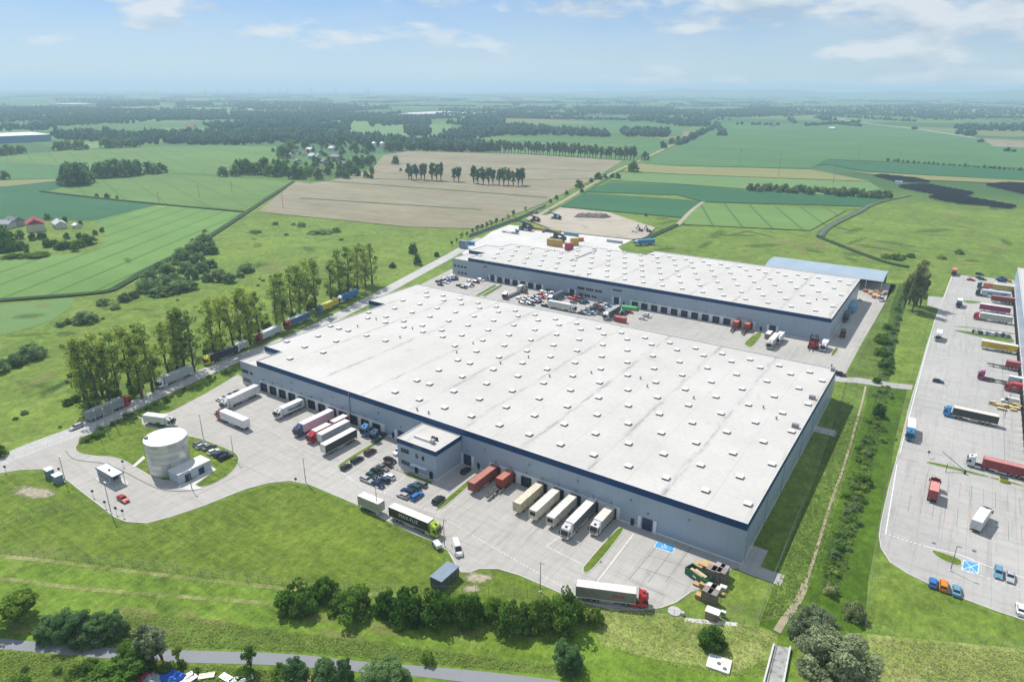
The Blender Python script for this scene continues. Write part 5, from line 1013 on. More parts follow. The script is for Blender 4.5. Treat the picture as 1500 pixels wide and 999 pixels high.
# ------------------------------------------------------------------ vehicles (local frame: front end at x = 0, body towards -x)
m_tyre = paint((0.018,0.018,0.018), 0.85); m_rim = paint((0.38,0.39,0.40), 0.4, 0.5); m_chas = paint((0.035,0.036,0.038), 0.7); m_glass = paint((0.012,0.018,0.024), 0.06, 0, 0.1); m_lamp = paint((0.75,0.76,0.78), 0.15, 0, 0.02); m_red = paint((0.35,0.01,0.01), 0.3); m_alu = paint((0.50,0.51,0.52), 0.4, 0.3)
_mc = {}
def mc(key, fn):
    if key not in _mc: _mc[key] = fn()
    return _mc[key]
def wheel_mesh(r_, wd):
    def f():
        mb = MB(); n = 16; prof = [(r_*.62,-wd/2),(r_*.94,-wd/2),(r_,-wd/2+.04),(r_,wd/2-.04),(r_*.94,wd/2),(r_*.62,wd/2)]; rings = [[(math.cos(2*PI*i/n)*q, y, math.sin(2*PI*i/n)*q) for i in range(n)] for q,y in prof]; mb.loft(rings, False); return mb.mesh('tyre', True)
    return mc(('tyre',r_,wd), f)
def rim_mesh(r_, wd): return mc(('rim',r_,wd), lambda: MB().cyl((0,-wd/2+.03,0),(0,wd/2-.03,0),r_*.63,n=12).mesh('rim'))
def wheel(t, x, y, r_=.5, wd=.32):
    a = ob('wheel', wheel_mesh(r_,wd), m_tyre, t); a.location = (x,y,r_); ob('rim', rim_mesh(r_,wd), m_rim, a); return a
def cab_body(t, col, h=3.55, deflect=True):
    P_ = [(-2.25,.55),(-.12,.55),(0,.75),(0,1.45),(-.28,2.75),(-.5,h-.25),(-.95,h),(-2.25,h+.12)]
    def f():
        mb = MB(); mb.loft([[(x,y,z) for x,z in P_] for y in (-1.22,1.22)]); me = mb.mesh('cab'); return bev(me,.09,2)
    c = ob('cab', mc(('cab',h),f), paint(col,.3,0,.08), t)
    ob('windscreen', mc('ws', lambda: MB().add([(.012,-1.06,1.55),(.012,1.06,1.55),(-.262,1.0,2.78),(-.262,-1.0,2.78),(-.06,-1.06,1.55),(-.06,1.06,1.55),(-.33,1.0,2.78),(-.33,-1.0,2.78)],[(0,1,2,3),(0,3,7,4),(1,5,6,2),(0,4,5,1),(3,2,6,7)]).mesh('windscreen')), m_glass, c)
    for s in (-1,1):
        ob('side_window', mc(('sw',s), lambda: MB().box(-1.25,-.42,s*1.235-.012,s*1.235+.012,1.7,2.55).mesh('side_window')), m_glass, c)
        ob('mirror', mc(('mir',s), lambda: MB().box(-.25,-.05,s*1.30,s*1.30+s*.28,1.6,2.5).mesh('mirror') if s>0 else MB().box(-.25,-.05,-1.58,-1.30,1.6,2.5).mesh('mirror')), m_chas, c)
        ob('headlight', mc(('hl',s), lambda: MB().box(-.03,.025,s*.85-.22,s*.85+.22,.78,1.0).mesh('headlight')), m_lamp, t)
    ob('grille', mc('gr', lambda: MB().box(-.03,.02,-.8,.8,1.04,1.38).mesh('grille')), m_chas, c)
    ob('sun_visor', mc('sv', lambda: MB().box(-.42,-.02,-1.05,1.05,2.86,2.94).mesh('sun_visor')), m_chas, c)
    ob('roof_hatch', mc(('rh',h), lambda: MB().box(-1.35,-.85,-.3,.3,h+.02,h+.16).mesh('roof_hatch')), m_glass, c)
    if deflect: ob('wind_deflector', mc(('wd',h), lambda: MB().loft([[(-1.5,y*.75,h+.1),(-2.24,y,h+.55),(-2.24,y,h+.1)] for y in (-1.1,1.1)]).mesh('wind_deflector')), paint(col,.3,0,.08), c)
def tractor_chassis(t, axles=1, col=None):
    L_ = 6.1 if axles == 1 else 7.0
    ob('chassis', mc(('tch',axles), lambda: MB().box(-L_,-.4,-.45,.45,.55,.95).box(-L_+.7,-L_+2.1,-.9,.9,1.0,1.2).box(-3.6,-2.35,-1.15,1.15,.45,1.0).box(-L_,-L_+.1,-1.2,1.2,.5,.9).mesh('chassis')), m_chas, t)
    for s in (-1,1):
        wheel(t, -1.35, s*1.03)
        for k in range(axles): wheel(t, -L_+1.2-k*-1.35 if k else -L_+1.2, s*.92, .5, .55)
        ob('side_skirt', mc(('skirt',s), lambda: MB().box(-3.9,-2.3,s*1.2-.03,s*1.2+.03,.35,1.05).mesh('side_skirt')), paint(col,.3,0,.08) if col else m_chas, t)
def corr_mesh(L_, W_, h):
    def f():
        mb = MB(); n = int(L_/.28); d = .035
        for s in (-1,1):
            vs = []; 
            for i in range(n+1):
                x = -L_+.12+(L_-.24)*i/n; y = s*(W_/2-(d if (i//1) % 2 else 0)); vs += [(x,y,.18),(x,y,h-.18)]
            mb.add(vs, [((2*i,2*i+2,2*i+3,2*i+1) if s < 0 else (2*i+1,2*i+3,2*i+2,2*i)) for i in range(n)])
        for x in (0,-L_):
            vs = []; m2 = 9
            for i in range(m2+1):
                y = -W_/2+.1+(W_-.2)*i/m2; xx = x+(-1 if x == 0 else 1)*(d if i % 2 else 0); vs += [(xx,y,.18),(xx,y,h-.18)]
            mb.add(vs, [((2*i,2*i+2,2*i+3,2*i+1) if x == 0 else (2*i+1,2*i+3,2*i+2,2*i)) for i in range(m2)])
        for x in (-L_,-.12):
            for y in (-W_/2,W_/2-.12): mb.box(x,x+.12,y,y+.12,0,h)
        for z in (0,h-.18):
            mb.box(-L_+.12,-.12,-W_/2,-W_/2+.1,z,z+.18); mb.box(-L_+.12,-.12,W_/2-.1,W_/2,z,z+.18); mb.box(-L_,-L_+.1,-W_/2+.12,W_/2-.12,z,z+.18); mb.box(-.1,0,-W_/2+.12,W_/2-.12,z,z+.18)
        mb.box(-L_+.1,-.1,-W_/2+.1,W_/2-.1,.02,.08); return mb.mesh('container')
    return mc(('corr',L_,W_,h), f)
def container_part(t, x0, z0, L_, col, roofcol=None, h=2.6, W_=2.44, name='container'):
    c = ob(name, corr_mesh(L_,W_,h), paint(col,.55,0,.25), t); c.location = (x0,0,z0)
    r_ = ob('container_roof', mc(('croof',L_,W_,h), lambda: MB().box(-L_+.1,-.1,-W_/2+.1,W_/2-.1,h-.09,h-.03).mesh('container_roof')), paint(roofcol or col,.6,0,.2), c); return c
def box_part(t, x0, z0, L_, H_, col, roofcol, endcol=None, W_=2.55, stripe=None):
    b = ob('cargo_box', mc(('cb',L_,H_,W_), lambda: bev(MB().box(-L_,0,-W_/2,W_/2,0,H_).mesh('cargo_box'),.04)), paint(col,.42,0,.16), t); b.location = (x0,0,z0)
    ob('roof', mc(('cr',L_,H_,W_), lambda: MB().box(-L_+.06,-.06,-W_/2+.06,W_/2-.06,H_+.003,H_+.03).mesh('roof')), paint(roofcol,.5,0,.12), b)
    ob('rear_door', mc(('rd',L_,H_,W_), lambda: MB().box(-L_-.03,-L_-.003,-W_/2+.08,-.03,.1,H_-.1).box(-L_-.03,-L_-.003,.03,W_/2-.08,.1,H_-.1).mesh('rear_door')), paint(endcol or col,.5,0,.15), b)
    ob('bulkhead', mc(('bh',H_,W_), lambda: MB().box(.003,.03,-W_/2+.08,W_/2-.08,.1,H_-.1).mesh('bulkhead')), paint(endcol or roofcol,.5,0,.15), b)
    for s in (-1,1):
        ob('side_rail', mc(('sr',L_,W_,s), lambda: MB().box(-L_+.05,-.05,s*(W_/2+.014)-.012,s*(W_/2+.014)+.012,0,.16).mesh('side_rail')), paint(roofcol,.5) , b)
        if stripe: ob('side_stripe', mc(('ss',L_,H_,W_,s), lambda: MB().prism([(-L_*.82,H_*.2),(-L_*.25,H_*.28),(-L_*.18,H_*.62),(-L_*.6,H_*.5),(-L_*.9,H_*.78)],0,.02).mesh('side_stripe')), paint(stripe,.45), b); 
        if stripe:
            q = b.children[-1]; q.rotation_euler = (R(90),0,0); q.location = (0,s*(W_/2+.012)+(.01 if s < 0 else .01),0)
    return b
def trailer_under(t, x0, L_=13.6, legs=False, col=None):
    ob('trailer_frame', mc(('tf',L_), lambda: MB().box(-L_+.1,-.4,-.5,.5,.85,1.12).box(-L_,-L_+.12,-1.2,1.2,.5,.8).box(-L_*.62,-L_*.42,-1.2,1.2,.45,.95).mesh('trailer_frame')), m_chas, t).location = (x0,0,0)
    n = 3 if L_ > 9 else 2
    for s in (-1,1):
        for k in range(n): wheel(t, x0-L_+(1.9 if L_ < 9 else 2.2)+k*1.32, s*1.0, .5, .4)
        if L_ > 9: ob('side_guard', mc(('sg',L_,s), lambda: MB().box(-L_*.60,-L_*.36,s*1.22-.02,s*1.22+.02,.45,.95).mesh('side_guard')), m_alu, t).location = (x0,0,0)
        if legs: ob('landing_leg', mc(('ll',s), lambda: MB().box(-2.7,-2.5,s*.8-.09,s*.8+.09,0,1.1).box(-2.8,-2.4,s*.8-.16,s*.8+.16,0,.05).mesh('landing_leg')), m_chas, t).location = (x0,0,0)
HD = {'X+':0.0,'Y+':PI/2,'X-':PI,'Y-':-PI/2}
def face(a, b): d = G(*a)-G(*b); return math.atan2(d.y,d.x)
def semi(P, rz, cab, box, roof, label, group=None, kind='box', L_=13.6, end=None, stripe=None, cont=None, cont_x=0.0, roofc=None):
    t = thing('semi_truck', label, 'truck', P, rz, group); cab_body(t, cab); tractor_chassis(t, 1, cab)
    if kind == 'box': box_part(t, -2.75, 1.15, L_, 2.85, box, roof, end, stripe=stripe); trailer_under(t, -2.75, L_)
    elif kind == 'cont': trailer_under(t, -2.75, 13.2 if cont > 8 or cont_x > 3 else 7.6); container_part(t, -2.9-cont_x, 1.14, cont, box, roofc, 2.75)
    elif kind == 'none': pass
    return t
def rigid(P, rz, cab, box, roof, label, L_=7.2, group=None, stripe=None, end=None):
    t = thing('box_truck', label, 'truck', P, rz, group); cab_body(t, cab, 3.1); box_part(t, -2.5, 1.05, L_, 2.6, box, roof, end, stripe=stripe)
    ob('chassis', mc(('rc',L_), lambda: MB().box(-L_-2.3,-.4,-.5,.5,.6,1.0).box(-L_-2.45,-L_-2.3,-1.15,1.15,.5,.8).box(-L_*.7,-L_*.45,-1.15,1.15,.5,.95).mesh('chassis')), m_chas, t)
    for s in (-1,1): wheel(t,-1.35,s*1.03); wheel(t,-L_-.4,s*.95,.5,.5)
    if L_ > 6.5:
        for s in (-1,1): wheel(t,-L_+.95,s*.95,.5,.5)
    return t
def trailer(P, rz, box, roof, label, L_=13.6, group=None, end=None, kind='box', clen=12.19, roofc=None, cx=0.0, stripe=None):
    t = thing('semi_trailer', label, 'trailer', P, rz, group); trailer_under(t, 0, L_ if kind == 'box' else max(clen+cx,7.5), True)
    if kind == 'box': box_part(t, 0, 1.15, L_, 2.85, box, roof, end, stripe=stripe)
    else: container_part(t, -cx, 1.14, clen, box, roofc, 2.75)
    return t
# ---- cars
def car_meshes(kind):
    def f():
        K = dict(hatch=(4.1,1.76,.62,.92,[(-4.05,.62),(-3.9,.95),(-2.9,.98),(-1.25,.93),(-.35,.76),(0,.58)],(-3.85,-1.15,-3.5,-1.85,1.46)),
                 sedan=(4.6,1.80,.62,.92,[(-4.6,.66),(-4.5,.95),(-3.7,1.0),(-1.4,.93),(-.4,.76),(0,.58)],(-3.95,-1.25,-3.35,-2.0,1.44)),
                 wagon=(4.7,1.80,.62,.92,[(-4.7,.64),(-4.6,.97),(-3.6,1.0),(-1.4,.93),(-.4,.76),(0,.58)],(-4.6,-1.25,-4.25,-2.0,1.47)),
                 suv=(4.5,1.86,.72,1.05,[(-4.5,.75),(-4.4,1.08),(-3.4,1.1),(-1.3,1.06),(-.35,.92),(0,.68)],(-4.4,-1.15,-4.1,-1.8,1.70)),
                 van=(5.6,1.98,.75,1.1,[(-5.6,.8),(-5.55,1.25),(-3.4,1.28),(-1.1,1.22),(-.3,1.0),(0,.7)],(-5.55,-.95,-5.5,-1.75,2.35)))[kind]
        L_,W_,zm,zb,prof,gh = K; mb = MB(); rings = []
        for x,z in prof:
            e = 1-.10*(abs(x+L_/2)/(L_/2))**4; w_ = W_/2*e; rings.append([(x,-w_*.94,.28),(x,-w_,.5),(x,-w_,z*.82),(x,-w_*.90,z),(x,w_*.90,z),(x,w_,z*.82),(x,w_,.5),(x,w_*.94,.28)])
        mb.loft(rings); body = mb.mesh('body', False)
        a,b,c,d,h = gh; zb_ = [np.interp(x,[p[0] for p in prof],[p[1] for p in prof]) for x in (a,b)]; w0, w1 = W_/2*.86, W_/2*.70
        mb = MB(); mb.add([(a,-w0,zb_[0]-.05),(b,-w0,zb_[1]-.05),(b,w0,zb_[1]-.05),(a,w0,zb_[0]-.05),(c,-w1,h-.06),(d,-w1,h-.06),(d,w1,h-.06),(c,w1,h-.06)],[(0,1,5,4),(1,2,6,5),(2,3,7,6),(3,0,4,7),(4,5,6,7)]); glass = mb.mesh('windows')
        mb = MB(); mb.loft([[(c-.05,-w1-.03,h-.075),(d+.08,-w1-.03,h-.075),(d+.08,w1+.03,h-.075),(c-.05,w1+.03,h-.075)],[(c+.1,-w1+.1,h),(d-.1,-w1+.1,h),(d-.1,w1-.1,h),(c+.1,w1-.1,h)]])
        for s in (-1,1):
            for (xa,za),(xb,zc) in (((a,zb_[0]),(c,h)),((b,zb_[1]),(d,h)),(((a+b)/2-.1,(zb_[0]+zb_[1])/2),((c+d)/2-.1,h))):
                mb.cyl((xa,s*(w0+.01),za-.05),(xb,s*(w1+.01),zc-.07),.045,n=5)
            if kind == 'van': mb.add([(a,s*(w0+.02),zb_[0]-.04),(a+3.4,s*(w0+.02),zb_[0]-.04),(a+3.4,s*(w1+.05),h-.05),(a,s*(w1+.05),h-.05),(a,s*(w0-.02),zb_[0]-.04),(a+3.4,s*(w0-.02),zb_[0]-.04),(a+3.4,s*(w1),h-.05),(a,s*(w1),h-.05)],[(0,1,2,3),(7,6,5,4),(1,5,6,2),(0,3,7,4),(3,2,6,7)])
        if kind == 'van': mb.add([(a-.02,-w0,zb_[0]-.04),(a-.02,w0,zb_[0]-.04),(c-.02,w1,h-.05),(c-.02,-w1,h-.05),(a+.03,-w0,zb_[0]-.04),(a+.03,w0,zb_[0]-.04),(c+.03,w1,h-.05),(c+.03,-w1,h-.05)],[(0,3,2,1),(4,5,6,7)])
        roof = mb.mesh('roof')
        fr = MB(); 
        for s in (-1,1): fr.box(-.10,.015,s*W_*.36-.16,s*W_*.36+.16,prof[-1][1]-.06,prof[-1][1]+.06)
        rl = MB()
        for s in (-1,1): rl.box(-L_-.02,-L_+.05,s*W_*.38-.1,s*W_*.38+.1,prof[0][1]-.02,prof[0][1]+.16)
        return L_,W_,body,glass,roof,fr.mesh('headlights'),rl.mesh('tail_lights')
    return mc(('car',kind), f)
def car(P, rz, col, kind, label, group=None, detail=True, name=None):
    L_,W_,body,glass,roof,hl,rl = car_meshes(kind); c = Vector(P)+Vector((math.cos(rz),math.sin(rz),0))*L_/2
    t = thing(name or ('van' if kind == 'van' else 'car'), label, 'van' if kind == 'van' else 'car', c, rz, group); pm = paint(col,.22,0,.06)
    ob('body', body, pm, t); ob('windows', glass, m_glass, t); ob('roof', roof, pm, t)
    for s in (-1,1):
        for x in (-.85,-L_+.85):
            a = ob('wheel', wheel_mesh(.33,.22), m_tyre, t); a.location = (x,s*(W_/2-.1),.33)
            if detail: ob('rim', rim_mesh(.33,.23), m_rim, a)
    if detail: ob('headlights', hl, m_lamp, t); ob('tail_lights', rl, m_red, t)
    return t
C_ = dict(black=(0.012,0.012,0.014),dark=(0.03,0.033,0.04),white=(0.70,0.70,0.70),silver=(0.42,0.43,0.45),grey=(0.16,0.17,0.18),navy=(0.015,0.035,0.09),blue=(0.03,0.16,0.42),teal=(0.02,0.085,0.09),red=(0.42,0.02,0.02),maroon=(0.14,0.015,0.03),brown=(0.08,0.045,0.035),orange=(0.65,0.22,0.01),skyblue=(0.12,0.28,0.40),pink=(0.5,0.2,0.2),green=(0.05,0.35,0.10))
KN = dict(hatch='hatchback',sedan='saloon car',wagon='estate car',suv='off-roader',van='van')
def cars(lst, where, group, end, hd=None, detail=True):
    """lst of (px, py, heading, colour, kind); labels count look-alikes from END"""
    tot = {}; seen = {}
    if end in ('the left', 'the near end'): lst = sorted(lst)
    for q in lst: tot[(q[3],q[4])] = tot.get((q[3],q[4]),0)+1
    for px,py,h,col,k in lst:
        key = (col,k); i = seen.get(key,0); seen[key] = i+1; cn = {'dark':'dark grey','skyblue':'light blue'}.get(col,col)
        lab = ('%s %s %s' % (cn,KN[k],where)) if tot[key] == 1 else ('%s %s %s from %s, %s' % (ordn(i),cn,KN[k],end,where))
        car(G(px,py,.7)*Vector((1,1,0)) if False else Vector((*G(px,py,.7)[:2],.035)), (HD[h] if isinstance(h,str) else h)+random.uniform(-.03,.03), C_[col], k, lab, group, detail)
yz = lambda p: Vector((p[0],p[1],.035))
# ---- trucks waiting on the road by the poplars (front px, rear px)
gq = 'trucks waiting along the poplar road'
def road_truck(f, r_, **k):
    a, b = G(*f), G(*r_); return yz(a), math.atan2(a.y-b.y,a.x-b.x)
for f,r_,fn in (((190,592),(132,618),lambda P,z: semi(P,z,(0.40,0.02,0.03),(0.24,0.27,0.27),(0.40,0.42,0.42),'grey tarpaulin truck with a red cab, lowest in the waiting line',gq)),
                ((231,570),(284,547),lambda P,z: semi(P,z,(0.62,0.66,0.70),(0.36,0.40,0.42),(0.45,0.48,0.50),'pale grey truck with a white cab in the waiting line on the poplar road',gq)),
                ((300,536),(344,519),lambda P,z: semi(P,z,(0.62,0.55,0.03),(0.025,0.03,0.035),(0.05,0.055,0.06),'black trailer truck with a yellow cab waiting on the poplar road',gq)),
                ((344,518),(363,508),lambda P,z: rigid(P,z,(0.60,0.63,0.65),(0.42,0.46,0.48),(0.55,0.58,0.6),'short grey box truck waiting between black and red-cabbed trucks',5.2,gq)),
                ((377,503),(416,484),lambda P,z: semi(P,z,(0.38,0.02,0.03),(0.50,0.53,0.56),(0.60,0.62,0.64),'white trailer truck with a dark red cab on the poplar road',gq)),
                ((418,482),(454,467),lambda P,z: semi(P,z,(0.42,0.06,0.03),(0.045,0.13,0.27),(0.60,0.62,0.64),'blue trailer truck with a red cab on the poplar road',gq)),
                ((466,460),(497,446),lambda P,z: semi(P,z,(0.06,0.22,0.40),(0.62,0.50,0.02),(0.55,0.50,0.15),'yellow trailer truck with a blue cab on the poplar road',gq)),
                ((496,445),(524,433),lambda P,z: semi(P,z,(0.62,0.66,0.70),(0.03,0.17,0.42),(0.06,0.20,0.42),'blue trailer truck with a white cab, highest in the waiting line',gq))): fn(*road_truck(f,r_))
P,z_ = road_truck((106,630),(128,620)); car(P+Vector((math.cos(z_),math.sin(z_),0))*-1.5,z_,C_['silver'],'wagon','silver estate car on the road behind the lowest waiting truck')
# ---- yard in front of the big warehouse
P,z_ = road_truck((255,625),(211,619)); rigid(P,z_,(0.62,0.64,0.66),(0.66,0.67,0.68),(0.74,0.74,0.74),'white box truck parked on the grass edge behind the round tank',8.6)
P,z_ = road_truck((326,602),(364,584)); semi(P,z_,(0.60,0.62,0.64),(0.64,0.65,0.66),(0.74,0.74,0.74),'white truck with a white cab parked beside the row of white cars')
P,z_ = road_truck((321,612),(367,632)); semi(P,z_,(0.36,0.05,0.06),(0.66,0.67,0.67),(0.76,0.76,0.76),'white trailer truck with a dark red cab crossing the yard')
gd = 'trucks and trailers at the left docks'
def dockP(px, py): q = G(px,py); return Vector((q.x,q.y,.035))
rigid(dockP(404,615),HD['Y-']+.0,(0.60,0.63,0.66),(0.55,0.60,0.62),(0.74,0.74,0.74),'white box truck with dark side graphics backed near the left docks',9.5,gd,stripe=(0.10,0.18,0.24))
semi(dockP(433,641),HD['Y-'],(0.05,0.08,0.20),(0.60,0.46,0.56),(0.78,0.74,0.76),'pink-sided truck with a dark blue cab at the left docks',gd,L_=13.4)
t = rigid(dockP(452,650),HD['Y-'],(0.55,0.02,0.03),(0.52,0.025,0.03),(0.74,0.70,0.68),'bright red truck towing a red trailer at the left docks',6.6,gd)
box_part(t,-10.6,1.05,6.4,2.6,(0.36,0.025,0.03),(0.72,0.68,0.66)); ob('drawbar', MB().box(-10.8,-9.2,-.2,.2,.6,.85).box(-17,-10.6,-.5,.5,.7,1.0).mesh('drawbar'), m_chas, t)
for s in (-1,1): wheel(t,-12.3,s*.98,.48,.4); wheel(t,-15.6,s*.98,.48,.4)
trailer(dockP(469,652),HD['Y-'],(0.40,0.43,0.46),(0.68,0.69,0.70),'parked grey trailer with a white roof between the red truck and a black trailer',12.4,gd,(0.58,0.6,0.62))
trailer(dockP(474,668),HD['Y-'],(0.02,0.025,0.027),(0.74,0.74,0.72),'parked black trailer with a white roof and pale front end at the left docks',13.6,gd,(0.60,0.6,0.58))
semi(dockP(531,640),HD['Y-'],(0.06,0.22,0.45),None,None,'blue tractor unit alone by the last left dock',None,'none'); semi(dockP(545,648),HD['Y-'],(0.02,0.06,0.13),None,None,'dark blue tractor unit alone beside the end of the dock row',None,'none')
# right-hand docks
gr = 'containers and trucks at the right docks'
def rdock(k, ly, fn): return fn(Vector((dr[k],ly,.035)), HD['Y-'])
rdock(0,134.6,lambda P,z: trailer(P,z,(0.24,0.055,0.045),(0,0,0),'long rust-red container on its trailer at the right docks',group=gr,kind='cont',clen=12.19,roofc=(0.42,0.16,0.13)))
rdock(1,134.2,lambda P,z: trailer(P,z,(0.30,0.06,0.035),(0,0,0),'short orange-red container on a long bare chassis at the right docks',group=gr,kind='cont',clen=6.06,cx=6.6,roofc=(0.46,0.15,0.10)))
rdock(3,133.4,lambda P,z: trailer(P,z,(0.46,0.42,0.30),(0.62,0.58,0.46),'beige container trailer at the right docks',group=gr,kind='cont',clen=12.19,roofc=(0.62,0.57,0.45)))
rdock(4,133.0,lambda P,z: trailer(P,z,(0.58,0.56,0.46),(0.7,0.68,0.6),'cream container trailer with a dark front grille at the right docks',group=gr,kind='cont',clen=12.6,roofc=(0.70,0.68,0.61)))
rdock(5,133.0,lambda P,z: trailer(P,z,(0.54,0.52,0.45),(0.7,0.67,0.6),'cream container trailer with red rear lights next to the white-cabbed trucks',group=gr,kind='cont',clen=12.6,roofc=(0.68,0.66,0.60)))
rdock(6,130.9,lambda P,z: semi(P,z,(0.66,0.67,0.68),(0.10,0.11,0.12),(0.74,0.71,0.68),'long truck with white cab and dark trailer sides at the right docks',gr))
rdock(7,136.6,lambda P,z: rigid(P,z,(0.66,0.67,0.68),(0.36,0.35,0.32),(0.68,0.65,0.58),'short white-cabbed truck with grey box at the last right dock',7.6,gr))
for k in (4,5):
    MB().box(dr[k]-.8,dr[k]+.8,132.88,132.96,2.3,3.3).build('cooling_unit', m_dark, [o for o in COL.objects if o.get('label','').startswith('cream container') and abs(o.location.x-dr[k])<.1][0]); q = COL.objects[-1]; q.matrix_parent_inverse = Matrix.Identity(4); q.location = (0,0,0)
    q.data.transform(Matrix.Translation((-dr[k],-133.0,0))); q.data.transform(Matrix.Rotation(PI/2,4,'Z'))
# trucks in the driveway
P,z_ = road_truck((644,787),(573,757)); mx = semi(P,z_,(0.45,0.60,0.06),(0.02,0.024,0.026),(0.76,0.74,0.70),'lime green cab truck with black lettered trailer on the driveway',end=(0.30,0.36,0.33))
tm = text_mesh('MAX-FLIZ',1.55)
for s in (-1,1):
    q = ob('side_lettering', tm, m_white, mx); q.location = (-2.75-6.6,s*1.30,2.85); q.rotation_euler = (R(90),0,0 if s < 0 else PI)
P,z_ = road_truck((560,754),(527,740)); trailer(P,z_,(0.34,0.33,0.29),(0.74,0.71,0.66),'short grey box trailer without a truck standing ahead of the lime green cab truck'.replace('ahead of','behind'),7.8,end=(0.36,0.35,0.31))
P,z_ = road_truck((949,888),(851,875)); rt = semi(P,z_,(0.50,0.03,0.04),(0.215,0.215,0.21),(0.72,0.66,0.62),'grey trailer truck with a bright red cab at the bottom corner of the yard')
for s in (-1,1):
    mb = MB(); [mb.prism([(i*.42,0),(i*.42+.3,0),(i*.42+.42,.5),(i*.42+.12,.5)],0,.012) for i in range(6)]; mb.prism([(0,-.22),(2.7,-.22),(2.9,-.12),(.1,-.12)],0,.012)
    q = mb.build('side_emblem', paint((0.45,0.03,0.05),.5), rt); q.location = (-2.75-5.2 if s < 0 else -2.75-2.4,s*1.30,2.5); q.rotation_euler = (R(90),0,0 if s < 0 else PI)
P,z_ = road_truck((673,817),(664,789)); car(P-Vector((math.cos(z_),math.sin(z_),0))*2.8,z_,C_['white'],'van','white van driving down past the lime green cab truck')
p = G(641,802); q = thing('compressor_trailer','white two-wheeled compressor trailer on the grass beside the white van','trailer',p,R(-25)); MB().box(-1.3,1.2,-.75,.75,.5,1.5).build('housing', m_white, q); MB().box(-1.6,-.9,-.8,.8,.3,1.2).build('engine', m_chas, q); MB().box(1.2,2.2,-.08,.08,.45,.6).build('drawbar', m_chas, q); wheel(q,0,.85,.33,.22); wheel(q,0,-.85,.33,.22)
# ---- cars in front
o5 = lambda ox,oy,sc,l: [(ox+q[0]/sc,oy+q[1]/sc,*q[2:]) for q in l]
cars(o5(400,540,4.993,[(535,715,'Y+','dark','hatch'),(615,663,'Y+','dark','wagon'),(710,607,'Y+','brown','suv')]),'parked along the grass strip below the left docks','cars along the grass strip','the bottom')
cars(o5(400,540,4.993,[(855,665,'X+','black','sedan'),(835,697,'X-','brown','hatch'),(800,720,'X+','grey','sedan'),(760,752,'X+','black','wagon'),(723,778,'X+','teal','hatch'),(685,810,'X+','silver','wagon')]),'in the left row before the office block','cars in the left row','the office')
cars(o5(400,540,4.993,[(850,787,'X-','white','hatch'),(812,812,'X-','navy','hatch'),(767,843,'X+','navy','sedan')]),'in the second row before the office block','cars in the second row','the office')
cars(o5(400,540,4.993,[(1077,840,'X-','grey','wagon'),(1033,862,'X-','teal','wagon'),(985,893,'X-','navy','wagon'),(950,925,'X-','silver','hatch'),(1052,928,'Y+','blue','wagon')]),'in the right row before the office block','cars in the right row','the office')
cars(o5(400,540,4.993,[(1210,957,'Y+','dark','suv')]),'parked alone left of the grass wedge',None,'')
cars(o5(400,540,4.993,[(1410,742,'Y+','black','hatch')]),'in the shade beside the office block',None,'')
cars(o5(400,540,4.993,[(921,603,'Y-','white','suv')]),'half hidden left of the office block',None,'')
cars(o5(100,540,4.993,[(957,547,'Y+','grey','hatch'),(977,563,'Y+','silver','hatch'),(1030,570,'Y+','grey','sedan'),(1062,604,'Y+','white','hatch'),(1115,622,'Y+','navy','wagon'),(1148,643,'Y+','black','wagon')]),'on the lot beside the round tank','cars by the tank','the tank')
cars(o5(100,540,4.993,[(1110,225,'X-','white','hatch'),(1150,205,'X-','silver','hatch'),(1195,187,'X-','grey','hatch'),(1235,170,'X-','dark','hatch')]),'behind the white truck by the annex','cars by the annex','the left')
cars(o5(100,540,4.993,[(400,948,'X+','red','sedan')]),'driving past the gatehouse',None,'')
# ---- yard between the warehouses
mid = o5(640,360,6.818,[(20,358,'X+','navy','wagon'),(35,387,'X+','dark','hatch'),(60,340,'X-','dark','hatch'),(90,366,'X+','white','sedan'),(85,330,'X+','white','hatch'),(115,346,'X+','blue','hatch'),(120,318,'X-','white','suv'),(150,336,'X+','navy','sedan'),(160,303,'X+','white','wagon'),(182,331,'X+','dark','wagon'),(185,310,'X+','grey','hatch')])
cars(mid,'at the left end of the second warehouse','cars at the left end','the left',detail=False)
cars(o5(640,360,6.818,[(225,395,'X+','dark','sedan'),(268,414,'X+','teal','wagon'),(300,400,'X+','white','hatch'),(330,402,'X+','silver','hatch'),(345,390,'X+','dark','hatch'),(330,352,'X+','white','sedan'),(395,362,'X+','maroon','suv'),(440,342,'X+','white','suv')]),'left of the two narrow verges','cars left of the verges','the left',detail=False)
cars(o5(640,360,6.818,[(830,525,'X+','white','wagon'),(852,562,'X+','maroon','sedan'),(885,545,'X+','grey','hatch'),(925,577,'X+','navy','suv'),(930,537,'X+','white','hatch'),(970,518,'X+','navy','hatch'),(985,562,'X+','maroon','hatch'),(1012,541,'X+','blue','wagon'),(950,555,'X+','grey','sedan'),(1050,517,'X+','red','wagon'),(990,500,'X+','dark','hatch'),(1040,482,'X+','red','hatch'),(1060,463,'X+','white','suv'),(1100,497,'X+','white','sedan'),(1095,470,'X+','silver','hatch'),(1163,471,'X+','white','wagon'),(1080,597,'X+','black','suv'),(870,575,'X+','silver','wagon'),(905,520,'X+','grey','wagon'),(945,585,'X+','teal','hatch'),(1030,560,'X+','dark','wagon'),(1015,515,'X+','silver','hatch'),(1130,500,'X+','blue','hatch'),(1120,455,'X+','dark','suv'),(1140,480,'X+','grey','suv')]),'in the crowded middle lot','cars before the middle doors','the left',detail=False)
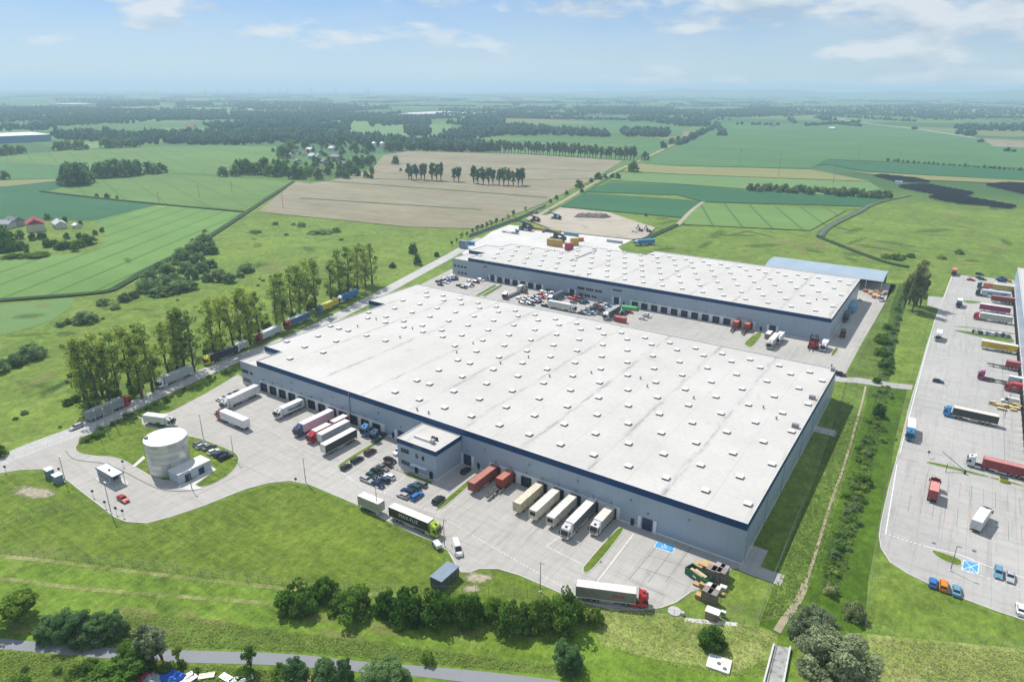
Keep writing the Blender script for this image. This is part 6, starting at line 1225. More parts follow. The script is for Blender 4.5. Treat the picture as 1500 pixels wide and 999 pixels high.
cars(o5(840,400,6.818,[(-55,215,'X+','teal','wagon'),(-20,250,'X+','red','wagon'),(25,240,'X+','red','hatch'),(10,265,'X+','red','suv'),(70,248,'X+','maroon','wagon'),(0,290,'X+','grey','hatch'),(92,297,'X+','teal','hatch'),(65,280,'X+','dark','hatch'),(125,287,'X+','navy','hatch')]),'in the reddish cluster','cars in the reddish cluster','the left',detail=False)
cars(o5(840,400,6.818,[(110,388,'X+','navy','wagon'),(85,400,'X+','dark','sedan'),(150,375,'X+','navy','sedan'),(155,350,'X+','white','hatch'),(190,338,'X+','silver','sedan'),(182,405,'X+','blue','hatch'),(200,395,'X+','white','sedan'),(240,310,'X+','silver','hatch'),(225,325,'X+','dark','hatch'),(255,385,'X+','navy','hatch'),(280,362,'X+','dark','wagon'),(285,290,'X+','grey','hatch'),(320,270,'X+','dark','hatch'),(330,315,'X+','white','wagon'),(345,325,'X+','blue','sedan'),(130,405,'X+','silver','wagon'),(165,388,'X+','grey','hatch'),(210,360,'X+','dark','wagon'),(230,345,'X+','teal','sedan'),(265,330,'X+','red','hatch'),(300,335,'X+','white','suv'),(250,402,'X+','grey','wagon')]),'in the lot left of the dark trailer','cars left of the dark trailer','the left',detail=False)
cars(o5(840,400,6.818,[(510,398,'Y+','teal','van'),(560,388,'X+','red','hatch'),(695,452,'X+','white','sedan'),(735,432,'X+','silver','wagon'),(745,418,'X+','white','hatch')]),'on the open yard right of the dark trailer','cars right of the dark trailer','the left',detail=False)
m6 = lambda x,y,z=0: Vector((*G(640+x/6.818,360+y/6.818,z)[:2],.035)); m7 = lambda x,y,z=0: Vector((*G(840+x/6.818,400+y/6.818,z)[:2],.035)); m8 = lambda x,y,z=0: Vector((*G(1050+x/5.77,400+y/5.77,z)[:2],.035))
semi(m6(1385,668),HD['X+'],(0.6,0.62,0.64),(0.56,0.57,0.55),(0.72,0.72,0.7),'white truck with a white cab parked along the back of the big warehouse')
semi(m7(310,475),HD['Y-'],(0.66,0.66,0.68),(0.03,0.05,0.045),(0.36,0.38,0.37),'dark trailer truck with a white cab pointing down from a gate of the second warehouse')
q = thing('shipping_container','orange-red container standing at the back edge of the big warehouse roof line','container',m7(522,500),HD['X+']); container_part(q,0,.1,6.06*1.0,(0.36,0.06,0.04),(0.5,0.18,0.13),2.6)
semi(m6(1120,575),HD['Y-'],(0.06,0.22,0.42),(0.10,0.16,0.20),(0.10,0.03,0.03),'blue-cabbed truck with a low dark trailer in the crowded middle lot',kind='cont',cont=12.19,roofc=(0.12,0.10,0.12))
t = semi(m6(668,540),HD['Y-'],(0.16,0.03,0.10),None,None,'purple car transporter with an empty flat bed',None,'none'); MB().box(-16,-3,-1.2,1.2,.95,1.15).build('flat_bed', paint((0.06,0.07,0.10),.6), t)
for s in (-1,1):
    for k in range(2): wheel(t,-14+k*1.3,s*1.0)
t = thing('tarpaulin_heap','bright green tarpaulin cover beside the grass strip in the middle yard','cover',m7(560,365),0.2); MB().loft([[(x,-1.8,0),(x,-1.3,1.6),(x,0,2.2),(x,1.3,1.6),(x,1.8,0)] for x in (-4,-1,2,4)]).build('tarpaulin', paint(C_['green'],.5), t)
q = rigid(m6(880,440),HD['Y+'],(0.62,0.60,0.52),(0.66,0.66,0.62),(0.7,0.7,0.68),'small cream box truck at the middle docks of the second warehouse',4.5)
def forklift(P, rz, col, label, sc=1.0, name='forklift'):
    t = thing(name, label, 'forklift', P, rz); MB().box(-2.3,-.5,-.75,.75,.35,1.25).build('body', paint(col,.4), t); MB().box(-2.2,-1.6,-.75,.75,1.25,1.7).build('counterweight', m_chas, t)
    mb = MB(); [mb.box(x,x+.08,y,y+.08,1.25,2.5) for x in (-1.6,-.6) for y in (-.7,.62)]; mb.box(-1.65,-.5,-.72,.72,2.5,2.58); mb.build('cab_guard', m_chas, t); mb = MB(); [mb.box(-.35,-.2,y,y+.1,.1,3.2) for y in (-.5,.4)]; mb.box(-.35,-.25,-.5,.5,1.5,1.6); mb.build('mast', m_chas, t); mb = MB(); [mb.box(-.2,1.0,y,y+.12,.12,.18) for y in (-.4,.3)]; mb.build('fork', m_chas, t)
    for x in (-.7,-1.95):
        for s in (-1,1): wheel(t,x,s*.7,.35,.28)
    t.scale = (sc,)*3; return t
def stacker(P, rz, col, label, sc=1.0, name='reach_stacker'):
    t = thing(name, label, 'reach stacker', P, rz); MB().box(-7,0,-1.4,1.4,.9,1.9).build('body', paint(col,.4), t); MB().box(-3.4,-1.6,-.8,.8,1.9,3.6).build('cab', m_glass, t)
    mb = MB(); mb.loft([[(-6.6,y,2.6),(-6.6,y,3.5),(2.6,y,5.3),(2.6,y,4.7)] for y in (-.5,.5)]); mb.build('boom', paint(tuple(c*.8 for c in col),.4), t); MB().box(2.1,2.9,-3,3,3.9,4.6).build('spreader', m_chas, t); MB().box(-7.2,-5.6,-1.45,1.45,1.2,2.6).build('counterweight', m_chas, t)
    for x,r_ in ((-.9,.85),(-5.6,.75)):
        for s in (-1,1): wheel(t,x,s*1.25,r_,.7)
    t.scale = (sc,)*3; return t
def digger(P, rz, col, label):
    t = thing('excavator', label, 'excavator', P, rz); mb = MB(); [mb.box(-2,2,y-.3,y+.3,0,.9) for y in (-1.1,1.1)]; mb.build('tracks', m_chas, t); MB().box(-2.2,1.2,-1.3,1.3,1.0,2.2).build('body', paint(col,.4), t); MB().box(-.4,1.2,.3,1.3,2.2,3.2).build('cab', m_glass, t)
    MB().loft([[(.9,y,2.0),(.9,y,2.6),(3.6,y,5.2),(3.9,y,4.8)] for y in (-.25,.25)]).loft([[(3.5,y,5.1),(3.9,y,5.2),(5.6,y,2.2),(5.3,y,2.0)] for y in (-.2,.2)]).build('boom', paint(col,.4), t); MB().box(4.9,5.8,-.5,.5,1.4,2.2).build('bucket', m_chas, t); return t
forklift(m6(852,470),HD['X-'],(0.35,0.13,0.05),'brown forklift among the crowded middle lot',1.4)
# right end of the second warehouse
g2 = 'containers at the second warehouse docks'
trailer(Vector((db[10],315.5,.035)),HD['Y-'],(0.40,0.06,0.04),None,'left one of two orange-red containers at the last docks of the second warehouse',group=g2,kind='cont',clen=6.06,cx=6.5,roofc=(0.55,0.18,0.13)); trailer(Vector((db[11],315.0,.035)),HD['Y-'],(0.34,0.05,0.04),None,'right one of two orange-red containers at the last docks of the second warehouse',group=g2,kind='cont',clen=6.06,cx=6.5,roofc=(0.50,0.16,0.12))
semi(m8(435,650),HD['Y-'],(0.62,0.60,0.56),(0.50,0.46,0.38),(0.72,0.71,0.68),'white truck stacked with cream boxes, nearest of the pair right of the grass wedge',kind='box',L_=11.5)
rigid(m8(500,608),HD['Y-'],(0.6,0.62,0.63),(0.60,0.60,0.58),(0.73,0.73,0.72),'white box truck standing right of the cream-boxed truck',7.5)
q = thing('shipping_container','brown-sided white container before the last gate of the second warehouse','container',m8(422,560),HD['Y-']); container_part(q,0,.02,6.06,(0.24,0.17,0.13),(0.72,0.71,0.68),2.6)
forklift(m8(800,650),HD['Y-'],(0.50,0.03,0.03),'big red heavy forklift before the second warehouse',2.4,'heavy_forklift')
rigid(m8(888,668),HD['Y-'],(0.62,0.63,0.64),(0.46,0.47,0.48),(0.72,0.73,0.74),'white box truck beside the big red forklift',5.4)
trailer(m8(1130,345),HD['Y-'],(0.08,0.28,0.45),(0.10,0.34,0.52),'light blue trailer in the shade of the second warehouse',12.5); semi(m8(1075,420),HD['Y-'],(0.05,0.06,0.07),(0.05,0.07,0.09),(0.07,0.09,0.11),'dark truck in the shade beside the second warehouse',kind='box',L_=7)
forklift(m8(1055,550),HD['Y-'],(0.35,0.02,0.05),'crimson forklift in the shade at the corner of the second warehouse',1.5)
cars([(1291.5,439,'Y-','silver','van')],'beside the scattered pallets at the open shed',None,''); cars([(1231,548,'X+','black','suv')],'at the back corner of the big warehouse',None,'')
# ---- goods, pallets, crates: each stack a thing
def crate_stack(P, rz, w_, d_, h_, col, label, name, cat, group, top=None):
    t = thing(name, label, cat, P, rz, group); n = max(1,int(h_/1.0)); mb = MB()
    for k in range(n): mb.box(-w_/2,w_/2,-d_/2,d_/2,k*h_/n+.12,(k+1)*h_/n-.03)
    mb.build('crates', paint(col,.8,0,.3), t); mb = MB()
    for k in range(n): [mb.box(-w_/2,w_/2,y-.07,y+.07,k*h_/n-(.029 if k else 0),k*h_/n+.12) for y in (-d_/2+.1,0,d_/2-.1)]
    mb.build('pallet', paint((0.36,0.25,0.14),.85), t); MB().box(-w_/2+.02,w_/2-.02,-d_/2+.02,d_/2-.02,h_-.028,h_+.01).build('top_boards', paint(top or tuple(min(c*1.5,.6) for c in col),.8), t); return t
WD = (0.34,0.22,0.11); GB = (0.17,0.145,0.13); cx = lambda x,y: Vector((*G(970+x/7.69,790+y/7.69,0)[:2],.035))
st = [(405,330,2.4,1.6,1.3,WD),(470,335,2.6,1.7,1.6,WD),(545,330,2.2,1.4,1.5,WD),(500,300,2.0,1.4,1.0,(0.36,0.30,0.10)),(545,440,2.2,2.2,3.2,GB),(600,455,2.2,2.2,3.2,GB),(660,470,2.2,2.2,3.2,GB),(640,390,2.2,2,2.6,(0.24,0.22,0.24)),(690,410,2,2,2.6,(0.22,0.21,0.23)),(415,520,2.6,1.4,.5,WD),(475,545,2.2,1.6,1.3,WD),(545,565,2.6,1.6,1.4,(0.42,0.38,0.34)),(600,590,2.2,1.6,1.4,(0.40,0.37,0.35)),(500,690,2.2,2.0,3.1,GB),(560,715,2.2,2.0,3.1,GB),(425,660,2.0,1.5,1.1,WD),(685,560,1.6,1.2,.9,(0.5,0.48,0.45)),(640,615,2.4,.8,.6,WD)]
st.sort()
for i,(x,y,w_,d_,h_,c) in enumerate(st): crate_stack(cx(x,y),R(-4)+random.uniform(-.06,.06),w_,d_,h_,c,'%s stack from the left in the pile of wooden crates around the green skip' % ordn(i),'crate_stack','crates','crates around the skip')
q = thing('waste_skip','dark green open skip with scrap wood inside, among the wooden crates','skip',cx(400,440),R(-22)); G_ = paint((0.008,0.13,0.055),.5,0,.2); L2,W2_,H2 = 3.0,1.3,2.0
mb = MB(); 
for x0,x1,y0,y1 in ((-L2,L2,-W2_,-W2_+.12),(-L2,L2,W2_-.12,W2_),(-L2,-L2+.12,-W2_+.12,W2_-.12),(L2-.12,L2,-W2_+.12,W2_-.12)): mb.box(x0,x1,y0,y1,.15,H2)
mb.box(-L2+.12,L2-.12,-W2_+.12,W2_-.12,.15,.3); mb.build('hull', G_, q); mb = MB()
for x in np.arange(-L2+.3,L2,.8): mb.box(x-.06,x+.06,-W2_-.08,-W2_-.002,.2,H2-.1); mb.box(x-.06,x+.06,W2_+.002,W2_+.08,.2,H2-.1)
mb.build('rib', G_, q); MB().box(-2.2,1.4,-.5,.3,1.5,1.65).box(-1.2,2.2,-.2,.7,1.66,1.8).build('scrap_wood', paint((0.55,0.42,0.25),.8), q); MB().box(-.5,.5,-W2_-.1,-W2_-.085,.9,1.4).build('sign_plate', m_white, q)
pl = o5(1050,400,5.77,[(1255,160),(1275,165),(1300,172),(1325,178),(1345,170),(1362,155),(1375,165),(1390,158),(1410,165),(1420,180),(1400,185),(1380,190),(1335,200),(1355,205),(1340,190),(1365,188),(1300,182),(1425,170),(1360,215),(1330,210)])
pl.sort()
for i,(x,y) in enumerate(pl): crate_stack(yz(G(x,y)),random.uniform(0,1),2.4,1.6,random.uniform(.8,1.8),[WD,(0.45,0.13,0.05),(0.48,0.46,0.42),(0.42,0.30,0.12)][i%4],'%s goods stack from the left in the heap before the open shed' % ordn(i),'goods_stack','goods','goods before the open shed')
pq = o5(1300,540,6.245,[(955,325),(985,335),(1010,345),(1040,350),(1070,350),(1095,345),(1030,375),(1060,380),(1110,355),(1140,365),(1165,350),(1180,375),(1150,385),(1205,365)])
pq.sort()
for i,(x,y) in enumerate(pq): crate_stack(yz(G(x,y)),random.uniform(-.2,.2),1.9,1.3,random.uniform(.6,1.5),(0.42,0.30,0.10) if i%3 else (0.40,0.34,0.25),'%s pallet stack from the left in the wooden heap below the white van' % ordn(i),'pallet_stack','pallets','pallets by the dock wall')
# ---- rear yard of the second warehouse
z6 = lambda x,y: Vector((*G(660+x/5,300+y/5,0)[:2],.25))
def cont(P, rz, L_, col, top, label, group=None, h=2.6): q = thing('shipping_container',label,'container',P,rz,group); container_part(q,0,.02,L_,col,top,h); return q
gc = 'containers in the rear yard'
YL = (0.42,0.28,0.03)
for x,y,L_,n_,c,tp,lab,rz in ((690,195,12.2,1,YL,(0.5,0.38,0.1),'yellow container block farthest left in the rear yard',0),(803,215,12.2,1,YL,(0.5,0.38,0.1),'yellow container block in the middle of the rear yard row',0),(933,235,12.2,1,(0.12,0.26,0.36),(0.3,0.42,0.5),'grey blue container at the right end of the rear yard row',0),(815,315,12.2,2,(0.45,0.28,0.05),(0.55,0.40,0.12),'ochre container block nearest the second warehouse roof edge',0),(897,335,6.06,2,(0.36,0.035,0.04),(0.5,0.14,0.12),'red container at the near end of the short stack row',R(45)),(935,298,6.06,2,(0.45,0.30,0.04),(0.5,0.38,0.1),'ochre container in the middle of the short stack row',R(45)),(972,268,6.06,1,(0.45,0.14,0.04),(0.55,0.24,0.1),'orange container at the far end of the short stack row',R(45))):
    for k in range(n_): cont(z6(x,y)+Vector((0,0,2.62*k)),rz,L_,c,tp,lab+(', upper one' if k else (', lower one' if n_ > 1 else '')),gc)
stacker(z6(510,185),PI,(0.03,0.06,0.10),'dark blue reach stacker at the left fence of the rear yard',1.6); stacker(z6(735,268),PI,(0.02,0.08,0.07),'dark green reach stacker in the middle of the rear yard',1.7)
stacker(z6(590,125),PI,(0.16,0.06,0.04),'brown loading machine by the far left fence of the rear yard',1.2,'loading_machine'); stacker(z6(745,108),PI,(0.03,0.14,0.30),'bright blue sorting machine on the stony ground',1.2,'sorting_machine')
t = semi(z6(495,218),0,(0.3,0.36,0.42),None,None,'grey flatbed truck at the left fence of the rear yard',None,'none'); MB().box(-16,-3,-1.2,1.2,.95,1.2).build('flat_bed', m_alu, t); [wheel(t,-14+k*1.3,s) for s in (-1,1) for k in range(2)]
cont(z6(170,300),0,6.06,(0.05,0.20,0.42),(0.1,0.3,0.5),'blue container at the left gate of the rear yard'); q = thing('site_cabin','grey site cabin at the left gate of the rear yard','cabin',z6(95,320),0); MB().box(-3,3,-1.5,1.5,0,5.4).build('wall', paint((0.16,0.24,0.30),.6), q); MB().box(-3.1,3.1,-1.6,1.6,5.4,5.6).build('roof', m_steel, q)
P,z_ = z6(1345,300),R(-130); semi(P,z_,(0.55,0.60,0.66),(0.04,0.22,0.48),(0.10,0.36,0.60),'blue trailer truck at the right corner of the rear yard')
cont(z6(1255,287),0,12.2,(0.34,0.36,0.37),(0.5,0.51,0.52),'low white container at the right side of the rear yard',None,1.9); cars([(660+1345/5,300+203/5,'X-','white','van')],'next to the excavators on the stony ground',None,'')
digger(z6(1390,200),2.6,(0.06,0.09,0.13),'left one of two dark excavators at the right end of the stony ground'); digger(z6(1448,205),2.6,(0.06,0.09,0.13),'right one of two dark excavators at the right end of the stony ground')
q = thing('gravel_heap','long brown gravel heap at the edge of the stony ground','heap',(0,0,0)); g = np.random.default_rng(5); mb = MB(); n_ = 26; rows = []
pa, pb = z6(900,92), z6(1175,100)
for j in range(7):
    rows.append([]); 
    for i in range(n_+1):
        f = i/n_; hgt = max(0,(4.2*math.sin(PI*j/6)+g.uniform(-.6,.6))*min(1,6*f,6*(1-f))); c = pa+(pb-pa)*f; rows[-1].append((c.x+g.normal(0,.4),c.y+(j-3)*2.6,hgt if 0 < j < 6 else 0))
mb.add([p for r_ in rows for p in r_],[(j*(n_+1)+i,j*(n_+1)+i+1,(j+1)*(n_+1)+i+1,(j+1)*(n_+1)+i) for j in range(6) for i in range(n_)]); mb.build('heap', grass_mat('gravel heap',(0.13,0.115,0.10),(0.28,0.25,0.21),None,0,None,1.5), q)
cars(o5(660,300,5,[(610,60,'X+','dark','sedan'),(625,50,'X+','white','sedan'),(640,42,'X+','silver','hatch'),(655,35,'X+','navy','hatch'),(670,28,'X+','blue','van'),(690,27,'X+','grey','sedan'),(735,38,'X+','dark','wagon')]),'parked at the far end of the rear yard fence','cars by the rear fence','the near end',detail=False)
# ---- right-hand yard
ga = 'trailers at the right-hand yard docks'
za_ = lambda x,y: Vector((*G(1380+x/12.48,390+y/12.48,0)[:2],.035)); zb_ = lambda x,y: Vector((*G(1380+x/10,460+y/10,0)[:2],.035)); zc_ = lambda x,y: Vector((*G(1300+x/6.245,540+y/6.245,0)[:2],.035)); zd_ = lambda x,y: Vector((*G(1280+x/4.54,680+y/4.54,0)[:2],.035))
rigid(za_(205,185),HD['Y-'],(0.28,0.03,0.05),(0.4,0.12,0.1),(0.62,0.25,0.2),'red truck with a salmon roof at the far left corner of the right-hand yard',6)
semi(za_(630,400),HD['X-'],(0.02,0.11,0.11),(0.55,0.20,0.08),(0.6,0.25,0.1),'dark green cab truck with an orange container near the far end of the right-hand docks',ga,kind='cont',cont=12.19,roofc=(0.7,0.3,0.15))
trailer(za_(910,440),HD['X-'],(0.42,0.36,0.10),(0.70,0.68,0.55),'cream yellow trailer between the green cab truck and the blue graphic truck',11,ga)
semi(za_(600,530),HD['X-'],(0.015,0.035,0.045),(0.42,0.50,0.56),(0.72,0.74,0.75),'black-cabbed truck with blue wave graphics on its trailer',ga,stripe=(0.03,0.16,0.50))
trailer(za_(880,650),HD['X-'],(0.20,0.05,0.05),(0.5,0.2,0.16),'brown red container trailer below the blue graphic truck',ga and 12,ga,kind='cont',clen=12.19,roofc=(0.55,0.24,0.18))
trailer(za_(665,810),HD['X-'],(0.28,0.02,0.09),(0.75,0.74,0.74),'magenta trailer with a white roof at the right-hand docks',13.6,ga)
semi(za_(560,960),HD['X-'],(0.50,0.02,0.06),(0.40,0.42,0.34),(0.75,0.75,0.73),'beige trailer truck with a red cab at the right-hand docks',ga)
rigid(za_(295,770),HD['Y-'],(0.05,0.09,0.11),(0.05,0.08,0.10),(0.75,0.76,0.76),'truck with a white roof and dark front halfway along the right-hand yard',6)
rigid(Vector((*G(1373,501)[:2],.035)),HD['Y-'],(0.5,0.53,0.5),(0.42,0.46,0.44),(0.76,0.77,0.77),'white-roofed truck driving along the left edge of the right-hand yard',6)
tr_y = trailer(zb_(555,500),HD['X-'],(0.55,0.42,0.02),(0.74,0.74,0.68),'yellow lettered trailer at the right-hand docks',13.6,ga); tx = text_mesh('Lannutti',2.0,.3); q = ob('side_lettering', tx, paint((0.45,0.08,0.03),.5), tr_y); q.location = (-6.4,1.30,2.6); q.rotation_euler = (R(90),0,PI)
trailer(zb_(640,750),HD['X-'],(0.28,0.045,0.055),None,'short red container on a long chassis at the right-hand docks',group=ga,kind='cont',clen=6.06,cx=6.6,roofc=(0.48,0.17,0.16))
t = semi(zb_(508,945),HD['X-'],(0.28,0.03,0.13),(0.40,0.48,0.50),(0.74,0.75,0.75),'magenta-cabbed truck with a short grey container at the right-hand docks',ga,kind='cont',cont=6.06,cont_x=7.2,roofc=(0.72,0.73,0.73))
cars(o5(1380,460,10,[(470,250,'Y+','maroon','hatch'),(500,255,'Y+','white','hatch'),(525,258,'Y+','dark','hatch'),(570,268,'Y+','navy','hatch'),(610,270,'Y+','white','sedan'),(655,275,'Y+','grey','hatch'),(700,280,'Y+','silver','hatch'),(740,285,'Y+','white','wagon'),(800,290,'Y+','grey','sedan'),(845,295,'Y+','white','suv'),(890,305,'Y+','dark','suv'),(935,312,'Y+','silver','sedan'),(970,318,'Y+','grey','wagon')]),'between two green islands','cars between the islands','the left',detail=False)
cars(o5(1380,390,12.48,[(690,140,'X+','dark','wagon'),(530,245,'X+','red','sedan'),(690,205,'X+','teal','sedan'),(740,235,'X+','teal','wagon'),(1060,240,'X+','blue','wagon'),(1110,210,'X+','navy','sedan'),(1100,270,'X+','navy','wagon'),(1150,250,'X+','dark','hatch'),(1240,270,'Y+','orange','hatch')]),'at the far end of the right-hand yard','cars at the far end','the left',detail=False)
cars(o5(1300,540,6.245,[(465,112,'X+','navy','hatch')]),'driving alone across the right-hand yard',None,''); cars(o5(1300,540,6.245,[(1120,300,'X-','white','van')]),'by the dock wall above the wooden pallets',None,'')
rigid(zc_(1060,190),HD['X-'],(0.42,0.03,0.04),(0.42,0.03,0.04),(0.5,0.06,0.06),'small red pickup truck by the dock wall above the white van',3.6)
semi(zc_(503,420),HD['X-'],(0.04,0.28,0.62),(0.025,0.03,0.03),(0.72,0.69,0.58),'black trailer truck with a bright blue cab in the middle of the right-hand yard')
semi(zc_(195,668),HD['Y-']+.06,(0.03,0.24,0.52),(0.55,0.30,0.28),(0.76,0.72,0.68),'blue-cabbed truck with white roof driving down the left edge of the right-hand yard',L_=8.5)
semi(zc_(712,875),HD['X-'],(0.62,0.66,0.68),(0.28,0.04,0.05),None,'white-cabbed truck with a long red container above the lower islands',kind='cont',cont=13.2,cont_x=1.2,roofc=(0.55,0.22,0.2))
semi(zd_(398,150),HD['Y+'],(0.28,0.015,0.03),(0.30,0.06,0.06),None,'dark red tractor carrying one salmon container, facing away',kind='cont',cont=6.06,cont_x=1.0,roofc=(0.62,0.27,0.23))
P = zd_(740,345); rigid(P,HD['Y+']-.22,(0.72,0.73,0.74),(0.55,0.57,0.58),(0.78,0.78,0.78),'big white box truck facing away on the lower right-hand yard',8.4)
cars(o5(1280,680,4.54,[(395,782,'Y+','blue','hatch')]),'at the grass edge left of the orange van',None,''); cars(o5(1280,680,4.54,[(465,802,'Y+','orange','suv')]),'between two blue cars at the grass edge',None,''); cars(o5(1280,680,4.54,[(552,835,'Y+','skyblue','sedan')]),'at the grass edge right of the orange one',None,'')
cars(o5(1280,680,4.54,[(830,715,'Y-','skyblue','wagon'),(907,742,'Y-','silver','sedan')]),'in the bay right of the blue parking mark',None,''); cars(o5(1280,680,4.54,[(980,960,'Y+','white','sedan')]),'at the bottom corner of the right-hand yard',None,'')
q = thing('bin','small lime yellow bin by the lower green island','bin',zd_(858,115),.2); MB().box(-1,1,-.7,.7,0,1.3).build('body', paint((0.5,0.55,0.03),.5), q); MB().box(-1.05,1.05,-.75,.75,1.3,1.4).build('lid', m_chas, q)
# ---- scrap things at the bottom edge
tp = lambda x,y: G(140+x/5,900+y/5,0)
def heap(P, rz, w_, d_, h_, col, label, name, cat, seed):
    g = np.random.default_rng(seed); t = thing(name,label,cat,P,rz); bm = bmesh.new(); bmesh.ops.create_grid(bm,x_segments=14,y_segments=10,size=1)
    for v in bm.verts:
        e = max(0,1-max(abs(v.co.x),abs(v.co.y))**4); v.co = (v.co.x*w_/2+g.normal(0,.05),v.co.y*d_/2+g.normal(0,.05),e*h_*g.uniform(.55,1.0))
    me = bpy.data.meshes.new('cover'); bm.to_mesh(me); bm.free(); ob('cover',me,paint(col,.5),t); return t
heap(tp(555,470),.2,5.6,3.6,1.7,(0.010,0.085,0.42),'crumpled bright blue tarpaulin in the scrap pile under the willows','tarpaulin','tarpaulin',1); heap(tp(390,468),.5,3.6,2.4,1.3,(0.33,0.012,0.045),'crumpled red cover left of the blue tarpaulin','red_cover','tarpaulin',2)
heap(tp(430,485),.1,4,3,1.4,(0.28,0.32,0.36),'grey crumpled sheet between the red and blue covers','grey_sheet','tarpaulin',3)
for i,(x,y,c) in enumerate(((660,465,(0.7,0.7,0.7)),(690,485,(0.6,0.63,0.64)),(815,455,(0.66,0.6,0.5)),(960,470,(0.75,0.76,0.76)),(1040,478,(0.7,0.73,0.74)),(1095,480,(0.65,0.66,0.64)))):
    q = thing('scrap_board','%s pale scrap board from the left beside the blue tarpaulin' % ordn(i),'board',tp(x,y),random.uniform(0,2),'scrap boards'); MB().box(-1.5,1.5,-.7,.7,.3,.42).build('board', paint(c,.6), q); MB().box(-1.2,-1.0,-.5,.5,0,.298).box(1.0,1.2,-.5,.5,0,.298).build('support', m_chas, q)
for i,(x,y) in enumerate(((745,460),(740,485),(690,490))):
    q = thing('tyre_scrap','%s dark tyre from the top in the scrap right of the blue tarpaulin' % ordn(i),'tyre',tp(x,y)+Vector((0,0,.2)),0,'scrap tyres'); a = ob('rubber_ring', wheel_mesh(.75,.4), m_tyre, q); a.rotation_euler = (R(90),0,0)
q = thing('yellow_sign','small yellow bin hanging by the willow trunk at the footpath','bin',tp(480,400),0); MB().cyl((0,0,0),(0,0,1.0),.08).build('post', m_chas, q); MB().cyl((0,0,1.0),(0,0,1.9),.5,n=14).build('body', paint((0.55,0.48,0.02),.5), q)
q = thing('orange_board','orange wooden board cut off by the bottom edge','board',G(440,996),.1); MB().box(-2.5,2.5,-1.4,1.4,.6,.8).build('board', paint((0.55,0.36,0.14),.6), q); MB().box(-2.2,-2,-1,1,0,.598).box(2,2.2,-1,1,0,.598).build('support', m_chas, q)
# ---- lamp posts, signs, barrier, flagpoles, fences
def lamp_post(px, py, h, label, two=False):
    t = thing('lamp_post', label, 'lamp post', G(px,py)); MB().cyl((0,0,0),(0,0,h),.13,.07,n=8).build('pole', m_grey, t); mb = MB().box(-.1,1.0,-.15,.15,h-.02,h+.12)
    if two: mb.box(-1.0,-.102,-.15,.15,h-.02,h+.12)
    mb.build('lamp_head', m_steel, t); MB().box(-.25,.25,-.25,.25,0,.3).build('base', m_plinth, t)
for px,py,tp_,lab in ((448,707,670,'lamp post at the tip of the lawn below the left docks'),(298,643,607,'lamp post on the island rim beside the parked cars'),(343,672,638,'lamp post at the right tip of the tank island'),(553,753,713,'lamp post beside the short grey trailer'),(651,800,760,'lamp post beside the lime green cab'),(791,867,824,'lamp post on the lawn edge below the right docks'),(96,706,668,'lamp post by the white-lidded transformer box'),(163,752,706,'lamp post by the gatehouse at the lawn edge'),(281,716,688,'lamp post before the pump house'),(218,600,570,'lamp post on the verge above the white box truck'),(1471,612,540,'slim lamp post among the right-hand docks'),(1369,915,880,'lamp post at the bottom fence right of the flowering shrub') if False else (1392,836,800,'lamp post at the tip of the lower right-hand island')):
    p = G(px,py); lamp_post(px,py,min(12,max(6,HZ(p,tp_))),lab)
for i,(px,py,tp_) in enumerate(((146,640,602),(158,634,599),(171,627,590))):
    p = G(px,py); t = thing('flagpole','%s bare flagpole from the left on the grass island' % ordn(i),'flagpole',p,0,'flagpoles'); h = min(12,HZ(p,tp_)); MB().cyl((0,0,0),(0,0,h),.15,.08,n=8).build('pole', m_steel, t); MB().cyl((0,0,h),(0,0,h+.15),.16,n=8).build('finial', m_white, t)
def sign_post(px, py, label, h=2.4, col=(0.05,0.06,0.08), col2=None):
    t = thing('road_sign', label, 'sign', G(px,py), R(30)); MB().cyl((0,0,0),(0,0,h),.05,n=6).build('pole', m_steel, t); q = MB().cyl((0,-.06,h-.4),(0,.06,h-.4),.42,n=16).build('plate', paint(col,.5), t)
    if col2: MB().cyl((0,-.066,h-.4),(0,-.061,h-.4),.3,n=16).build('sign_face', paint(col2,.5), q)
for px,py,lab in ((9,692,'road sign by the left edge of the entrance road'),(88,695,'road sign behind the transformer boxes'),(137,728,'road sign at the lawn edge before the gatehouse'),(155,744,'road sign beside the lawn-edge lamp post'),(171,753,'taller one of two road signs at the lawn corner'),(181,757,'smaller road sign at the lawn corner by the red car'),(181,684,'road sign on the walk above the gatehouse'),(434,710,'road sign at the lawn tip below the left docks'),(1359,670,'round sign above the barrier in the right-hand yard'),(1311,652,'sign at the fence left of the blue-cabbed truck')): sign_post(px,py,lab)
q = thing('barrier_gate','dark blue folding barrier on the lower green island of the right-hand yard','barrier',G(1413,694),0); a = G(1378,672)-G(1413,694); MB().box(-.3,.3,-.3,.3,0,1.2).build('motor_box', paint((0.02,0.03,0.06),.5), q); MB().cyl((0,0,1.0),(a.x,a.y,2.6),.12,.09,n=8).build('boom', paint((0.03,0.05,0.10),.5), q)
a2 = G(1385,692)-G(1413,694); mb = MB(); mb.cyl((a2.x,a2.y,0),(a2.x,a2.y,3.2),.08,n=6); mb.cyl((a2.x,a2.y,.3),(0,0,.3),.06,n=6); mb.build('stand', m_chas, q)
p = G(634,706); q = thing('entrance_railing','low white railing with planters before the office block','railing',(0,0,0)); a, b = G(566,682), G(633,709); mb = MB(); 
for i in range(13): c = a+(b-a)*(i/12); mb.box(c.x-.05,c.x+.05,c.y-.05,c.y+.05,.03,1.0)
mb.build('post', m_steel, q); d_ = (b-a).normalized(); n_ = Vector((-d_.y,d_.x,0))*.05; mb = MB()
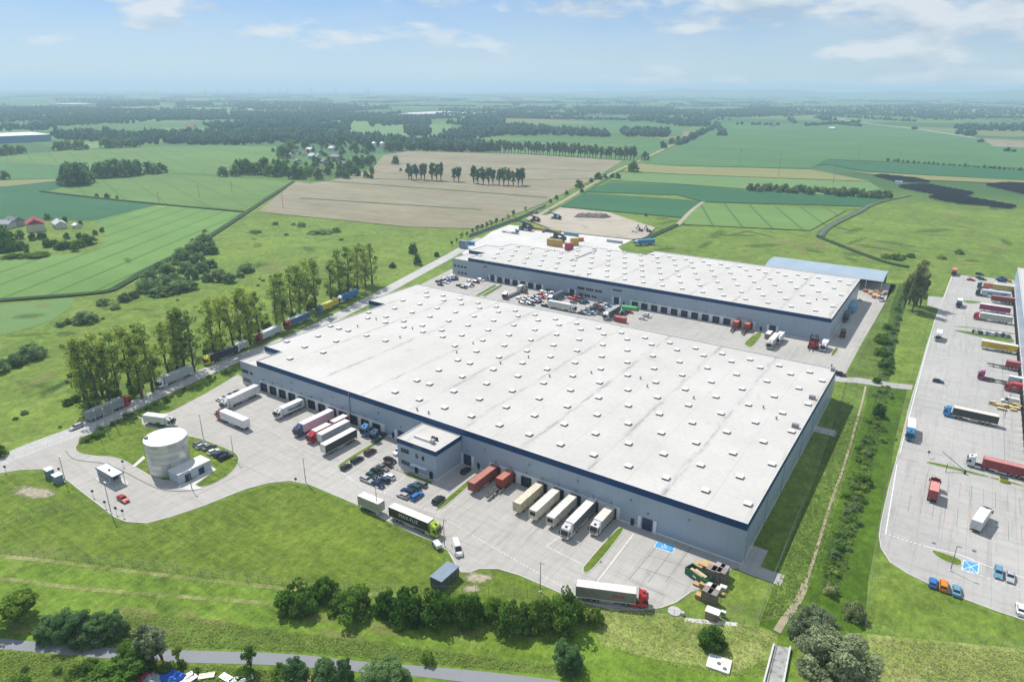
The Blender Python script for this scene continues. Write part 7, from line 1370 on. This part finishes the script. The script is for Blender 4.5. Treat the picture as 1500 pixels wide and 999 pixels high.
for z in (.5,.98): mb.add([(*(a+n_)[:2],z),(*(b+n_)[:2],z),(*(b-n_)[:2],z),(*(a-n_)[:2],z),(*(a+n_)[:2],z+.06),(*(b+n_)[:2],z+.06),(*(b-n_)[:2],z+.06),(*(a-n_)[:2],z+.06)],[(3,2,1,0),(4,5,6,7),(0,1,5,4),(1,2,6,5),(2,3,7,6),(3,0,4,7)])
mb.build('rail', m_steel, q)
struct('bed', MB().prism(pix([(588,688),(600,692),(634,705),(630,709),(596,697)]),0,.12).mesh('bed'), m_lawn_dark)
def fence(px, label, step=3.0, h=2.2, mat=m_grey, rails=(.3,1.2,2.1), solid=None):
    line = [G(*p) for p in px]; t = thing('mesh_fence', label, 'fence', (0,0,0)); L_ = sum((line[i+1]-line[i]).length for i in range(len(line)-1)); step = max(step, L_/95); acc = 0; pm = mc(('fp',h), lambda: MB().box(-.03,.03,-.03,.03,0,h).mesh('post'))
    mb = MB()
    for i in range(len(line)-1):
        a, b = line[i], line[i+1]; d = (b-a); L1 = d.length; d.normalize(); n = Vector((-d.y,d.x,0))*.014; s = (-acc) % step
        while s < L1:
            c = a+d*s; o = ob('post', pm, mat, t); o.location = c; s += step
        acc += L1
        for z in rails:
            hh = .02 if not solid else solid
            mb.add([(*(a+n)[:2],z),(*(b+n)[:2],z),(*(b-n)[:2],z),(*(a-n)[:2],z),(*(a+n)[:2],z+hh),(*(b+n)[:2],z+hh),(*(b-n)[:2],z+hh),(*(a-n)[:2],z+hh)],[(3,2,1,0),(4,5,6,7),(0,1,5,4),(1,2,6,5),(2,3,7,6),(3,0,4,7)])
    mb.build('mesh_panel' if not solid else 'panel', mat, t)
fence([(-60,803),(0,810),(150,824),(280,840),(400,855),(520,865),(640,869)],'thin wire fence along the foot of the big lawn')
fence([(640,869),(760,872),(850,886),(960,900),(1008,908),(1106,918)],'thin wire fence behind the dark shrubs and the yard corner')
fence([(1106,918),(1130,856),(1152,800),(1180,730),(1205,655),(1225,610),(1239,577)],'wire fence along the shady side of the big warehouse'); fence([(1246,560),(1262,520),(1280,480),(1300,437)],'wire fence beside the shady side of the second warehouse')
fence([(1266,925),(1276,850),(1287,770),(1299,700),(1312,640),(1328,585)],'wire fence left of the lower right-hand yard'); fence([(1266,925),(1340,932),(1420,942),(1510,955)],'wire fence along the foot of the dark green lawn'); fence([(1334,558),(1352,500),(1366,450)],'wire fence left of the upper right-hand yard')
fence([(100,745),(60,752),(20,768),(0,775)],'low wire fence on the lawn left of the entrance'); fence([(108,625),(150,612),(172,605)],'short wire fence behind the flagpoles')
fence([(687,348),(760,322),(800,303)],'long grey panel fence along the left side of the rear yard',3,2.6,paint((0.16,0.20,0.24),.6),(.1,),2.4)
for i,(px,py) in enumerate(((408,793),(903,747),(1341,640),(1358,600))): pass
# power poles out in the fields
for i,(px,py,tp_) in enumerate(((1083,243,218),(1140,258,215),(1220,270,226),(1256,235,212),(1315,247,220),(233,297,282),(292,289,272),(340,281,265),(415,306,280))):
    p = G(px,py); t = thing('power_pole','%s power pole from the left in the fields right of the sandy track' % ordn(i) if i < 5 else '%s power pole from the left near the wheat left of the bare field' % ordn(i-5),'power pole',p,R(30),'power poles'); h = min(30,HZ(p,tp_))
    MB().cyl((0,0,0),(0,0,h),.28,.14,n=6).build('pole', m_grey, t); mb = MB(); [mb.box(-h*.09,h*.09,-.1,.1,z,z+.18) for z in (h*.8,h*.9,h*.97)]; mb.build('crossarm', m_grey, t)

# ------------------------------------------------------------------ haze: one closed box of even air
hm = bpy.data.materials.new('haze'); hm.use_nodes = True; ht_ = hm.node_tree; ht_.nodes.clear(); out = ht_.nodes.new('ShaderNodeOutputMaterial'); pv = ht_.nodes.new('ShaderNodeVolumePrincipled')
pv.inputs['Color'].default_value = (0.60,0.79,0.99,1); pv.inputs['Density'].default_value = 0.00016; pv.inputs['Anisotropy'].default_value = 0.15; ht_.links.new(pv.outputs[0], out.inputs['Volume'])
tag(MB().box(-41000,41000,-4000,41000,-1.0,185).build('haze', hm), kind='stuff')
